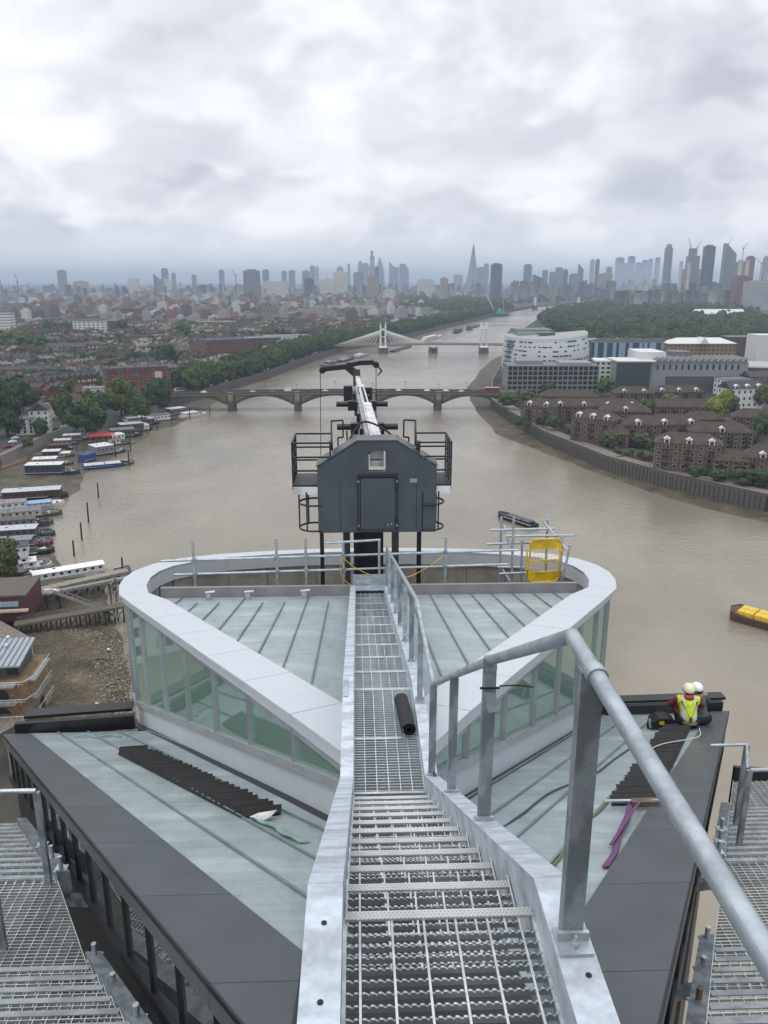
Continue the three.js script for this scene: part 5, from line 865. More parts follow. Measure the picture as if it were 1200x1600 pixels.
// near group, bows towards the river
bt('brown houseboat with long rounded pale roof above the mud', [-2, 783], [107, 776], { hull: M.blk, w: 6.5, h: 1.5, cabins: [[0.08, 0.9, 2.6, brown, paleroof, 0.4, 0, true]] });
bt('white houseboat with blue windows and light blue covers', [-8, 798], [101, 788], { hull: M.white, w: 5.5, h: 1.4, glass: M.blue, cabins: [[0.0, 0.45, 1.8, M.white, M.grey], [0.45, 0.8, 0.8, M.lightblue, M.lightblue, 0.7]], rail: true });
bt('narrow barge with cream edged flat roof', [-8, 812], [98, 803], { hull: M.dgrey, w: 5.5, cabins: [[0.0, 0.68, 1.7, M.cream, M.leadroof]], rail: true, tender: M.grey });
bt('flat dark grey barge with small white hatch', [-10, 826], [84, 818], { hull: M.dgrey, w: 5.2, cabins: [[0.0, 0.7, 1.9, M.grey, M.dgrey]], plants: true });
bt('grey barge with white roof and green plants on its bow', [-8, 842], [87, 836], { hull: M.navy, w: 5.6, cabins: [[0, 0.7, 2.3, M.dgrey, paleroof]], plants: true, rail: true });
bt('dark red and grey barge with low cabin', [-10, 856], [84, 850], { hull: maroon, w: 5.2, cabins: [[0, 0.65, 1.6, maroon, M.grey]], rail: true });
bt('white hulled barge with round windows and blue grey deck', [-10, 872], [86, 862], { hull: M.blk, w: 5.4, cabins: [[0, 0.58, 2.4, M.white, M.navy]], tender: M.white });
bt('small white launch with railed foredeck beside the tree', [20, 892], [82, 884], { name: 'launch', cat: 'boat', hull: M.white, w: 5, cabins: [[0.1, 0.6, 1.7, M.white, M.white], [0.2, 0.42, 1.4, M.white, M.grey, 0.9, 1.7]], rail: true });
bt('black hulled boat with white railing below the launch', [2, 908], [66, 898], { name: 'launch', cat: 'boat', hull: M.blk, w: 5, cabins: [[0.05, 0.55, 1.4, M.dgrey, M.dgrey]], rail: true });
// upper group
bt('long dark blue grey houseboat with white roof at the front of its row', [42, 742], [126, 740], { hull: M.navy, w: 6.5, h: 1.6, cabins: [[0.02, 0.68, 3.4, M.navy, M.white, 0.3]], rail: true });
bt('low houseboat with white roof behind the dark blue grey one', [50, 729], [116, 726], { hull: M.dgrey, w: 6, cabins: [[0.05, 0.6, 2.6, M.grey, M.white]], tender: M.lightblue });
bt('navy houseboat with white upper edge and pink awning', [66, 716], [118, 714], { hull: M.navy, w: 5.6, cabins: [[0.05, 0.55, 2.5, M.navy, M.white], [0.55, 0.85, 1.4, mat([0.42, 0.24, 0.2], 0.8), M.white]] });
bt('dark brown houseboat with weathered roof', [74, 706], [116, 704], { hull: M.blk, w: 5.6, cabins: [[0.05, 0.75, 2.4, brown, M.rust]] });
bt('white roofed houseboat with rounded cover', [84, 697], [124, 695], { hull: M.dgrey, w: 5.4, cabins: [[0.05, 0.7, 2.2, M.grey, M.white, 0.3, 0, true]], tender: M.white });
bt('grey blue houseboat with white cabin top', [98, 690], [142, 688], { hull: M.navy, w: 5.4, cabins: [[0.05, 0.65, 2.4, M.grey, M.white]], tender: M.lightblue });
bt('green and white houseboat behind the grey blue one', [112, 681], [150, 679], { hull: M.dgrey, w: 5.2, cabins: [[0.05, 0.75, 2.6, M.leadroof, M.green]] });
bt('small white houseboat nearest the embankment trees', [128, 674], [152, 672], { hull: M.white, w: 5, cabins: [[0.05, 0.8, 2.6, M.white, M.white]] });
bt('bright blue low barge with long pale deck boards', [130, 733], [194, 727], { name: 'barge', cat: 'barge', hull: M.blue, w: 6.5, h: 1.2, cabins: [[0.04, 0.5, 0.9, M.blue, paleroof, 0.8], [0.55, 0.9, 0.9, M.blue, paleroof, 0.8]], rim: M.lightblue });
bt('blue deckhouse vessel just behind the blue barge', [126, 724], [147, 718], { hull: M.blue, w: 4.6, cabins: [[0.1, 0.9, 2.6, M.blue, M.blue]] });
bt('grey floating home with white flat roof terrace', [142, 712], [196, 704], { hull: M.dgrey, w: 9, cabins: [[0.06, 0.55, 3.4, M.grey, M.white]], rail: true });
bt('cream and yellow cabined houseboat', [166, 697], [203, 692], { hull: M.dgrey, w: 7, cabins: [[0.05, 0.5, 2.8, M.cream, M.rust], [0.2, 0.7, 2.2, M.white, M.white, 0.5, 2.6]] });
bt('long grey roofed houseboat with sun deck', [172, 684], [222, 680], { hull: M.blk, w: 8, cabins: [[0.03, 0.75, 3.2, M.dgrey, M.leadroof]], tender: M.white });
bt('dark houseboat with pale grey roof and glazed stern', [186, 676], [238, 671], { hull: M.blk, w: 8, cabins: [[0.03, 0.7, 3.6, M.dgrey, paleroof], [0.7, 0.85, 2.4, M.white, M.white]] });
bt('two storey dark houseboat with white handrails', [192, 668], [250, 662], { hull: M.blk, w: 8, cabins: [[0.03, 0.8, 3.0, M.dgrey, paleroof], [0.1, 0.6, 1.6, M.grey, M.white, 0.9, 3]], rail: true });
bt('long white houseboat nearest the arch bridge pontoon', [224, 660], [278, 655], { hull: M.dgrey, w: 8, cabins: [[0.03, 0.75, 3.0, M.white, M.leadroof]] });
bt('low white motor yacht moored at the end by the bridge', [283, 654], [322, 648], { name: 'motor_yacht', cat: 'boat', hull: M.white, w: 6, h: 1.6, cabins: [[0.1, 0.6, 1.8, M.white, M.white]], rail: true });
bt('boxy pale boathouse on a pontoon near the bridge', [262, 650], [292, 646], { hull: M.dgrey, w: 7, cabins: [[0.05, 0.8, 3.2, M.leadroof, M.white]] });
boat('small dark workboat beside its mooring pile', [190, 728], [208, 723], { name: 'workboat', cat: 'boat', hull: M.dgrey, w: 4, cabins: [[0.2, 0.5, 1.4, M.dgrey, M.grey]], mast: [0.1, 9] });
// mid-river vessels
boat('black sailing barge with pale deck edges under way beyond the scaffold frame', [836, 826], [779, 806], { name: 'sailing_barge', cat: 'barge', hull: M.blk, w: 5, h: 1.5, cabins: [[0.1, 0.28, 0.9, M.navy, M.dgrey, 0.9], [0.35, 0.72, 0.7, M.blk, M.dgrey, 0.9]], rim: M.white });
single('fender_buoy', rod(G(779, 802, 0.8), G(786, 802, 0.8), 0.8, 12, 0.8, true), M.yellow, 'stubby yellow buoy at the bow of the sailing barge', 'buoy', G(782, 802, 0));
{ const A = G(1140, 962, 0), Bq = G(1235, 988, 0), c = lerp(A, Bq, 0.5), L = len(sub(Bq, A)), ry = Math.atan2(-(A[2] - Bq[2]), A[0] - Bq[0]);
  const t = thing('container_barge', 'dark red barge loaded with yellow containers at the right edge', 'barge', [c[0], 0, c[2]], ry); const h = P('hull', hullGeo(L, 8, 2.3, 0.16), M.rust, t); h.material.side = THREE.DoubleSide;
  P('deck_edge', [beam([-L / 2, 2.35, 3.9], [L * 0.34, 2.35, 3.9], 0.25, 0.2), beam([-L / 2, 2.35, -3.9], [L * 0.34, 2.35, -3.9], 0.25, 0.2)], M.oldwood, t);
  for (let i = 0; i < 3; i++) for (const s of [-1, 1]) { const cc = thing('waste_container', ['yellow container at the bow end of the red barge, ', 'yellow container in the middle of the red barge, ', 'yellow container cut by the frame on the red barge, '][i] + (s > 0 ? 'near side' : 'far side'), 'container', add([c[0], 1.2, c[2]], [Math.cos(ry) * (L * 0.2 - i * 4.6) + Math.sin(ry) * s * 1.45, 0, -Math.sin(ry) * (L * 0.2 - i * 4.6) + Math.cos(ry) * s * 1.45]), ry, 'yellow containers on the barge');
    P('body', B(4.3, 2.0, 2.7, 0, 1.0, 0), M.yellow, cc); P('lid', B(4.1, 0.12, 2.5, 0, 2.05, 0), M.yellow, cc); for (let k = 0; k < 5; k++) P('rib', B(0.12, 1.9, 2.78, -1.7 + k * 0.85, 1.0, 0), M.yellow, cc); }
  P('railing', Array.from({ length: 10 }, (_, i) => B(0.06, 1.0, 0.06, -L / 2 + 2 + i * L * 0.08, 2.2, 3.3)), M.boomG, t); }
boat('dark moored lighter left of the cable bridge tower, nearest', [504, 573], [526, 566], { name: 'lighter', cat: 'barge', hull: M.dgrey, w: 7, h: 2, cabins: [[0.3, 0.6, 2, M.dgrey, M.grey]] });
boat('second dark moored lighter nearer the cable bridge tower', [530, 566], [552, 560], { name: 'lighter', cat: 'barge', hull: M.blk, w: 7, h: 2, cabins: [[0.2, 0.5, 2, M.white, M.grey]] });
boat('third moored barge beside the cable bridge tower', [556, 560], [575, 555], { name: 'lighter', cat: 'barge', hull: M.grey, w: 7, h: 2, cabins: [[0.1, 0.5, 2.4, M.white, M.white]] });
boat('pontoon barge right behind the cable bridge tower', [612, 550], [642, 541], { name: 'lighter', cat: 'barge', hull: M.blk, w: 9, h: 1.6, cabins: [] });
boat('white passenger boat moored beyond the cable bridge', [660, 533], [690, 526], { name: 'passenger_boat', cat: 'boat', hull: M.white, w: 8, h: 2.4, cabins: [[0.1, 0.7, 3, M.white, M.white]], mast: [0, 9] });
boat('dark tug in midstream, left of two', [710, 521], [722, 516], { name: 'tug', cat: 'boat', hull: M.blk, w: 9, h: 2.4, cabins: [[0.2, 0.6, 4, M.dgrey, M.dgrey]] });
boat('dark tug in midstream, right of two', [731, 516], [737, 513], { name: 'tug', cat: 'boat', hull: M.blk, w: 9, h: 2.4, cabins: [[0.2, 0.6, 5, M.dgrey, M.dgrey]] });
boat('low dark barge astern of the tugs', [738, 512], [748, 509], { name: 'lighter', cat: 'barge', hull: M.blk, w: 10, h: 2, cabins: [] });
boat('dark vessel by the right bank below the park trees', [796, 521], [808, 516], { name: 'lighter', cat: 'barge', hull: M.dgrey, w: 9, h: 2.5, cabins: [[0.3, 0.7, 3, M.dgrey, M.grey]] });
{ // teal jack-up barge with cranes at the far left bank
  const c = G(776, 494, 0), t = thing('crane_barge', 'teal crane barge with two white cranes at the far embankment', 'barge', c);
  P('hull', [B(56, 6, 18, 0, 2.5, 0)], M.blk, t); P('deckhouse', B(44, 9, 10, -2, 10, 0), M.teal, t);
  P('crane_jib', beam([-4, 10, 0], [-28, 52, 0], 2.2, 2.2), M.boom, t); P('crane_jib', beam([18, 12, 0], [14, 62, 0], 2.2, 2.2), M.boomG, t); P('crane_cab', B(6, 6, 6, 6, 16, 0), M.white, t); }
// mooring piles
const pile = (px, y0, y1, label) => { const a = G(px, y0, 0), s = (len(sub(a, [-0.245, CY, 0]))) / FPX, h = (y0 - y1) * s / cp; return single('mooring_pile', [rod([a[0], -0.5, a[2]], [a[0] + 0.02 * h, h, a[2]], 0.34, 9, 0.28, true)], M.darkwood, label, 'pile', [a[0], 0, a[2]], 'timber mooring piles'); };
pile(154, 778, 756, 'timber mooring pile standing farthest out of the lower four'); pile(138.5, 816, 787, 'timber mooring pile second from top of the lower four'); pile(128, 844, 818, 'timber mooring pile third from top of the lower four'); pile(116, 869, 846, 'timber mooring pile closest to the mud bank'); pile(192, 897, 872, 'timber mooring pile at the end of the jetty');
pile(181, 715, 690, 'timber mooring pile beside the grey floating home'); pile(204, 706, 680, 'timber mooring pile behind the small workboat'); pile(202, 728, 705, 'timber mooring pile at the small workboat'); pile(263, 655, 640, 'slim mooring pile off the white motor yacht'); pile(328, 651, 636, 'lone slim pile near the left end of the arch bridge'); pile(246, 672, 655, 'slim mooring pile before the long white houseboat');
for (const [px, py] of [[222, 681], [268, 661], [297, 655], [152, 700], [120, 705]]) pile(px, py, py - 17, 'thin dark pile among the moored houseboats').userData.group = 'thin piles among the houseboats';
// ================================================================ trees
const leafM = [[0.056, 0.110, 0.022], [0.074, 0.126, 0.024], [0.042, 0.086, 0.024], [0.10, 0.14, 0.030], [0.050, 0.096, 0.034]].map(c => mat(c, 0.95, 0, { side: THREE.DoubleSide, map: T.leaf }));
const limeM = mat([0.26, 0.30, 0.03], 0.9, 0, { side: THREE.DoubleSide, map: T.leaf });
function crownGeo(nLeaf, sd, squash = 1) {                       // unit crown, radius about 0.5, from y=0.18 to 1
  let s0 = sd * 7919 + 13; const r = () => { s0 = (s0 * 1664525 + 1013904223) >>> 0; return s0 / 4294967296; };
  const lumps = []; for (let i = 0; i < 13; i++) { const a = i * 2.4 + r(), y = 0.34 + 0.5 * (i / 12) + (r() - 0.5) * 0.1, q = 0.31 * Math.sqrt(Math.max(0.05, 1 - ((y - 0.52) / 0.46) ** 2)) * (0.55 + 0.5 * r()); lumps.push([Math.cos(a) * q, y, Math.sin(a) * q, 0.17 + 0.09 * r()]); }
  const pos = [], nor = [];
  const tri = (a, b, c, n) => { pos.push(...a, ...b, ...c); nor.push(...n, ...n, ...n); };
  for (let i = 0; i < nLeaf; i++) {
    const L = lumps[i % 13], u = r() * 2 - 1, a = r() * 6.283, w = Math.sqrt(1 - u * u), d = [w * Math.cos(a), u, w * Math.sin(a)], rad = L[3] * (0.72 + 0.4 * r());
    const c = [L[0] + d[0] * rad, (L[1] + d[1] * rad * 0.85), L[2] + d[2] * rad], nn = nrm([d[0] + (r() - 0.5) * 1.1, d[1] + 0.35 + (r() - 0.5) * 0.9, d[2] + (r() - 0.5) * 1.1]);
    const t = nrm(cross(nn, [r() - 0.5, r() - 0.5, r() - 0.5])), b = cross(nn, t), z = 0.034 + 0.03 * r();
    const p = (x, y) => add(c, add(mul(t, x * z), mul(b, y * z)));
    tri(p(-1, -0.5), p(0.2, -0.9), p(1, 0.3), nn); tri(p(-1, -0.5), p(1, 0.3), p(-0.2, 0.9), nn);
  }
  for (const L of lumps) { const g = new THREE.IcosahedronGeometry(L[3] * 0.8, 1), q = g.attributes.position; g.computeVertexNormals(); for (let i = 0; i < q.count; i += 3) { const v = [0, 1, 2].map(k => { const x = q.getX(i + k), y = q.getY(i + k), z = q.getZ(i + k), w = 0.8 + 0.4 * hash(Math.round(x * 900), Math.round(y * 900), Math.round(z * 900)); return [L[0] + x * w, L[1] + y * w * 0.85, L[2] + z * w]; }); tri(v[0], v[1], v[2], nrm(cross(sub(v[1], v[0]), sub(v[2], v[0])))); } }
  const g = new THREE.BufferGeometry(); g.setAttribute('position', new THREE.Float32BufferAttribute(pos, 3)); g.setAttribute('normal', new THREE.Float32BufferAttribute(nor, 3));
  g.scale(1, squash, 1); return fin(g, 6);
}
const crownBig = [1, 2, 3].map(i => crownGeo(1700, i)), crownMid = [4, 5, 6, 7].map(i => crownGeo(640, i)), crownFar = [8, 9, 10].map(i => crownGeo(240, i));
const trunkGeo = join([rod([0, 0, 0], [0.01, 0.3, 0], 0.03, 7, 0.02), rod([0.01, 0.28, 0], [0.14, 0.55, 0.05], 0.018, 6, 0.008), rod([0.01, 0.28, 0], [-0.13, 0.58, -0.04], 0.018, 6, 0.008), rod([0.01, 0.28, 0], [0.02, 0.66, 0.02], 0.017, 6, 0.007), rod([0, 0.26, 0], [0.03, 0.5, -0.14], 0.014, 5, 0.006)]);
let nTree = 0; const farTrees = [];
function tree(x, y, z, h, w, label, group, m, big) {
  if (nTree >= 296 && !big) { farTrees.push([x, y, z, h, w, Math.floor(rnd() * 4)]); return; }
  nTree++;
  const t = thing('tree', label, 'tree', [x, y, z], rr(0, 6.28), group);
  const v = big ? crownBig[nTree % 3] : crownMid[nTree % 4];
  put(trunkGeo, M.bark, 'trunk', t, [0, 0, 0], 0, [h, h, h]); put(v, m || pick(leafM), 'crown', t, [0, h * -0.06, 0], 0, [w, h * 1.05, w]); return t;
}
const treePx = (px, py, hp, wp, label, group, yb, m, big) => { const p = G(px, py, yb), s = len(sub(p, [-0.245, CY, 0])) / FPX; return tree(p[0], yb, p[2], hp * s / 0.95, wp * s, label, group, m, big); };
// hand-placed trees
treePx(12, 905, 58, 44, 'leafy tree at the left edge beside the white railed boats', undefined, 4, leafM[3], true);
const LT = [[135, 676, 44, 60, 'broad olive green tree left of the red pontoon roof'], [65, 682, 26, 26, 'small round tree in front of the white gabled house'], [12, 682, 78, 56, 'tall dark tree left of the white gabled house'], [30, 645, 48, 46, 'dark tree behind the white gabled house'], [100, 655, 36, 34, 'dark tree between the cream houses and the olive tree'], [166, 620, 30, 34, 'round dark tree in front of the red mansion block'], [190, 650, 52, 50, 'large tree below the red mansion block'], [222, 655, 36, 34, 'tree right of the large one below the mansion block'], [250, 640, 46, 44, 'dark tree at the right corner of the red mansion block'], [272, 610, 34, 32, 'pale olive tree beside the coach parking'], [262, 582, 40, 34, 'dark trees behind the coach parking'], [115, 628, 34, 26, 'slim tree among the red terraces'], [18, 552, 30, 60, 'dark tree clump at the left edge behind the terraces'], [62, 555, 28, 46, 'dark tree clump next to the white flat building'], [108, 526, 20, 24, 'dark tree left of the striped white flats'], [78, 524, 20, 24, 'dark tree two left of the striped white flats'], [190, 526, 22, 22, 'dark tree right of the striped white flats'], [288, 538, 30, 30, 'dark tree behind the white terrace'], [150, 655, 40, 40, 'tree behind the broad olive tree'], [207, 625, 30, 30, 'tree touching the red mansion block front'], [45, 700, 16, 18, 'little street tree by the embankment wall']];
for (const [a, b, c, d, l] of LT) treePx(a, b, c, d, l, undefined, YL, undefined, c > 34);
// row of plane trees along the embankment
{
  const line = leftEdge.slice(4, 14); let acc = 0;
  for (let i = 0; i < line.length - 1; i++) {
    const a = line[i], b = line[i + 1], L = Math.hypot(b[0] - a[0], b[1] - a[1]), d = [(b[0] - a[0]) / L, (b[1] - a[1]) / L];
    for (let k = 0; k < L; k += 11.5) { if (a[1] + d[1] * k > -640) continue; for (const off of [9, 23, 36]) if (rnd() < (off > 30 ? 0.6 : 0.95)) tree(a[0] + d[0] * k + d[1] * off + rr(-2, 2), YL, a[1] + d[1] * k - d[0] * off * -1 * -1 + rr(-2, 2), rr(14, 20), rr(13, 18), `${off < 15 ? 'front row' : off < 30 ? 'second row' : 'rear'} plane tree on the embankment ${a[1] + d[1] * k > -1060 ? 'between the two bridges' : 'beyond the cable bridge'}`, `${off < 15 ? 'front row' : off < 30 ? 'second row' : 'rear'} plane trees ${a[1] + d[1] * k > -1060 ? 'between the bridges' : 'beyond the cable bridge'}`); }
  }
}
// right bank: garden trees between the flats
const RT = [[795, 640, 26, 34, 'bushy tree at the right end of the arch bridge'], [822, 632, 24, 30, 'tree between bridge and brick flats'], [812, 668, 18, 20, 'young tree beside the riverside path'], [845, 668, 18, 20, 'shrubby tree on the riverside path, second'], [862, 672, 22, 28, 'shrubby tree before the long brick flats'], [855, 622, 22, 28, 'tree in front of the glass block, left'], [945, 620, 28, 32, 'dark round tree right of the glass block'], [1010, 655, 30, 34, 'dark tree in the courtyard of the flats'], [1045, 640, 22, 36, 'dark tree behind the courtyard flats'], [955, 700, 22, 30, 'garden tree below the river pavilion'], [1000, 700, 24, 40, 'garden tree right of the river pavilion'], [1018, 712, 24, 24, 'garden tree left of the nearest big flats'], [1085, 748, 18, 30, 'shrub in front of the nearest big flats'], [1120, 752, 18, 34, 'shrub right of the nearest big flats'], [1160, 757, 22, 40, 'shrub on the bank near the right edge'], [1190, 760, 24, 36, 'shrub at the right edge of the bank'], [1188, 690, 42, 30, 'dark tree at the right edge among the flats'], [1190, 640, 34, 26, 'dark tree behind the right edge flats'], [1172, 700, 24, 26, 'light tree between the right flats'], [940, 655, 20, 24, 'tree between two brick roofs'], [1145, 650, 26, 20, 'narrow tree beside the yellow one']];
for (const [a, b, c, d, l] of RT) treePx(a, b, c, d, l, undefined, YR, undefined, false);
treePx(1112, 658, 34, 34, 'bright yellow green tree, lower left of the pair', undefined, YR, limeM, true); treePx(1133, 644, 32, 28, 'bright yellow green tree, upper right of the pair', undefined, YR, limeM, true);
// bank planting and scattered garden trees among the streets
for (let i = 0; i < 60; i++) { const f = i / 60, a = rightEdge[Math.floor(f * 4.6)], b = rightEdge[Math.floor(f * 4.6) + 1], k = (f * 4.6) % 1; tree(mix(a[0], b[0], k) + rr(9, 14), YR, mix(a[1], b[1], k) - rr(3, 8), rr(2, 4.5), rr(3, 5), 'low green shrub in the planting beside the riverside path', 'shrubs along the riverside path'); }
// ================================================================ building kit
const unit = fin(new THREE.BoxGeometry(1, 1, 1));
function gable(w, d, h, oh = 0.4) { const a = w / 2 + oh, b = d / 2 + oh; return tris([[[-a, 0, b], [a, 0, b], [a, h, 0]], [[-a, 0, b], [a, h, 0], [-a, h, 0]], [[a, 0, -b], [-a, 0, -b], [-a, h, 0]], [[a, 0, -b], [-a, h, 0], [a, h, 0]], [[-a, 0, -b], [-a, 0, b], [-a, h, 0]], [[a, 0, b], [a, 0, -b], [a, h, 0]]]); }
function hip(w, d, h, oh = 0.5) { const a = w / 2 + oh, b = d / 2 + oh, k = Math.max(0, a - b); return tris([[[-a, 0, b], [a, 0, b], [k, h, 0]], [[-a, 0, b], [k, h, 0], [-k, h, 0]], [[a, 0, -b], [-a, 0, -b], [-k, h, 0]], [[a, 0, -b], [-k, h, 0], [k, h, 0]], [[a, 0, b], [a, 0, -b], [k, h, 0]], [[-a, 0, -b], [-a, 0, b], [-k, h, 0]]]); }
function mansard(w, d, h) { const a = w / 2, b = d / 2, i = 1.2; return tris([[[-a, 0, b], [a, 0, b], [a - i, h, b - i]], [[-a, 0, b], [a - i, h, b - i], [-a + i, h, b - i]], [[a, 0, -b], [-a, 0, -b], [-a + i, h, -b + i]], [[a, 0, -b], [-a + i, h, -b + i], [a - i, h, -b + i]], [[a, 0, b], [a, 0, -b], [a - i, h, -b + i]], [[a, 0, b], [a - i, h, -b + i], [a - i, h, b - i]], [[-a, 0, -b], [-a, 0, b], [-a + i, h, b - i]], [[-a, 0, -b], [-a + i, h, b - i], [-a + i, h, -b + i]], [[-a + i, h, b - i], [a - i, h, b - i], [a - i, h, -b + i]], [[-a + i, h, b - i], [a - i, h, -b + i], [-a + i, h, -b + i]]]); }
function windowsOn(root, w, d, h, o) {
  const { rows, cols, sc = 0, ww = 1.1, wh = 1.5, m = M.pane, fr, y0 = 1, side = true, bal } = o;
  const face = (n, span, mk) => { for (let i = 0; i < n; i++) for (let j = 0; j < rows; j++) { const x = -span / 2 + (i + 0.5) * span / n, y = y0 + (j + 0.5) * (h - y0) / rows; mk(x, y, i, j); } };
  const one = (x, y, z, ry, sx, i, j) => {
    const wn = put(unit, fr || m, 'window', root, [x, y, z], ry, [fr ? ww + 0.25 : ww, fr ? wh + 0.25 : wh, 0.14]);
    if (fr) put(unit, m, 'pane', wn, [0, 0, 0.2], 0, [ww / (ww + 0.25), wh / (wh + 0.25), 0.8]);
  };
  face(cols, w, (x, y, i, j) => one(x, y, d / 2 + 0.03, 0, 1, i, j));
  const s = sc || Math.max(1, Math.round(cols * d / w));
  if (side) for (const q of [-1, 1]) face(s, d, (x, y, i, j) => one(q * (w / 2 + 0.03), y, -q * x, q * Math.PI / 2, 1, i, j));
}
function building(o) {
  const p = o.at || G(o.px, o.py, o.y ?? YL), y = o.y ?? YL, t = thing(o.name || 'building', o.label, o.cat || 'building', [p[0], y, p[2]], o.turn || 0, o.group);
  const { w, d, h } = o, inner = new THREE.Group();
  const zc = o.at ? 0 : -d / 2;
  const add2 = m => { m.position.z += zc; return m; };
  add2(P('wall', B(w, h, d, 0, h / 2, 0), o.wall, t));
  const rf = o.roof || 'flat', rm = o.rm || M.slate, rh = o.rh || Math.min(5, d * 0.35);
  let r;
  if (rf === 'gable') r = P('roof', gable(w, d, rh).translate(0, h, 0), rm, t);
  else if (rf === 'gableZ') r = P('roof', gable(d, w, rh).rotateY(Math.PI / 2).translate(0, h, 0), rm, t);
  else if (rf === 'hip') r = P('roof', (w >= d ? hip(w, d, rh) : hip(d, w, rh).rotateY(Math.PI / 2)).translate(0, h, 0), rm, t);
  else if (rf === 'mansard') r = P('roof', mansard(w, d, rh).translate(0, h, 0), rm, t);
  else r = P('roof', [B(w + 0.3, 0.5, d + 0.3, 0, h + 0.2, 0)], rm, t);
  add2(r);
  if (o.chim) for (let i = 0; i < o.chim; i++) put(unit, o.chimM || M.stock, 'chimney', r, [(-0.5 + (i + 0.5) / o.chim) * w, h + rh * 0.8 + 0.6, -d * 0.06], 0, [1.2, 2.4, 0.8]);
  if (o.win) { const g = new THREE.Group(); const n0 = t.children.length; windowsOn(t, w, d, h, o.win); for (let i = n0; i < t.children.length; i++) t.children[i].position.z += zc; }
  if (o.dorm) for (let i = 0; i < o.dorm; i++) { const x = (-0.5 + (i + 0.5) / o.dorm) * w, dm = P('dormer', [B(2.4, 2.2, 2.4, x, h + 0.9, d / 2 - 1.0), gable(2.6, 2.6, 1.1, 0.2).rotateY(Math.PI / 2).translate(x, h + 2, d / 2 - 1.0)], o.dormM || M.white, t); add2(dm); put(unit, M.pane, 'pane', dm, [x, h + 0.9, d / 2 + 0.22], 0, [1.5, 1.4, 0.1]); }
  if (o.bal) for (let i = 0; i < o.bal; i++) for (let j = 1; j < (o.win?.rows || 3); j++) { const x = (-0.5 + (i + 0.5) / o.bal) * w, yy = j * h / (o.win?.rows || 3) + 0.3; add2(P('balcony', [B(3, 0.2, 1.4, x, yy, d / 2 + 0.7), B(3, 0.08, 0.06, x, yy + 1.1, d / 2 + 1.36), ...[-1.4, -0.7, 0, 0.7, 1.4].map(q => B(0.06, 1.1, 0.06, x + q, yy + 0.55, d / 2 + 1.36))], M.blk, t)); }
  if (o.extra) o.extra(t, zc);
  return t;
}
// ---- named buildings on the left bank
const wf = { m: M.pane, fr: M.white };
building({ name: 'white_house', label: 'white gabled house facing the houseboats', cat: 'house', px: 64, py: 676, w: 11, d: 12, h: 13, wall: M.white, roof: 'gableZ', rm: M.slate, rh: 4.5, win: { rows: 4, cols: 3, ww: 1.0, wh: 1.5 }, turn: 0.25, extra: (t, z) => { P('door', B(1.6, 3, 0.1, -3, 1.5, z + 6.05), M.blue, t); } });
building({ name: 'white_house', label: 'low white house left of the gabled one', cat: 'house', px: 40, py: 680, w: 10, d: 10, h: 9, wall: M.white, roof: 'flat', rm: M.leadroof, win: { rows: 4, cols: 3, ww: 1.2, wh: 1.7 }, turn: 0.25 });
building({ name: 'blue_house', label: 'white house with pale blue ground floor beside the gabled one', cat: 'house', px: 51, py: 678, w: 4, d: 8, h: 7, wall: M.lightblue, rm: M.leadroof, win: { rows: 2, cols: 1, ww: 1.6, wh: 2 }, turn: 0.25 });
building({ name: 'cream_house', label: 'tall narrow cream house above the olive tree', cat: 'house', px: 148, py: 642, w: 13, d: 12, h: 15, wall: M.cream, roof: 'flat', rm: M.leadroof, win: { rows: 4, cols: 2, ww: 1.4, wh: 1.8, ...wf }, turn: 0.2 });
building({ name: 'brick_house', label: 'brown house adjoining the tall cream house', cat: 'house', px: 131, py: 640, w: 9, d: 12, h: 12, wall: M.stock, roof: 'gable', rm: M.redtile, win: { rows: 3, cols: 2, ww: 1.2, wh: 1.6, ...wf }, chim: 1, turn: 0.2 });
building({ name: 'mansion_block', label: 'long red brick mansion block with stone bay beside the embankment trees', cat: 'flats', px: 220, py: 628, w: 46, d: 20, h: 21, wall: M.redbrick, roof: 'mansard', rm: M.slate, rh: 4, win: { rows: 5, cols: 13, sc: 5, ww: 1.3, wh: 1.9, ...wf }, chim: 5, chimM: M.redbrick, turn: 0.42, extra: (t, z) => { P('stone_bay', B(5, 21.5, 1, 14, 10.7, z + 10.4), M.cream, t); for (let i = 0; i < 4; i++) P('gable_front', B(4, 4, 1, -18 + i * 11, 22.5, z + 9.8), M.redbrick, t); } });
building({ name: 'mansion_block', label: 'red brick mansion block behind the embankment trees with white bays', cat: 'flats', px: 362, py: 572, w: 52, d: 34, h: 23, wall: M.redbrick, roof: 'mansard', rm: M.slate, rh: 4, win: { rows: 5, cols: 12, sc: 6, ww: 1.5, wh: 2, ...wf }, chim: 5, chimM: M.redbrick, turn: 0.5 });
building({ name: 'mansion_block', label: 'bright red brick block left of the white-bayed mansion block', cat: 'flats', px: 326, py: 566, w: 26, d: 24, h: 20, wall: M.redbrick, roof: 'gable', rm: M.slate, rh: 5, win: { rows: 5, cols: 6, ww: 1.4, wh: 1.9, ...wf }, chim: 3, turn: 0.5 });
building({ name: 'school_building', label: 'long orange red Victorian building far left below the skyline', cat: 'building', px: 104, py: 564, w: 42, d: 18, h: 15, wall: mat([0.34, 0.13, 0.075], 0.9, 0, { map: T.brick }), roof: 'gable', rm: M.slate, rh: 4, win: { rows: 3, cols: 11, ww: 1.6, wh: 2.4, m: M.cream }, chim: 4 });
building({ name: 'school_building', label: 'orange red block joined to the right of the long Victorian one', cat: 'building', px: 144, py: 563, w: 26, d: 20, h: 17, wall: mat([0.36, 0.14, 0.08], 0.9, 0, { map: T.brick }), roof: 'hip', rm: M.slate, rh: 4, win: { rows: 3, cols: 6, ww: 1.6, wh: 2.4, m: M.cream } });
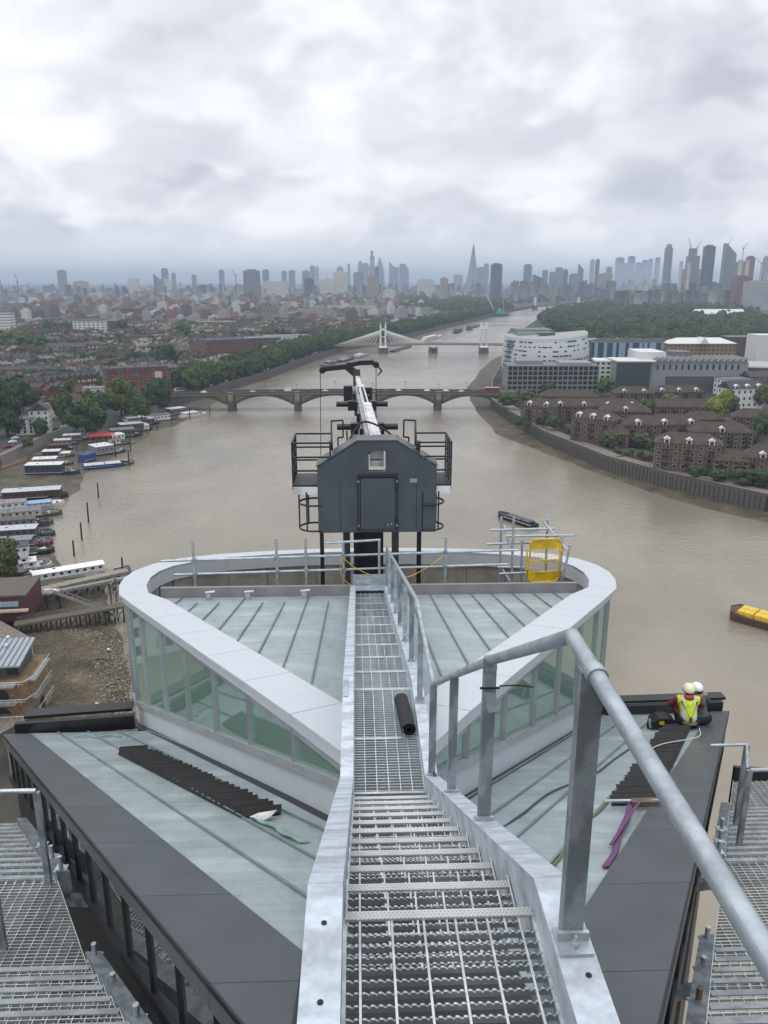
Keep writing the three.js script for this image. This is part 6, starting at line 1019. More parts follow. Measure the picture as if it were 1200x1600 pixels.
building({ name: 'flat_building', label: 'low white flat-roofed building at the left edge', cat: 'building', px: 28, py: 562, w: 38, d: 14, h: 9, wall: M.white, rm: M.leadroof, win: { rows: 2, cols: 8, ww: 3, wh: 1.3 } });
building({ name: 'apartment_block', label: 'white striped apartment block above the roofs on the left', cat: 'flats', px: 141, py: 530, w: 46, d: 22, h: 26, wall: M.white, rm: M.leadroof, turn: 0.12, win: { rows: 7, cols: 7, ww: 3.4, wh: 1.5, m: M.dgrey }, extra: (t, z) => P('roof_plant', B(34, 3, 10, 0, 27.6, z), M.leadroof, t) });
building({ name: 'apartment_block', label: 'grey brown apartment block right of the striped white one', cat: 'flats', px: 174, py: 527, w: 18, d: 26, h: 25, wall: M.stock, rm: M.leadroof, win: { rows: 7, cols: 4, ww: 2, wh: 1.6 } });
building({ name: 'white_terrace', label: 'long bright white stucco terrace in the middle of the left bank', cat: 'terrace', px: 236, py: 540, w: 66, d: 14, h: 14, wall: M.white, roof: 'flat', rm: M.slate, win: { rows: 3, cols: 16, ww: 1.2, wh: 2, side: false }, turn: 0.1 });
building({ name: 'large_block', label: 'wide brown flat block below the far park trees', cat: 'building', px: 206, py: 500, w: 84, d: 30, h: 24, wall: M.brownbrick, rm: M.browntile, win: { rows: 5, cols: 14, ww: 3.2, wh: 1.8, m: M.dgrey, side: false } });
building({ name: 'hall_building', label: 'ochre brick hall with grey roof near the tree clump', cat: 'building', px: 340, py: 518, w: 60, d: 30, h: 16, wall: M.tan, rm: M.leadroof, win: { rows: 2, cols: 10, ww: 2.4, wh: 2.4 } });
building({ name: 'hospital_range', label: 'long pale roofed range beyond the embankment trees', cat: 'building', px: 540, py: 494, w: 150, d: 26, h: 18, wall: M.stock, roof: 'gable', rm: mat([0.40, 0.36, 0.30], 0.9, 0, { map: T.tile }), rh: 8, win: { rows: 3, cols: 26, ww: 1.6, wh: 2.4, side: false }, chim: 6, turn: -0.1 });
building({ name: 'flat_building', label: 'long grey flat-roofed building above the embankment trees', cat: 'building', px: 452, py: 545, w: 60, d: 30, h: 16, wall: M.white, rm: M.leadroof, turn: 0.25, win: { rows: 3, cols: 14, ww: 1.8, wh: 1.8 } });
building({ name: 'flat_building', label: 'grey roofed block with dark windows behind the red mansions', cat: 'building', px: 405, py: 552, w: 52, d: 26, h: 18, wall: M.stock, rm: M.leadroof, turn: 0.3, win: { rows: 4, cols: 11, ww: 1.6, wh: 1.8 }, chim: 3 });
building({ name: 'pontoon_shelter', label: 'small shelter with red roof beside the houseboats', cat: 'shelter', px: 161, py: 690, y: 3, w: 13, d: 7, h: 3.2, wall: M.stock, roof: 'gable', rm: M.red, rh: 1.2, turn: 0.35, win: { rows: 1, cols: 4, ww: 1.6, wh: 1.4 } });
for (const [px, py, w, l] of [[24, 494, 34, 'white tower block at the left edge, upper'], [8, 520, 22, 'pale tower block at the left edge, lower']]) building({ name: 'tower_block', label: l, cat: 'flats', px, py: py + 6, w, d: 20, h: 36, wall: px < 10 ? M.white : M.concrete, rm: M.leadroof, win: { rows: 8, cols: 6, ww: 3, wh: 1.4, m: M.dgrey } });
for (const [px, py, w, h, l] of [[90, 500, 26, 20, 'white gabled house pair far left, left one'], [117, 500, 24, 20, 'white gabled house pair far left, right one'], [420, 512, 20, 40, 'slim church tower among the distant left roofs']]) building({ name: 'pale_building', label: l, cat: 'building', px, py, w, d: 16, h, wall: l.includes('church') ? M.stone : M.white, roof: 'gableZ', rm: M.leadroof, rh: 8, win: { rows: 2, cols: 3, ww: 2, wh: 2.4, side: false } });
// ---- terraced houses, one by one, then the mass of roofs behind
const hw = [M.redbrick, M.brownbrick, M.stock, M.white, M.redbrick, M.stock, M.brownbrick, M.cream], hr2 = [M.slate, M.slate, M.browntile, M.redtile, M.leadroof];
const wallU = {}, hgW = fin(new THREE.BoxGeometry(1, 1, 1)).translate(0, 0.5, 0), hgR = join(gable(1, 1, 1, 0.02)), hgC = join([B(1, 1, 1, 0, 0.5, 0), ...[-0.3, 0, 0.3].map(x => rod([x, 1, 0], [x, 1.25, 0], 0.12, 6, 0.1, true))]), hgM = join(mansard(6, 10, 3));
let nHouse = 0; const farHouses = [];
const occupied = [];                                           // circles kept free of houses
const blockSpot = (px, py, r, y = YL) => { const p = G(px, py, y); occupied.push([p[0], p[2], r]); };
for (const [a, b, r] of [[62, 670, 16], [45, 675, 12], [50, 672, 10], [148, 634, 14], [131, 633, 12], [215, 612, 34], [238, 612, 20], [362, 556, 40], [326, 555, 24], [104, 556, 34], [144, 556, 22], [28, 556, 26], [141, 522, 34], [174, 520, 22], [236, 534, 40], [206, 492, 52], [340, 510, 42], [540, 488, 80], [452, 536, 44], [405, 544, 38], [24, 494, 24], [8, 515, 20], [90, 496, 18], [117, 496, 16], [420, 508, 16]]) blockSpot(a, b, r);
const inLeft = (x, z) => { for (let i = 0; i < leftEdge.length - 1; i++) { const a = leftEdge[i], b = leftEdge[i + 1]; if (z <= a[1] && z > b[1]) { const f = (z - a[1]) / (b[1] - a[1]); return x < mix(a[0], b[0], f) - 46; } } return z > -3900 ? x < -190 : true; };
const visX = (x, z, m = 0) => Math.abs((x + 0.0345 * z) / -z) < 0.49 + m;
const freeAt = (x, z, r) => occupied.every(o => (o[0] - x) ** 2 + (o[1] - z) ** 2 > (o[2] + r) ** 2);
function house(x, z, ry, wall, roof, st, h, label, group) {
  if (nHouse >= 296) { farHouses.push([x, z, ry, h]); return; }
  nHouse++;
  const t = thing('terraced_house', label, 'house', [x, YL, z], ry, group);
  const w = 6.2, d = 10;
  put(hgW, wall, 'wall', t, [0, 0, 0], 0, [w, h, d]);
  const r = put(hgR, roof, 'roof', t, [0, h, 0], st === 1 ? Math.PI / 2 : 0, st === 1 ? [d, 3.4, w] : [w, 3, d]);
  put(hgC, M.stock, 'chimney', t, [w / 2 - 0.3, h, -1], 0, [0.9, 4, 1.6]);
  for (let j = 0; j < 3; j++) for (const q of [-1.5, 1.5]) put(unit, wall === M.white || wall === M.cream ? M.pane : M.white, 'window', t, [q, 2 + j * h / 3.1, d / 2 + 0.02], 0, [1.2, 1.7, 0.1]);
  put(unit, M.leadroof, 'rear_extension', t, [-1.4, h * 0.32, -d / 2 - 1.8], 0, [3, h * 0.64, 3.6]);
}
function houseRow(pa, pb, n, walls, roofs, st, h, label, group) { const A = G(...pa, YL), Bq = G(...pb, YL), d = sub(Bq, A), ry = Math.atan2(-d[2], d[0]); for (let i = 0; i < n; i++) { const p = lerp(A, Bq, (i + 0.5) / n); house(p[0], p[2], ry, walls[i % walls.length], roofs[i % roofs.length], st, h + (hash(i, n) - 0.5), label, group); occupied.push([p[0], p[2], 5]); } }
houseRow([-6, 618], [70, 622], 9, [M.redbrick], [M.slate], 1, 12, 'red brick gabled terraced house in the lower left row', 'red gabled houses, lower left row');
houseRow([74, 622], [152, 612], 9, [M.redbrick], [M.slate], 1, 13, 'red brick gabled house in the row left of the mansion block', 'red gabled houses left of the mansion block');
houseRow([78, 652], [120, 643], 5, [M.cream], [M.browntile], 0, 10, 'cream terraced house with brown roof behind the white gabled house', 'cream houses behind the white gabled house');
houseRow([-4, 600], [90, 598], 12, [M.redbrick, M.brownbrick], [M.slate], 0, 12, 'brick terraced house in the second row from the river', 'brick houses in the second row');
{
  const cells = []; for (let gx = -16; gx < 9; gx++) for (let gz = 0; gz < 19; gz++) cells.push([gx * 92 + (hash(gx, gz, 1) - 0.5) * 24, -(600 + gz * 92) + (hash(gx, gz, 2) - 0.5) * 24, gx, gz]);
  cells.sort((a, b) => b[1] - a[1]);
  for (const [cx, cz, gx, gz] of cells) {
    const ang = [0.2, -0.18, 0.42, 1.35, -0.5, 0.75][Math.floor(hash(gx, gz, 3) * 6)] + (hash(gx, gz, 4) - 0.5) * 0.2, ca = Math.cos(ang), sa = Math.sin(ang);
    for (let r = -2; r < 2; r++) {
      const wc = pick(hw), rc = pick(hr2), h0 = rr(8, 12), st = rnd() < 0.25 ? 1 : 0;
      for (let i = -7; i < 8; i++) {
        const lx = i * 6.3, lz = r * 24 + 10 + (rnd() - 0.5) * 2, hx = cx + lx * ca + lz * sa, hz = cz - lx * sa + lz * ca;
        if (hz > -575 || !visX(hx, hz, 0.03) || !inLeft(hx, hz)) continue;
        if (rnd() < 0.72 && freeAt(hx, hz, 6)) farTrees.push([hx + 9 * sa, YL, hz + 9 * ca, rr(7, 16), rr(7, 14), Math.floor(rnd() * 4)]);
        if (rnd() < 0.14 || !freeAt(hx, hz, 4)) continue;
        const col = rnd() < 0.6 ? wc : pick(hw), far = -hz > 730 ? 'distant' : 'nearer', nm = { [M.redbrick.uuid]: 'red brick', [M.brownbrick.uuid]: 'brown brick', [M.stock.uuid]: 'stock brick', [M.white.uuid]: 'white stucco', [M.cream.uuid]: 'cream stucco' }[col.uuid];
        house(hx, hz, ang + (hash(gx, gz, 5) < 0.5 ? 0 : Math.PI), col, rnd() < 0.75 ? rc : pick(hr2), st, h0 + rr(-1, 1.6), `${nm} terraced house in the ${far} streets of the left bank`, `${far} ${nm} terraced houses`);
      }
    }
  }
}
function instanced(name, geo, m, list, fn, label) { const im = new THREE.InstancedMesh(geo, m, list.length), o = new THREE.Object3D(), c = new THREE.Color(); im.name = numbered(name); list.forEach((q, i) => { fn(q, o, c, i); o.updateMatrix(); im.setMatrixAt(i, o.matrix); im.setColorAt(i, c); }); im.castShadow = im.receiveShadow = true; im.userData = { kind: 'stuff', label, category: 'city mass' }; scene.add(im); return im; }
const tint = (g, fn) => { const p = g.attributes.position, c = new Float32Array(p.count * 3); for (let i = 0; i < p.count; i++) c.set(fn(p.getX(i), p.getY(i), p.getZ(i), g.attributes.normal.getY(i)), i * 3); g.setAttribute('color', new THREE.BufferAttribute(c, 3)); return g; };
const houseG = tint(join([B(6.2, 1, 10, 0, 0.5, 0), gable(6.2, 10, 0.32, 0.2).translate(0, 1, 0), B(0.9, 0.42, 1.6, 2.8, 1.2, -1), B(3, 0.6, 3.6, -1.4, 0.3, -6.8)]), (x, y, z, n) => y > 0.995 && Math.abs(x) < 3.4 && !(x > 2.3 && y > 1.3) ? [0.36, 0.36, 0.4] : [1, 1, 1]);
const vcm = mat([1, 1, 1], 0.9, 0, { vertexColors: true, map: T.brick });
const hcols = [[0.22, 0.085, 0.055], [0.18, 0.13, 0.095], [0.21, 0.17, 0.125], [0.15, 0.125, 0.1], [0.62, 0.61, 0.58], [0.44, 0.39, 0.31], [0.14, 0.12, 0.105]];
instanced('distant_houses', houseG, vcm, farHouses, (q, o, c, i) => { o.position.set(q[0], YL, q[1]); o.rotation.set(0, q[2], 0); o.scale.set(1, q[3], 1); c.setRGB(...hcols[Math.floor(hash(i >> 2, 3) * 7)]); }, 'mass of terraced houses across the left bank');
// blocks of the wider city, fading into the haze
{
  const L = []; for (let i = 0; i < 42000; i++) { const v = 1500 * Math.pow(8, Math.pow(rnd(), 0.8)), x = (rr(-0.52, 0.52)) * v + 0.0345 * v, z = -v; if (v < 2800 && !inLeft(x, z) && x < 700 + (v - 2000) * 0.4) continue; if (x > 200 && v < 3900) continue; const kf = 1 + v / 12000; L.push([x, z, rr(7, 20) * kf, rr(7, 15) * kf, rr(7, 15) * (rnd() < 0.08 ? 2.2 : 1) * (v > 3800 && rnd() < 0.04 ? 1.8 : 1), rnd()]); }
  const bg = tint(join([B(1, 1, 1, 0, 0.5, 0), B(0.5, 0.12, 0.6, 0.1, 1.05, 0)]), (x, y, z, n) => n > 0.5 ? [0.75, 0.78, 0.82] : [1, 1, 1]);
  instanced('distant_city_blocks', bg, mat([1, 1, 1], 0.9, 0, { vertexColors: true }), L, (q, o, c) => { o.position.set(q[0], YL, q[1]); o.rotation.set(0, Math.floor(q[5] * 5) * 0.3, 0); o.scale.set(q[2], q[4], q[3]); const k = Math.floor(q[5] * 97) % 8; c.setRGB(...[[0.20, 0.16, 0.13], [0.14, 0.11, 0.10], [0.46, 0.455, 0.44], [0.24, 0.22, 0.2], [0.10, 0.10, 0.11], [0.28, 0.26, 0.235], [0.2, 0.105, 0.08], [0.27, 0.27, 0.28]][k]); }, 'distant low-rise city reaching to the horizon');
}
// woods: parks and street trees too far to tell apart
{
  const ell = (px, py, rx, ry, n, h, y = YL) => { for (let i = 0; i < n; i++) { const a = rnd() * 6.283, r = Math.sqrt(rnd()); const p = G(px + Math.cos(a) * r * rx, py + Math.sin(a) * r * ry, y); farTrees.push([p[0], y, p[2], h * rr(0.6, 1.3), h * rr(0.6, 1.2), Math.floor(rnd() * 4)]); } };
  ell(1030, 515, 175, 12, 420, 17, YR); ell(960, 540, 60, 8, 60, 14, YR); ell(1100, 535, 100, 8, 120, 14, YR); for (let i = 0; i < 2200; i++) { const v = rr(1000, 4400), x = rr(-0.5, 0.35) * v; if (inLeft(x, -v)) farTrees.push([x, YL, -v, rr(9, 17), rr(9, 17), i % 4]); } ell(690, 482, 110, 14, 420, 20); ell(560, 470, 120, 5, 160, 20); ell(330, 492, 70, 11, 200, 17); ell(180, 461, 130, 4, 160, 20); ell(430, 466, 60, 4, 60, 18); ell(470, 515, 70, 16, 90, 13); ell(60, 470, 80, 4, 60, 16); ell(245, 480, 60, 4, 60, 14); ell(700, 460, 150, 3, 120, 20); ell(40, 545, 50, 12, 40, 14); ell(420, 500, 40, 5, 40, 15);
  ell(1020, 497, 165, 24, 900, 19, YR); ell(1150, 520, 70, 20, 260, 17, YR); ell(920, 514, 50, 12, 130, 16, YR); ell(1080, 470, 120, 6, 260, 20, YR); ell(860, 502, 20, 8, 50, 18, YR); ell(880, 466, 90, 3, 90, 20, YR);
  const parts = [[], [], []]; farTrees.forEach((q, i) => parts[i % 3].push(q));
  parts.forEach((l, k) => instanced('distant_trees', crownFar[k], mat([1, 1, 1], 0.95, 0, { side: THREE.DoubleSide, map: T.leaf }), l, (q, o, c, i) => { o.position.set(q[0], q[1], q[2]); o.rotation.set(0, hash(i, 5) * 6.28, 0); o.scale.set(q[4], q[3], q[4]); c.setRGB(...[[0.046, 0.088, 0.020], [0.060, 0.098, 0.022], [0.036, 0.070, 0.022], [0.085, 0.112, 0.030]][q[5]]).multiplyScalar(0.75 + 0.6 * hash(i, 11)); }, 'dense dark green wood of parks and street trees'));
}
// ================================================================ right bank: brick flats with hipped roofs
{
  const bricks = [M.brownbrick, mat([0.205, 0.145, 0.105], 0.9, 0, { map: T.brick }), mat([0.21, 0.15, 0.10], 0.9, 0, { map: T.brick }), mat([0.215, 0.135, 0.095], 0.9, 0, { map: T.brick })]; let nb = 0;
  const winGrey = mat([0.42, 0.40, 0.37], 0.7);
  const fl = (label, px, py, w, d, h, turn, o = {}) => building({ name: 'brick_flats', label, cat: 'flats', px, py, y: YR, w: w * 0.92, d: d * 0.8, h: h * 0.86, turn, wall: bricks[(nb++) % 4], roof: o.roof || 'hip', rm: M.browntile, rh: o.rh || 4.4, group: 'brown brick riverside flats', win: { rows: o.rows || 4, cols: o.cols || Math.max(2, Math.round(w / 4)), sc: Math.max(2, Math.round(d / 4.5)), ww: 1.5, wh: 1.5, m: M.pane, fr: winGrey }, bal: o.bal ?? Math.max(1, Math.round(w / 9)), dorm: o.dorm ?? Math.round(w / 9), dormM: M.white, ...o.x });
  fl('brick flats with hipped roof nearest the arch bridge', 838, 664, 22, 13, 13, -0.5, { dorm: 2 });
  fl('small hipped brick wing right of the bridge-end flats', 858, 660, 12, 12, 10, -0.5, { dorm: 0, rows: 3 });
  fl('brick flats behind the bridge-end flats, pale ridge', 890, 640, 42, 14, 10, -0.12, { dorm: 0 });
  fl('long brick flats with white dormers facing the river, upper row', 930, 662, 62, 14, 12, -0.12, { dorm: 4 });
  fl('brick flats with balconies stepping down to the path', 922, 692, 26, 15, 15, -0.75, { dorm: 3 });
  fl('brick flats with twin pale hips in the middle of the estate', 976, 668, 32, 15, 11, -0.2, { dorm: 1 });
  fl('low hipped river pavilion with brick walls', 960, 698, 15, 12, 8, -0.55, { dorm: 0, rows: 3 });
  fl('long brick flats with three white dormers in the centre', 1036, 697, 46, 15, 13, 0.02, { dorm: 3 });
  fl('plain brick flats with gable wall behind the centre', 1062, 660, 32, 14, 11, -0.1, { roof: 'gable', dorm: 0 });
  fl('largest brick flats with balconies nearest the water', 1072, 738, 31, 16, 15, -0.35, { dorm: 3 });
  fl('square hipped brick house right of the largest flats', 1140, 744, 17, 13, 8, -0.35, { dorm: 0, rows: 3 });
  fl('brick flats at the right edge near the water', 1188, 746, 18, 14, 10, -0.3, { dorm: 1, rows: 3 });
  fl('brick flats with twin roofs behind the square hipped house', 1125, 704, 34, 15, 11, -0.2, { dorm: 1 });
  fl('brick flats at the right edge, upper', 1182, 682, 30, 14, 12, -0.4, { dorm: 0 });
  fl('brick flats behind the dark courtyard tree, left', 990, 632, 30, 14, 9, -0.05, { dorm: 2 });
  fl('brick flats behind the dark courtyard tree, right', 1060, 630, 40, 14, 9, 0.0, { dorm: 3 });
  fl('brick flats low behind the yellow green trees', 1050, 680, 26, 12, 8, -0.1, { dorm: 0, rows: 3 });
  fl('brown roofed flats between yellow trees and right edge', 1100, 672, 26, 12, 7, 0.15, { dorm: 0, rows: 2 });
  // pale Victorian houses and works at the right edge
  building({ name: 'pale_house', label: 'pale gabled house among white houses at the right edge', cat: 'house', px: 1165, py: 640, y: YR, w: 26, d: 14, h: 14, wall: M.white, roof: 'gable', rm: M.slate, rh: 5, turn: 0.2, win: { rows: 3, cols: 6, ww: 1.4, wh: 1.8 }, dorm: 3 });
  building({ name: 'pale_house', label: 'white flat-topped house left of the pale gabled one', cat: 'house', px: 1150, py: 618, y: YR, w: 22, d: 14, h: 12, wall: M.white, rm: M.leadroof, win: { rows: 3, cols: 5, ww: 1.4, wh: 1.8 }, turn: 0.1 });
  building({ name: 'pale_house', label: 'brick and white house at the right edge, farther back', cat: 'house', px: 1192, py: 616, y: YR, w: 24, d: 14, h: 13, wall: M.stock, roof: 'gable', rm: M.slate, rh: 4, win: { rows: 3, cols: 5, ww: 1.4, wh: 1.8, ...wf }, turn: 0.1 });
}
// ---- crescent block with pale ribbed skin
{
  const c = G(866, 606, YR), s = len(sub(c, [-0.245, CY, 0])) / FPX, rx = 68 * s, rz = 58, hh = 78 * s;
  const t = thing('crescent_building', 'bulging white curved apartment building beside the river', 'building', [c[0] + 6, YR, c[2] - rz * 1.15]);
  const skin = mat([0.60, 0.63, 0.66], 0.5, 0.1, { map: T.blotch });
  const N = 44, rowsN = 10, prof = f => 0.94 + 0.06 * Math.sin(Math.PI * clamp(f * 1.05)), topY = a => hh * (0.88 + 0.12 * Math.max(0, Math.cos(a * 0.5 + 0.2)) ** 2);
  const pt = (a, f) => { const k = prof(f); return [Math.cos(a) * rx * k, f * topY(a), -Math.sin(a) * rz * k * -1]; };
  const l = []; for (let i = 0; i < N; i++) for (let j = 0; j < 12; j++) { const a = i / N * 2 * Math.PI, b = (i + 1) / N * 2 * Math.PI, p = pt(a, j / 12), q = pt(b, j / 12), r = pt(b, (j + 1) / 12), u = pt(a, (j + 1) / 12); l.push([p, r, q], [p, u, r]); }
  skin.side = THREE.DoubleSide; P('wall', tris(l), skin, t);
  const rl = []; for (let i = 0; i < N; i++) { const a = i / N * 2 * Math.PI, b = (i + 1) / N * 2 * Math.PI, p = pt(a, 1), q = pt(b, 1); rl.push([[0, hh * 0.93, 0], p, q]); } const rm = mat([0.55, 0.54, 0.52], 0.7, 0, { map: T.conc, side: THREE.DoubleSide }); const rf = P('roof', tris(rl), rm, t);
  P('roof_terrace', B(rx * 0.9, 3, rz * 0.5, -rx * 0.2, hh * 0.96, -rz * 0.4), M.leadroof, rf); P('roof_hatch', B(14, 2, 6, -4, hh * 0.95, rz * 0.35), M.dgrey, rf); P('green_terrace', B(rx * 0.8, 3.6, 4, -rx * 0.32, hh * 0.93, rz * 0.1), mat([0.2, 0.3, 0.26], 0.3), rf);
  for (let j = 0; j < rowsN; j++) for (let i = 0; i < 26; i++) {
    const a = Math.PI * (0.02 + 0.96 * i / 26), f = (j + 0.75) / (rowsN + 0.6); if (hash(i, j, 9) < 0.42) continue;
    const p = pt(a, f), n = Math.atan2(Math.cos(a) / rx, Math.sin(a) / rz); const wd = hash(i, j, 4) < 0.5 ? 4.6 : 2;
    put(unit, M.paneB, 'window', t, [p[0] + Math.sin(n) * 0.05, p[1], p[2] + Math.cos(n) * 0.05], n, [wd, 1.1, 0.3]);
  }
  for (let j = 1; j < 9; j++) { const g = new THREE.CylinderGeometry(rx * 0.32, rx * 0.32, 0.6, 20, 1, false, Math.PI * 1.05, Math.PI * 0.85); g.translate(-rx * 0.74, j * hh / 10, rz * 0.22); P('balcony', g, M.paneB, t); }
}
// ---- office block with projecting frame grid
building({ name: 'glass_office', label: 'dark glass office block with grey frame grid before the white crescent', cat: 'offices', px: 862, py: 618, y: YR, w: 68, d: 26, h: 22, wall: M.grey, rm: M.leadroof, turn: -0.03, win: { rows: 6, cols: 18, sc: 5, ww: 2.9, wh: 2.7, m: M.pane }, extra: (t, z) => { for (let i = 0; i <= 9; i++) P('column', B(0.9, 22, 0.7, -34 + i * 7.55, 11, z + 13.5), M.concrete, t); for (let j = 1; j <= 6; j++) P('floor_band', B(68, 0.5, 0.3, 0, j * 3.66, z + 13.3), M.grey, t); P('roof_plant', B(20, 3, 12, -16, 23.6, z - 2), M.grey, t); P('brown_plinth', B(24, 2, 20, 18, 23.2, z), M.taupe, t); } });
building({ name: 'glass_office', label: 'pale green and white block at the right of the glass office', cat: 'offices', px: 944, py: 608, y: YR, w: 17, d: 24, h: 22, wall: mat([0.5, 0.58, 0.54], 0.5), rm: M.white, turn: -0.15, win: { rows: 6, cols: 4, ww: 2.6, wh: 1.6 } });
// ---- art school with sawtooth roof
building({ name: 'sawtooth_building', label: 'long grey building with sawtooth roof lights behind the flats', cat: 'building', px: 1062, py: 612, y: YR, w: 102, d: 42, h: 22, wall: mat([0.40, 0.42, 0.44], 0.6, 0, { map: T.conc }), rm: M.leadroof, turn: -0.04, extra: (t, z) => {
  for (let i = 0; i < 15; i++) P('roof_light', tris([[[-22 + i * 4.8, 22.4, z + 21.4], [-17.4 + i * 4.8, 22.4, z + 21.4], [-17.4 + i * 4.8, 26, z + 21.4]], [[-22 + i * 4.8, 22.4, z - 10], [-17.4 + i * 4.8, 26, z - 10], [-17.4 + i * 4.8, 22.4, z - 10]], [[-22 + i * 4.8, 22.4, z + 21.4], [-17.4 + i * 4.8, 26, z + 21.4], [-17.4 + i * 4.8, 26, z - 10]], [[-22 + i * 4.8, 22.4, z + 21.4], [-17.4 + i * 4.8, 26, z - 10], [-22 + i * 4.8, 22.4, z - 10]], [[-17.4 + i * 4.8, 22.4, z + 21.4], [-17.4 + i * 4.8, 22.4, z - 10], [-17.4 + i * 4.8, 26, z - 10]], [[-17.4 + i * 4.8, 22.4, z + 21.4], [-17.4 + i * 4.8, 26, z - 10], [-17.4 + i * 4.8, 26, z + 21.4]]]), M.leadroof, t);
  for (let i = 0; i < 14; i++) P('window', B(1.4, 4, 0.2, -19 + i * 4.8, 19, z + 21.1), M.pane, t);
  P('dark_base', B(60, 12, 1, 18, 6, z + 21.2), M.dgrey, t); P('glass_front', B(26, 23, 3, -38, 11.5, z + 22), M.paneB, t); P('glass_roof', B(30, 1, 30, -36, 23.4, z + 8), M.white, t); P('white_hall', B(20, 7, 34, -20, 26, z - 6), M.white, t); P('tank', rod([6, 22, z - 8], [6, 29, z - 8], 9, 20, 9, true), M.leadroof, t);
} });
// ---- blue glass flats, tan block, sheds
for (const [px, w, l] of [[950, 36, 'blue glazed flats with gabled top, left of three'], [990, 40, 'blue glazed flats with gabled top, middle of three'], [1025, 34, 'blue glazed flats with gabled top, right of three']]) building({ name: 'blue_flats', label: l, cat: 'flats', px, py: 576, y: YR, w, d: 22, h: 25, wall: mat([0.07, 0.10, 0.17], 0.4, 0, { map: T.blotch }), roof: 'hip', rm: M.slate, rh: 4, win: { rows: 6, cols: 9, ww: 1.8, wh: 1.8, m: M.paneB }, extra: (t, z) => { for (let i = 0; i < 4; i++) P('bay', B(3, 25, 2, -w / 2 + (i + 0.5) * w / 4, 12.5, z + 11.6), M.lightblue, t); } });
building({ name: 'tan_flats', label: 'tan brick flats with white roof edge and central pediment', cat: 'flats', px: 1094, py: 578, y: YR, w: 66, d: 24, h: 25, wall: M.tan, roof: 'hip', rm: M.white, rh: 5, win: { rows: 6, cols: 16, sc: 5, ww: 2, wh: 2, ...wf }, extra: (t, z) => P('pediment', gable(14, 8, 6, 0.5).rotateY(Math.PI / 2).translate(0, 25, z + 8), M.white, t) });
building({ name: 'shed_building', label: 'white stepped works building below the tan flats', cat: 'works', px: 1120, py: 590, y: YR, w: 34, d: 24, h: 12, wall: M.white, rm: M.white, win: { rows: 1, cols: 6, ww: 3, wh: 1.4 }, extra: (t, z) => P('upper_storey', B(16, 6, 12, -6, 15, z), M.white, t) });
building({ name: 'shed_building', label: 'long brown industrial shed with pale roof at the right edge', cat: 'works', px: 1185, py: 604, y: YR, w: 74, d: 44, h: 15, wall: M.brownbrick, rm: mat([0.5, 0.51, 0.54], 0.6, 0, { map: T.conc }), turn: -0.35, extra: (t, z) => { for (let j = 0; j < 3; j++) P('louvre_band', B(74.4, 1.2, 44.4, 0, 4 + j * 4, z), M.rust, t); for (let i = 0; i < 6; i++) P('roof_ridge', B(72, 1.4, 2, 0, 15.8, z - 18 + i * 7), M.white, t); } });
building({ name: 'shed_building', label: 'tall plain white block at the right edge', cat: 'works', px: 1196, py: 574, y: YR, w: 22, d: 24, h: 31, wall: M.white, rm: M.white });
building({ name: 'brown_block', label: 'dark brown low block behind the blue flats', cat: 'building', px: 925, py: 560, y: YR, w: 66, d: 24, h: 20, wall: M.brownbrick, rm: M.taupe, win: { rows: 4, cols: 10, ww: 2, wh: 1.6, m: M.dgrey } });
building({ name: 'brown_block', label: 'brown block of flats right of the tan one', cat: 'flats', px: 1166, py: 566, y: YR, w: 44, d: 20, h: 26, wall: M.brownbrick, rm: M.leadroof, win: { rows: 6, cols: 8, ww: 2, wh: 1.6, m: M.dgrey } });
{ const c = G(1121, 500, YR), s = len(sub(c, [-0.245, CY, 0])) / FPX, t = thing('event_marquee', 'large white marquee roof among the park trees', 'marquee', [c[0], YR + 14, c[2]]); P('roof', gable(68 * s, 30, 9, 1), M.white, t); P('wall', B(68 * s, 14, 30, 0, -7, 0), mat([0.5, 0.55, 0.52], 0.7), t); }
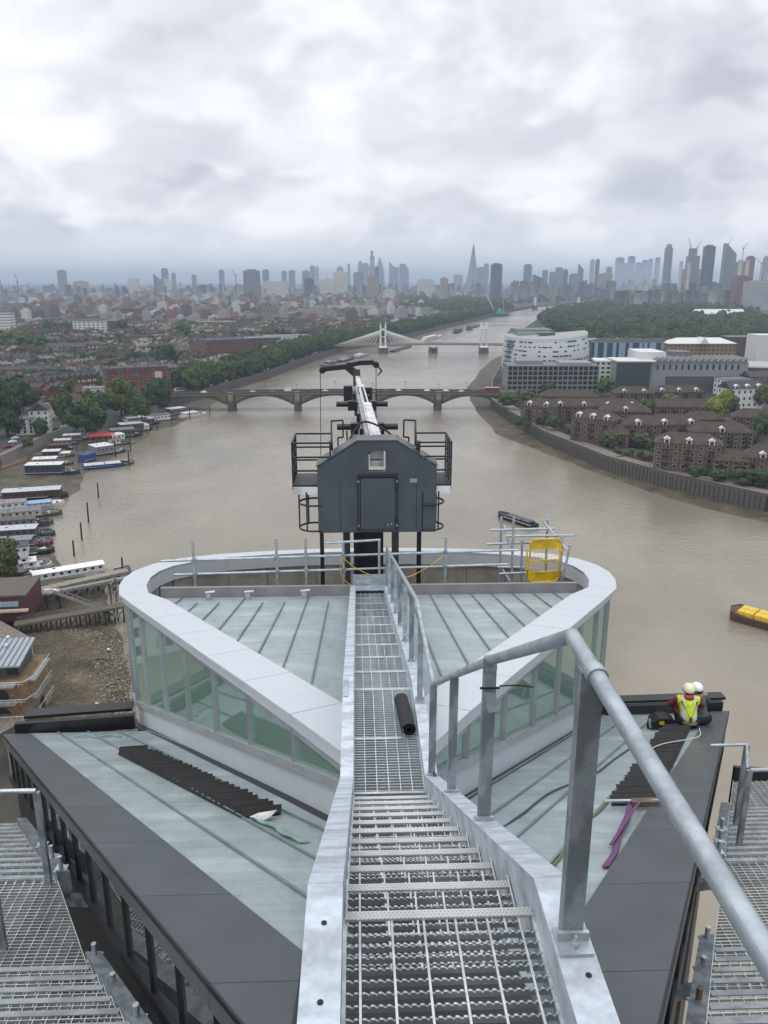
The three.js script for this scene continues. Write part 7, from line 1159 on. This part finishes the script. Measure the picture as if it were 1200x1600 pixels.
// ================================================================ skyline, each building its own
{
  const skyTex = tex(128, (x, y) => { const f = (y * 24) % 1, q = (x * 16) % 1; return (f < 0.35 ? 0.72 : 1) * (q < 0.2 ? 0.86 : 1) * (0.92 + 0.12 * hash(Math.floor(x * 16), Math.floor(y * 24), 3)); }, 1 / 90), sk = (c, r = 0.4) => mat(c, r, 0, { map: skyTex });
  const blocks = []; for (const [x0, x1, y0, y1, v0, v1, n] of [[962, 1160, 452, 460, 2450, 2900, 80], [800, 960, 438, 452, 3500, 4300, 80], [640, 780, 442, 451, 3900, 5200, 40], [300, 640, 443, 453, 3400, 5600, 90], [0, 300, 445, 454, 3400, 5600, 60], [1040, 1200, 440, 454, 2900, 3600, 60], [940, 1060, 435, 449, 4200, 9800, 40]]) for (let i = 0; i < n; i++) blocks.push([rr(x0, x1), rr(y0, y1), rr(v0, v1), rr(2.5, 7.5), rnd()]);
  instanced('distant_mid_rise_blocks', fin(new THREE.BoxGeometry(1, 1, 1)).translate(0, 0.5, 0), mat([1, 1, 1], 0.8, 0, { map: skyTex }), blocks, (q, o, c) => { const b = FW(q[0], q[1], q[2]), k = q[2] / cp / FPX; o.position.set(b[0], YL, b[2]); o.rotation.set(0, q[4] * 0.8 - 0.4, 0); o.scale.set(q[3] * k * (q[2] < 3000 ? 1.6 : 1), Math.max(8, b[1] - YL), q[3] * k * 0.8); c.setRGB(...[[0.5, 0.5, 0.5], [0.2, 0.2, 0.22], [0.34, 0.3, 0.26], [0.12, 0.14, 0.17], [0.62, 0.61, 0.58], [0.3, 0.31, 0.33]][Math.floor(q[4] * 6)]); }, 'hazy mid-rise blocks under the skyline towers');
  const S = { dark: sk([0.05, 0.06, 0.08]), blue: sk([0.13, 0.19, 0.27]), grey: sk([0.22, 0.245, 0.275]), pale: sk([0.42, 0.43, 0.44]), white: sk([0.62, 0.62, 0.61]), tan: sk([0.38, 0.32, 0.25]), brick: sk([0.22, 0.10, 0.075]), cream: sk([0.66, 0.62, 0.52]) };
  const list = [ // centre px, top py, width px, distance, material, shape, label
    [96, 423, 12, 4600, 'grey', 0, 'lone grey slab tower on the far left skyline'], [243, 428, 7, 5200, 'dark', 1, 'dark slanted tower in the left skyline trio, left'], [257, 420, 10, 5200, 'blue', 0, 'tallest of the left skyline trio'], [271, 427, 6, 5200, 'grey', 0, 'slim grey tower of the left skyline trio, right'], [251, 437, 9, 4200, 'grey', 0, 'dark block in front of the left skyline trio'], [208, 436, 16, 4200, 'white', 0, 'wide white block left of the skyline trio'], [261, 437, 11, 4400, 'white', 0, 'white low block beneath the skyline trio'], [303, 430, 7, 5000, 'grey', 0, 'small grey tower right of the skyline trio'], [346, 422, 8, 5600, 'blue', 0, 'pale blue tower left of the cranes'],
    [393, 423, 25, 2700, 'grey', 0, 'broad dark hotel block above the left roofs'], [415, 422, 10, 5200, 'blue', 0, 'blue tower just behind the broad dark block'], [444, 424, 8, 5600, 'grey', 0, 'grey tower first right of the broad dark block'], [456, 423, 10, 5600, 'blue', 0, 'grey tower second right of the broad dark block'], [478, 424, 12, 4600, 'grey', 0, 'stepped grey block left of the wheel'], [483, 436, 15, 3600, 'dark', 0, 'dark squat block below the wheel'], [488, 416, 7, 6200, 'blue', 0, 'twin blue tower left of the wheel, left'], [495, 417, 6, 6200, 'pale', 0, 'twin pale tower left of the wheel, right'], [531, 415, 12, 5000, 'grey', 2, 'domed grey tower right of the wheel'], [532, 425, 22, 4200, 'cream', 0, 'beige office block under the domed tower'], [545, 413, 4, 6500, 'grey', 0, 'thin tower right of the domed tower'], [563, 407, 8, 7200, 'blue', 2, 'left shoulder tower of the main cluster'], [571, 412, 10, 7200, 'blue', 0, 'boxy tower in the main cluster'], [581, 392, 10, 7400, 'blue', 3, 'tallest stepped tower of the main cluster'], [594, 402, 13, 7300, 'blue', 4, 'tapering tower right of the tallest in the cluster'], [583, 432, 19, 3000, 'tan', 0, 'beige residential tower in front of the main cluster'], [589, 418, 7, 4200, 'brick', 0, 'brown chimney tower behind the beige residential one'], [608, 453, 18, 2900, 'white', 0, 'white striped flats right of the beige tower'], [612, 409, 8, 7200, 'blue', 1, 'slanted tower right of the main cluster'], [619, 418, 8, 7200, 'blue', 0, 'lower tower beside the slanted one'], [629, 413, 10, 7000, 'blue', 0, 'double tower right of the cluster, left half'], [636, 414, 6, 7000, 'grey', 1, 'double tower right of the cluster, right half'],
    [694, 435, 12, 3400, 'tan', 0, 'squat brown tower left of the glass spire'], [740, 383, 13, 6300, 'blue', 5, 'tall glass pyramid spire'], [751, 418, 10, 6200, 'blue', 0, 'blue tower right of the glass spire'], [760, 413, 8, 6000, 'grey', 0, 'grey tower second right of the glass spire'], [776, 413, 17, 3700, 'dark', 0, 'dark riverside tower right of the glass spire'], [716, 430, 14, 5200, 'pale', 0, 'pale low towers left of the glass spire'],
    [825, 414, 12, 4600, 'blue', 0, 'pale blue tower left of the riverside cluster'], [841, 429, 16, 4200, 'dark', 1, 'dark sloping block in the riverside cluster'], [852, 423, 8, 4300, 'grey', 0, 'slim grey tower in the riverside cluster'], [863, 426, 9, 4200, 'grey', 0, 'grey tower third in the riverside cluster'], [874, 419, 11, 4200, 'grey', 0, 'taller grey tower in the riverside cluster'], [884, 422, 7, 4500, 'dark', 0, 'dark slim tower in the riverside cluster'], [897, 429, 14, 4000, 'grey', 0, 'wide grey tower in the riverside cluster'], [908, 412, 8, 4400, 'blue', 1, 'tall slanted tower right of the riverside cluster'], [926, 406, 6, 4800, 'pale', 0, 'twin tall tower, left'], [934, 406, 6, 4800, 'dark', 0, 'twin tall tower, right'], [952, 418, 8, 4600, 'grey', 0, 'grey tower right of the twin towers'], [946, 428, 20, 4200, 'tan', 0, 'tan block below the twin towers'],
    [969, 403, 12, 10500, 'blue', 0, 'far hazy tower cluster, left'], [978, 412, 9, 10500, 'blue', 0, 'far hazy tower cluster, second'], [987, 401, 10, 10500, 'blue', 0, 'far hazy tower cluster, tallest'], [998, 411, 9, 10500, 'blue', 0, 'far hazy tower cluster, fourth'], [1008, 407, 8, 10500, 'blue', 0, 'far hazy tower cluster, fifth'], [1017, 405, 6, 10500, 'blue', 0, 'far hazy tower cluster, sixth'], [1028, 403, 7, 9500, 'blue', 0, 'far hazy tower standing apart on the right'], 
    [1046, 382, 14, 3500, 'grey', 6, 'slim round tower with spire tip on the right skyline'], [1083, 388, 24, 3300, 'grey', 3, 'stepped tower under construction with cranes'], [1109, 385, 16, 3300, 'dark', 0, 'plain dark slab tower on the right skyline'], [1142, 380, 18, 3100, 'grey', 1, 'tall grid tower with slanted top on the right skyline'], [1173, 402, 12, 3000, 'brick', 0, 'dark red tower behind the cream chimneys'], [1158, 409, 14, 3200, 'grey', 0, 'grey tower behind the left cream chimney'], [1198, 402, 8, 3000, 'pale', 0, 'pale tower at the right edge of the skyline'], [1065, 408, 6, 2900, 'cream', 7, 'cream power station chimney, first from left'], [1077, 410, 6, 2900, 'cream', 7, 'cream power station chimney, second from left'], [1158, 406, 7, 2500, 'cream', 7, 'cream power station chimney, third from left'], [1169, 406, 7, 2500, 'cream', 7, 'cream power station chimney, rightmost'], [1160, 433, 26, 2480, 'brick', 0, 'brown brick power station hall below the chimneys'],  [1186, 440, 38, 2350, 'pale', 0, 'striped white office block at the right edge'],  [665, 437, 26, 4000, 'white', 0, 'white low block left of the squat brown tower'], [560, 426, 16, 5000, 'blue', 0, 'blue low block beneath the main cluster'], [512, 437, 26, 4200, 'white', 0, 'white palace-like block under the wheel'], [430, 440, 40, 3600, 'white', 0, 'white terrace blocks right of the broad dark block'],  [52, 466, 14, 2600, 'white', 0, 'white slab at left below the skyline'], [126, 440, 20, 4200, 'tan', 0, 'brown blocks right of the lone slab tower']];
  for (const [px, py, wp, v, m, sh, label] of list) {
    const b = FW(px, py, v), D = v / (cp * cyw), w = wp * 0.9 * D / FPX, h = b[1] - YL, t = thing('skyline_building', label, 'building', [b[0], YL, -v]), mt = S[m];
    if (sh === 0) { P('tower', B(w, h, w * 0.7, 0, h / 2, 0), mt, t); P('roof_plant', B(w * 0.6, h * 0.03 + 3, w * 0.4, 0, h + 1, 0), mt, t); }
    else if (sh === 1) { P('tower', plate([[-w / 2, 0, w / 3], [w / 2, 0, w / 3], [w / 2, h * 0.82, w / 3], [-w / 2, h, w / 3]], [0, 0, -w * 0.7]), mt, t); }
    else if (sh === 2) { P('tower', B(w, h * 0.8, w * 0.7, 0, h * 0.4, 0), mt, t); const g = new THREE.SphereGeometry(w / 2, 14, 8, 0, 6.29, 0, Math.PI / 2); g.scale(1, h * 0.2 / (w / 2), 0.7); g.translate(0, h * 0.8, 0); P('crown', g, mt, t); }
    else if (sh === 3) { P('tower', B(w, h * 0.62, w * 0.8, 0, h * 0.31, 0), mt, t); P('upper_tower', B(w * 0.72, h * 0.24, w * 0.6, w * 0.06, h * 0.74, 0), mt, t); P('crown', B(w * 0.4, h * 0.14, w * 0.4, 0, h * 0.93, 0), mt, t); }
    else if (sh === 4) P('tower', [rod([0, 0, 0], [0, h * 0.5, 0], w * 0.55, 14, w * 0.52), rod([0, h * 0.5, 0], [0, h * 0.85, 0], w * 0.52, 14, w * 0.28), rod([0, h * 0.85, 0], [-w * 0.1, h, 0], w * 0.28, 14, w * 0.05)], mt, t);
    else if (sh === 5) { P('tower', rod([0, 0, 0], [0, h, 0], w * 0.95, 4, w * 0.06), mt, t); P('spire', rod([0, h, 0], [0, h * 1.03, 0], w * 0.05, 4, 0.2), mt, t); }
    else if (sh === 6) { P('tower', rod([0, 0, 0], [0, h * 0.94, 0], w * 0.5, 18, w * 0.46), mt, t); P('crown', rod([0, h * 0.94, 0], [0, h, 0], w * 0.34, 14, w * 0.28, true), mt, t); P('spire', rod([0, h, 0], [0, h + 9, 0], 1.6, 6, 0.3), mt, t); }
    else { P('shaft', rod([0, 0, 0], [0, h, 0], w * 0.52, 14, w * 0.42, true), mt, t); P('collar', rod([0, h * 0.94, 0], [0, h * 0.98, 0], w * 0.5, 14, w * 0.5, true), mt, t); }
  }
  { const b = FW(511, 429, 4800), r = 9 * 4800 / cp / FPX, t = thing('ferris_wheel', 'thin white observation wheel on the skyline', 'ferris wheel', [b[0], YL, b[2]]); const g = new THREE.TorusGeometry(r, 1.8, 5, 40); g.translate(0, b[1] - YL, 0); P('rim', g, M.white, t); for (let i = 0; i < 16; i++) { const a = i * Math.PI / 8; P('spoke', rod([0, b[1] - YL, 0], [Math.cos(a) * r, b[1] - YL + Math.sin(a) * r, 0], 0.5, 4), M.white, t); } P('support', [rod([-r * 0.6, 0, 12], [0, b[1] - YL, 0], 1.6, 5), rod([r * 0.6, 0, 12], [0, b[1] - YL, 0], 1.6, 5)], M.white, t); }
  { const b = FW(372, 445, 2650), t = thing('patterned_building', 'red and white patterned building with sweeping white edge', 'building', [b[0], YL, b[2]]); const k = 2650 / cp / FPX; P('wall', plate([[-12 * k, 3 * k, 0], [18 * k, -8 * k + 8 * k, 0], [18 * k, 22 * k, 0], [8 * k, 18 * k, 0]].map(([x, y, z]) => [x, y + 2, z]), [0, 0, -20]), S.brick, t); P('roof_edge', pipe([[-13 * k, 5 * k, 2], [-4 * k, 0, 2], [8 * k, -3 * k + 4, 2]], 4, 6), M.white, t); for (let i = 0; i < 7; i++) P('lattice', beam([-6 * k + i * 3.4 * k, 3 * k, 1], [-1 * k + i * 2.6 * k, 16 * k, 1], 1.2, 1.2), M.cream, t); }
  const crane = (px, py, v, hp, jib, label) => { const b = FW(px, py, v), k = v / cp / FPX, t = thing('tower_crane', label, 'crane', [b[0], YL, b[2]]); P('mast', rod([0, 0, 0], [0, b[1] - YL, 0], 1.3, 4, 1.3), S.grey, t); P('jib', beam([-jib * 0.25 * k, b[1] - YL - hp * 0.1 * k, 0], [jib * k, b[1] - YL + hp * k, 0], 1.6, 1.6), S.grey, t); P('cab', B(4, 5, 4, 0, b[1] - YL, 0), S.grey, t); };
  crane(368, 430, 2900, 8, -5, 'tower crane left of the broad dark block'); crane(27, 440, 2800, 12, -3, 'tower crane near the left edge of the skyline'); crane(2, 446, 2600, 14, -2, 'tower crane at the left edge of the skyline'); crane(1079, 384, 3250, 10, -4, 'crane on the tower under construction, left'); crane(1090, 386, 3250, 8, 5, 'crane on the tower under construction, right'); crane(1138, 382, 3080, 9, 5, 'crane on the grid tower, left'); crane(1162, 388, 3000, 8, 6, 'crane right of the grid tower'); crane(1190, 412, 2900, 6, -8, 'orange crane near the right edge');
}
// ================================================================ jetty, sheds and things at the near left bank
{
  const A = G(25, 990, 2), Bq = G(200, 958, 2);
  const t = thing('timber_jetty', 'weathered timber jetty on piles over the gravel foreshore', 'jetty', [A[0], 0, A[2]]);
  const deck = (name, p, q, w, y, m) => PW(name, beam([p[0], y, p[2]], [q[0], y, q[2]], w, 0.5), m, t);
  deck('deck', A, Bq, 3.4, 4.6, M.oldwood);
  for (let i = 0; i < 30; i++) { const p = lerp(A, Bq, (i + 0.5) / 30); PW('plank', beam([p[0] - 0.2, 4.9, p[2] - 1.7], [p[0] + 0.2, 4.9, p[2] + 1.7], 0.8, 0.08), M.oldwood, t); }
  for (let i = 0; i < 12; i++) for (const s of [-1.4, 1.4]) { const p = lerp(A, Bq, (i + 0.3) / 11.6); PW('pile', rod([p[0], -0.5, p[2] + s], [p[0], 4.6, p[2] + s], 0.26, 8, 0.22), M.darkwood, t); }
  for (let i = 0; i < 11; i++) { const p = lerp(A, Bq, (i + 0.3) / 11.6), q = lerp(A, Bq, (i + 1.3) / 11.6); PW('brace', beam([p[0], 1.4, p[2] + 1.5], [q[0], 3.6, q[2] + 1.5], 0.16, 0.2), M.darkwood, t); }
  for (const y of [5.4, 5.9]) PW('rail', beam([A[0], y, A[2] - 1.7], [Bq[0], y, Bq[2] - 1.7], 0.08, 0.08), M.grey, t);
  const A2 = G(25, 945, 3), B2 = G(85, 938, 3), C2 = G(185, 962, 3);
  const u = thing('gangway', 'sloping truss gangway between the two jetties', 'gangway', [B2[0], 0, B2[2]]);
  PW('deck', [beam([A2[0], 5.6, A2[2]], [B2[0], 5.6, B2[2]], 3.2, 0.5)], M.concrete, u); PW('ramp', beam([B2[0], 5.6, B2[2]], [C2[0], 2.6, C2[2]], 1.6, 0.2), M.oldwood, u);
  for (const s of [-0.9, 0.9]) { PW('chord', beam([B2[0], 6.6, B2[2] + s], [C2[0], 3.6, C2[2] + s], 0.12, 0.12), M.grey, u); for (let i = 0; i < 12; i++) { const p = lerp(B2, C2, i / 12), q = lerp(B2, C2, (i + 1) / 12), y = k => 5.6 - 3 * k / 12; PW('brace', beam([p[0], y(i) + (i % 2 ? 1 : 0), p[2] + s], [q[0], y(i + 1) + (i % 2 ? 0 : 1), q[2] + s], 0.08, 0.08), M.grey, u); } }
  for (const [px, py] of [[35, 965], [55, 960], [75, 958], [95, 955]]) { const p = G(px, py, 0); PW('pile', rod([p[0], -0.3, p[2]], [p[0], 5.4, p[2]], 0.3, 8, 0.26), M.darkwood, u); }
  const D = G(45, 935, 2), E2 = G(200, 900, 2);
  const w = thing('concrete_wharf', 'lichen-stained concrete wharf beam beside the white houseboat', 'wharf', [D[0], 0, D[2]]);
  PW('beam', beam([D[0], 3.4, D[2]], [E2[0], 3.4, E2[2]], 3.2, 1.6), mat([0.42, 0.39, 0.30], 0.9, 0, { map: T.conc }), w); PW('beam', beam(add(D, [-6, 2.4, 10]), add(E2, [2, 2.4, 8]), 1.6, 0.8), M.concrete, w);
  for (let i = 0; i < 10; i++) { const p = lerp(D, E2, i / 9); PW('pile', B(0.9, 5, 0.9, p[0], 1.0, p[2] + 5), M.darkstone, w); PW('fender', B(0.5, 4, 0.5, p[0] + 1, 1.6, p[2] + 1.8), M.darkwood, w); }
  PW('cross_beam', Array.from({ length: 8 }, (_, i) => { const p = lerp(D, E2, (i + 0.5) / 8); return B(0.6, 0.6, 9, p[0], 2.4, p[2] + 5); }), M.darkstone, w);
  const f = thing('steel_frame', 'rusty steel dolphin frame at the outer end of the jetty', 'frame', G(175, 950, 0)); const fp = G(175, 950, 0);
  for (const [dx, dz] of [[0, 0], [4.5, 0], [0, -5], [4.5, -5]]) PW('post', rod([fp[0] + dx, -0.4, fp[2] + dz], [fp[0] + dx, 7.2, fp[2] + dz], 0.26, 8), M.rust, f);
  for (const y of [3, 5.2, 7]) PW('rail', [beam([fp[0], y, fp[2]], [fp[0] + 4.5, y, fp[2]], 0.16, 0.16), beam([fp[0], y, fp[2] - 5], [fp[0] + 4.5, y, fp[2] - 5], 0.16, 0.16), beam([fp[0], y, fp[2]], [fp[0], y, fp[2] - 5], 0.16, 0.16), beam([fp[0] + 4.5, y, fp[2]], [fp[0] + 4.5, y, fp[2] - 5], 0.16, 0.16)], M.grey, f);
  single('lifebuoy', (() => { const p = G(168, 950, 4), g = new THREE.TorusGeometry(0.6, 0.2, 8, 20); g.rotateX(-0.6); g.translate(...p); return g; })(), M.red, 'red lifebuoy on the gangway rail', 'lifebuoy', G(168, 950, 4));
  boat('long white wheelhouse houseboat behind the jetty', [50, 911], [164, 892], { hull: M.white, w: 4.6, h: 1.3, cabins: [[0.02, 0.98, 2.0, M.white, mat([0.8, 0.8, 0.79], 0.5), 0.3, 0, true]] });
  boat('small dark barge end beside the jetty pile', [180, 897], [204, 892], { name: 'workboat', cat: 'boat', hull: M.dgrey, w: 4, cabins: [] });
  single('tarpaulin', (() => { const p = G(82, 925, 4.4); return [B(4.2, 0.7, 1.6, p[0], 4.7, p[2], 0.1), gable(4.3, 1.7, 0.5, 0).translate(p[0], 5.0, p[2])]; })(), M.white, 'white covered skip on the concrete wharf', 'skip', G(82, 925, 4.4));
  // rust-red clad building cut by the left edge
  building({ name: 'red_clad_building', label: 'dark red clad building with pale ledge at the left edge', cat: 'building', px: -4, py: 972, y: 4, w: 16, d: 14, h: 7, wall: mat([0.10, 0.025, 0.025], 0.7, 0, { map: T.blotch }), rm: M.oldwood, turn: 0.1, extra: (t, z) => { P('ledge', B(16.6, 0.6, 1.2, 0, 3.2, z + 7.4), M.cream, t); P('window', B(10, 1.4, 0.2, 1, 5.0, z + 7.1), M.lightblue, t); } });
  // brick arched building with ribbed barrel roof
  const c = G(20, 1142, 2), bt2 = thing('warehouse', 'tan brick riverside warehouse with ribbed pale metal roof and balconies', 'building', [c[0] - 6.6, 2, c[2] - 6], 0.06);
  const w2 = 27, d2 = 13, h2 = 11; P('wall', B(w2, h2, d2, -3, h2 / 2, 0), M.tan, bt2); P('upper_storey', B(w2 - 3, 3.4, d2 - 4, -4, h2 + 1.7, -0.5), M.dgrey, bt2);
  const rf = P('roof', [plate([[-18, h2 + 3.6, 6], [9.2, h2 + 3.6, 6], [8.6, h2 + 4.4, -6], [-18, h2 + 4.4, -6]], [0, -0.4, 0])], mat([0.42, 0.45, 0.49], 0.5, 0.2, { map: T.galv }), bt2);
  for (let i = 0; i < 22; i++) P('roof_rib', beam([-17 + i * 1.2, h2 + 3.7, 6], [-17 + i * 1.18, h2 + 4.5, -6], 0.12, 0.2), M.leadroof, rf);
  for (const [x, z] of [[3, -6], [4, -2], [3.4, 2], [-2, -4], [4.4, 6]]) P('roof_vent', B(0.6, 0.4, 0.8, x, h2 + 4.6, z), M.white, rf);
  for (const y of [3.4, 7.2, 11.1]) { const bl = P('balcony', [B(9, 0.3, 2.4, 4, y, 7.7), B(1.6, 0.3, 10, 11.2, y, 1)], M.concrete, bt2); P('railing', [rod([-0.5, y + 1.2, 8.8], [10.5, y + 1.2, 8.8], 0.06, 6), rod([10.5, y + 1.2, 8.8], [11.9, y + 1.2, 6], 0.06, 6), rod([11.9, y + 1.2, 6], [11.9, y + 1.2, -4], 0.06, 6), rod([-0.5, y + 0.7, 8.8], [10.5, y + 0.7, 8.8], 0.04, 6)], M.white, bl); for (let i = 0; i < 9; i++) P('baluster', rod([i * 1.25 - 0.4, y, 8.8], [i * 1.25 - 0.4, y + 1.2, 8.8], 0.04, 5), M.white, bl); }
  for (let j = 0; j < 2; j++) for (let i = 0; i < 4; i++) { const x = -12 + i * 5.6, y = 3.0 + j * 4.2; const s = new THREE.Shape(); s.moveTo(-1.7, -1.5); s.lineTo(1.7, -1.5); s.lineTo(1.7, 0.8); s.absarc(0, 0.8, 1.7, 0, Math.PI, false); s.lineTo(-1.7, -1.5); const g = new THREE.ExtrudeGeometry(s, { depth: 0.1, bevelEnabled: false }); g.translate(x, y, d2 / 2 + 0.02); P('window', g, M.pane, bt2); }
  for (let i = 0; i < 5; i++) P('window', B(2.4, 2.2, 0.1, -13 + i * 5, h2 + 1.8, d2 / 2 - 2.4), M.pane, bt2);
  building({ name: 'white_wharf_house', label: 'white rendered wharf building left of the warehouse, mirrored in the lantern glass', cat: 'building', at: [-122, 0, -142], y: YL, w: 34, d: 16, h: 15, wall: M.white, roof: 'gable', rm: M.slate, rh: 5, turn: 0.5, win: { rows: 3, cols: 7, ww: 1.6, wh: 2.4 } });
  // quay slab at the left, planter wall
  struct('quay', prism([[-150, -250], [-101, -203], [-82, -186], [-66, -150], [-90, -110], [-170, -110]], 1, YL + 0.15), M.paving);
  // flotsam on the foreshore
  for (const [px, py, l, m] of [[168, 1015, 'pale plastic drum stranded on the gravel', M.white], [150, 1030, 'weathered plank lying on the gravel foreshore', M.oldwood], [138, 1056, 'bleached board half buried in the gravel', M.cream], [150, 1100, 'small white debris on the gravel, lower', M.white]]) { const p = G(px, py, 0.9); single('flotsam', l.includes('plank') ? B(4.5, 0.2, 0.5, p[0], 1.0, p[2], 0.25) : l.includes('board') ? B(1.6, 0.15, 0.4, p[0], 1.0, p[2], -0.3) : rod([p[0], 1.0, p[2]], [p[0] + 0.7, 1.05, p[2] + 0.3], 0.32, 10, 0.3, true), m, l, 'debris', p); }
  // boulders and stones of the gravel: too many to count
  const L = []; for (let i = 0; i < 4200; i++) { const py = rr(985, 1145), px = rr(60, 218), p = G(px, py, 0.8); L.push([p[0], p[2], rr(0.12, 0.5), rnd()]); }
  const sg3 = fin(new THREE.DodecahedronGeometry(0.5, 0)); const im = new THREE.InstancedMesh(sg3, mat([1, 1, 1], 0.9), L.length), o = new THREE.Object3D(), cc = new THREE.Color(); L.forEach((q, i) => { const f = clamp((q[0] + 105) / 60); o.position.set(q[0], mix(1.7, 0.35, f) + 0.05, q[1]); o.rotation.set(q[3] * 6, q[3] * 17, 0); o.scale.set(q[2] * 1.3, q[2] * 0.6, q[2]); o.updateMatrix(); im.setMatrixAt(i, o.matrix); const k = 0.10 + 0.22 * hash(i, 2); cc.setRGB(k, k * 0.9, k * 0.72); im.setColorAt(i, cc); }); im.name = 'foreshore_stones'; im.castShadow = im.receiveShadow = true; im.userData = { kind: 'stuff', label: 'brown stones scattered over the gravel foreshore', category: 'stones' }; scene.add(im);
}
// ================================================================ parked cars, coaches and lamps along the left embankment
{
  const cols = ['#2b2d31', '#c8cacc', '#e6e6e4', '#4a5568', '#7a2a26', '#1c1d20', '#9aa1a8'];
  const seq = [[14, 682, 'dark car at the left end of the embankment street'], [24, 686, 'silver car second in the embankment street'], [20, 692, 'white car in the near lane of the embankment street'], [33, 678, 'blue grey car by the white house'], [12, 700, 'dark red car in the near lane at the left edge'], [88, 672, 'black car right of the white gabled house'], [100, 668, 'grey car farther right of the white gabled house']];
  seq.forEach(([px, py, l], i) => { const p = G(px, py, YL); makeCar(l, p[0], YL + 0.06, p[2], 0.6, cols[i], 'cars on the embankment street'); });
  const line = leftEdge.slice(4, 13); let k = 0;
  for (let i = 0; i < 4; i++) { const a = line[i], b = line[i + 1], L = Math.hypot(b[0] - a[0], b[1] - a[1]), d = [(b[0] - a[0]) / L, (b[1] - a[1]) / L]; for (let q = 6; q < L; q += 13) { const x = a[0] + d[0] * q + d[1] * 7, z = a[1] + d[1] * q - d[0] * 7; makeCar('car parked under the embankment plane trees', x, YL + 0.06, z, Math.atan2(-d[1], d[0]), cols[(k++) % 7], 'cars parked under the plane trees'); } }
  const coach = (px, py, l, c) => { const p = G(px, py, YL), t = thing('coach', l, 'coach', [p[0], YL + 0.05, p[2]], 0.9, 'coaches parked at the bridge foot'); P('body', B(11, 2.9, 2.5, 0, 1.9, 0), c, t); for (let i = 0; i < 6; i++) P('window', B(1.5, 0.9, 2.56, -4.4 + i * 1.75, 2.4, 0), M.pane, t); P('roof', B(10.6, 0.1, 2.3, 0, 3.4, 0), M.white, t); for (const x of [-3.5, 3.4]) for (const z of [1.15, -1.15]) P('wheel', rod([x, 0.48, z - 0.12], [x, 0.48, z + 0.12], 0.48, 10, 0.48, true), M.blk, t); };
  coach(282, 612, 'white coach nearest the arch bridge', M.white); coach(296, 606, 'white coach second from the arch bridge', M.white); coach(312, 600, 'pale blue coach third from the arch bridge', M.lightblue); coach(325, 594, 'white coach farthest from the arch bridge', M.white);
  for (const [px, py, l] of [[276, 622, 'white van at the bridge foot, lower'], [290, 618, 'white van at the bridge foot, upper']]) { const p = G(px, py, YL), t = thing('van', l, 'van', [p[0], YL + 0.05, p[2]], 0.8); P('body', B(5, 2.2, 2, 0, 1.4, 0), M.white, t); P('windscreen', B(0.1, 0.8, 1.8, -2.52, 1.9, 0), M.pane, t); for (const x of [-1.6, 1.6]) for (const z of [0.95, -0.95]) P('wheel', rod([x, 0.36, z - 0.1], [x, 0.36, z + 0.1], 0.36, 10, 0.36, true), M.blk, t); }
}
renderer.render(scene, camera);
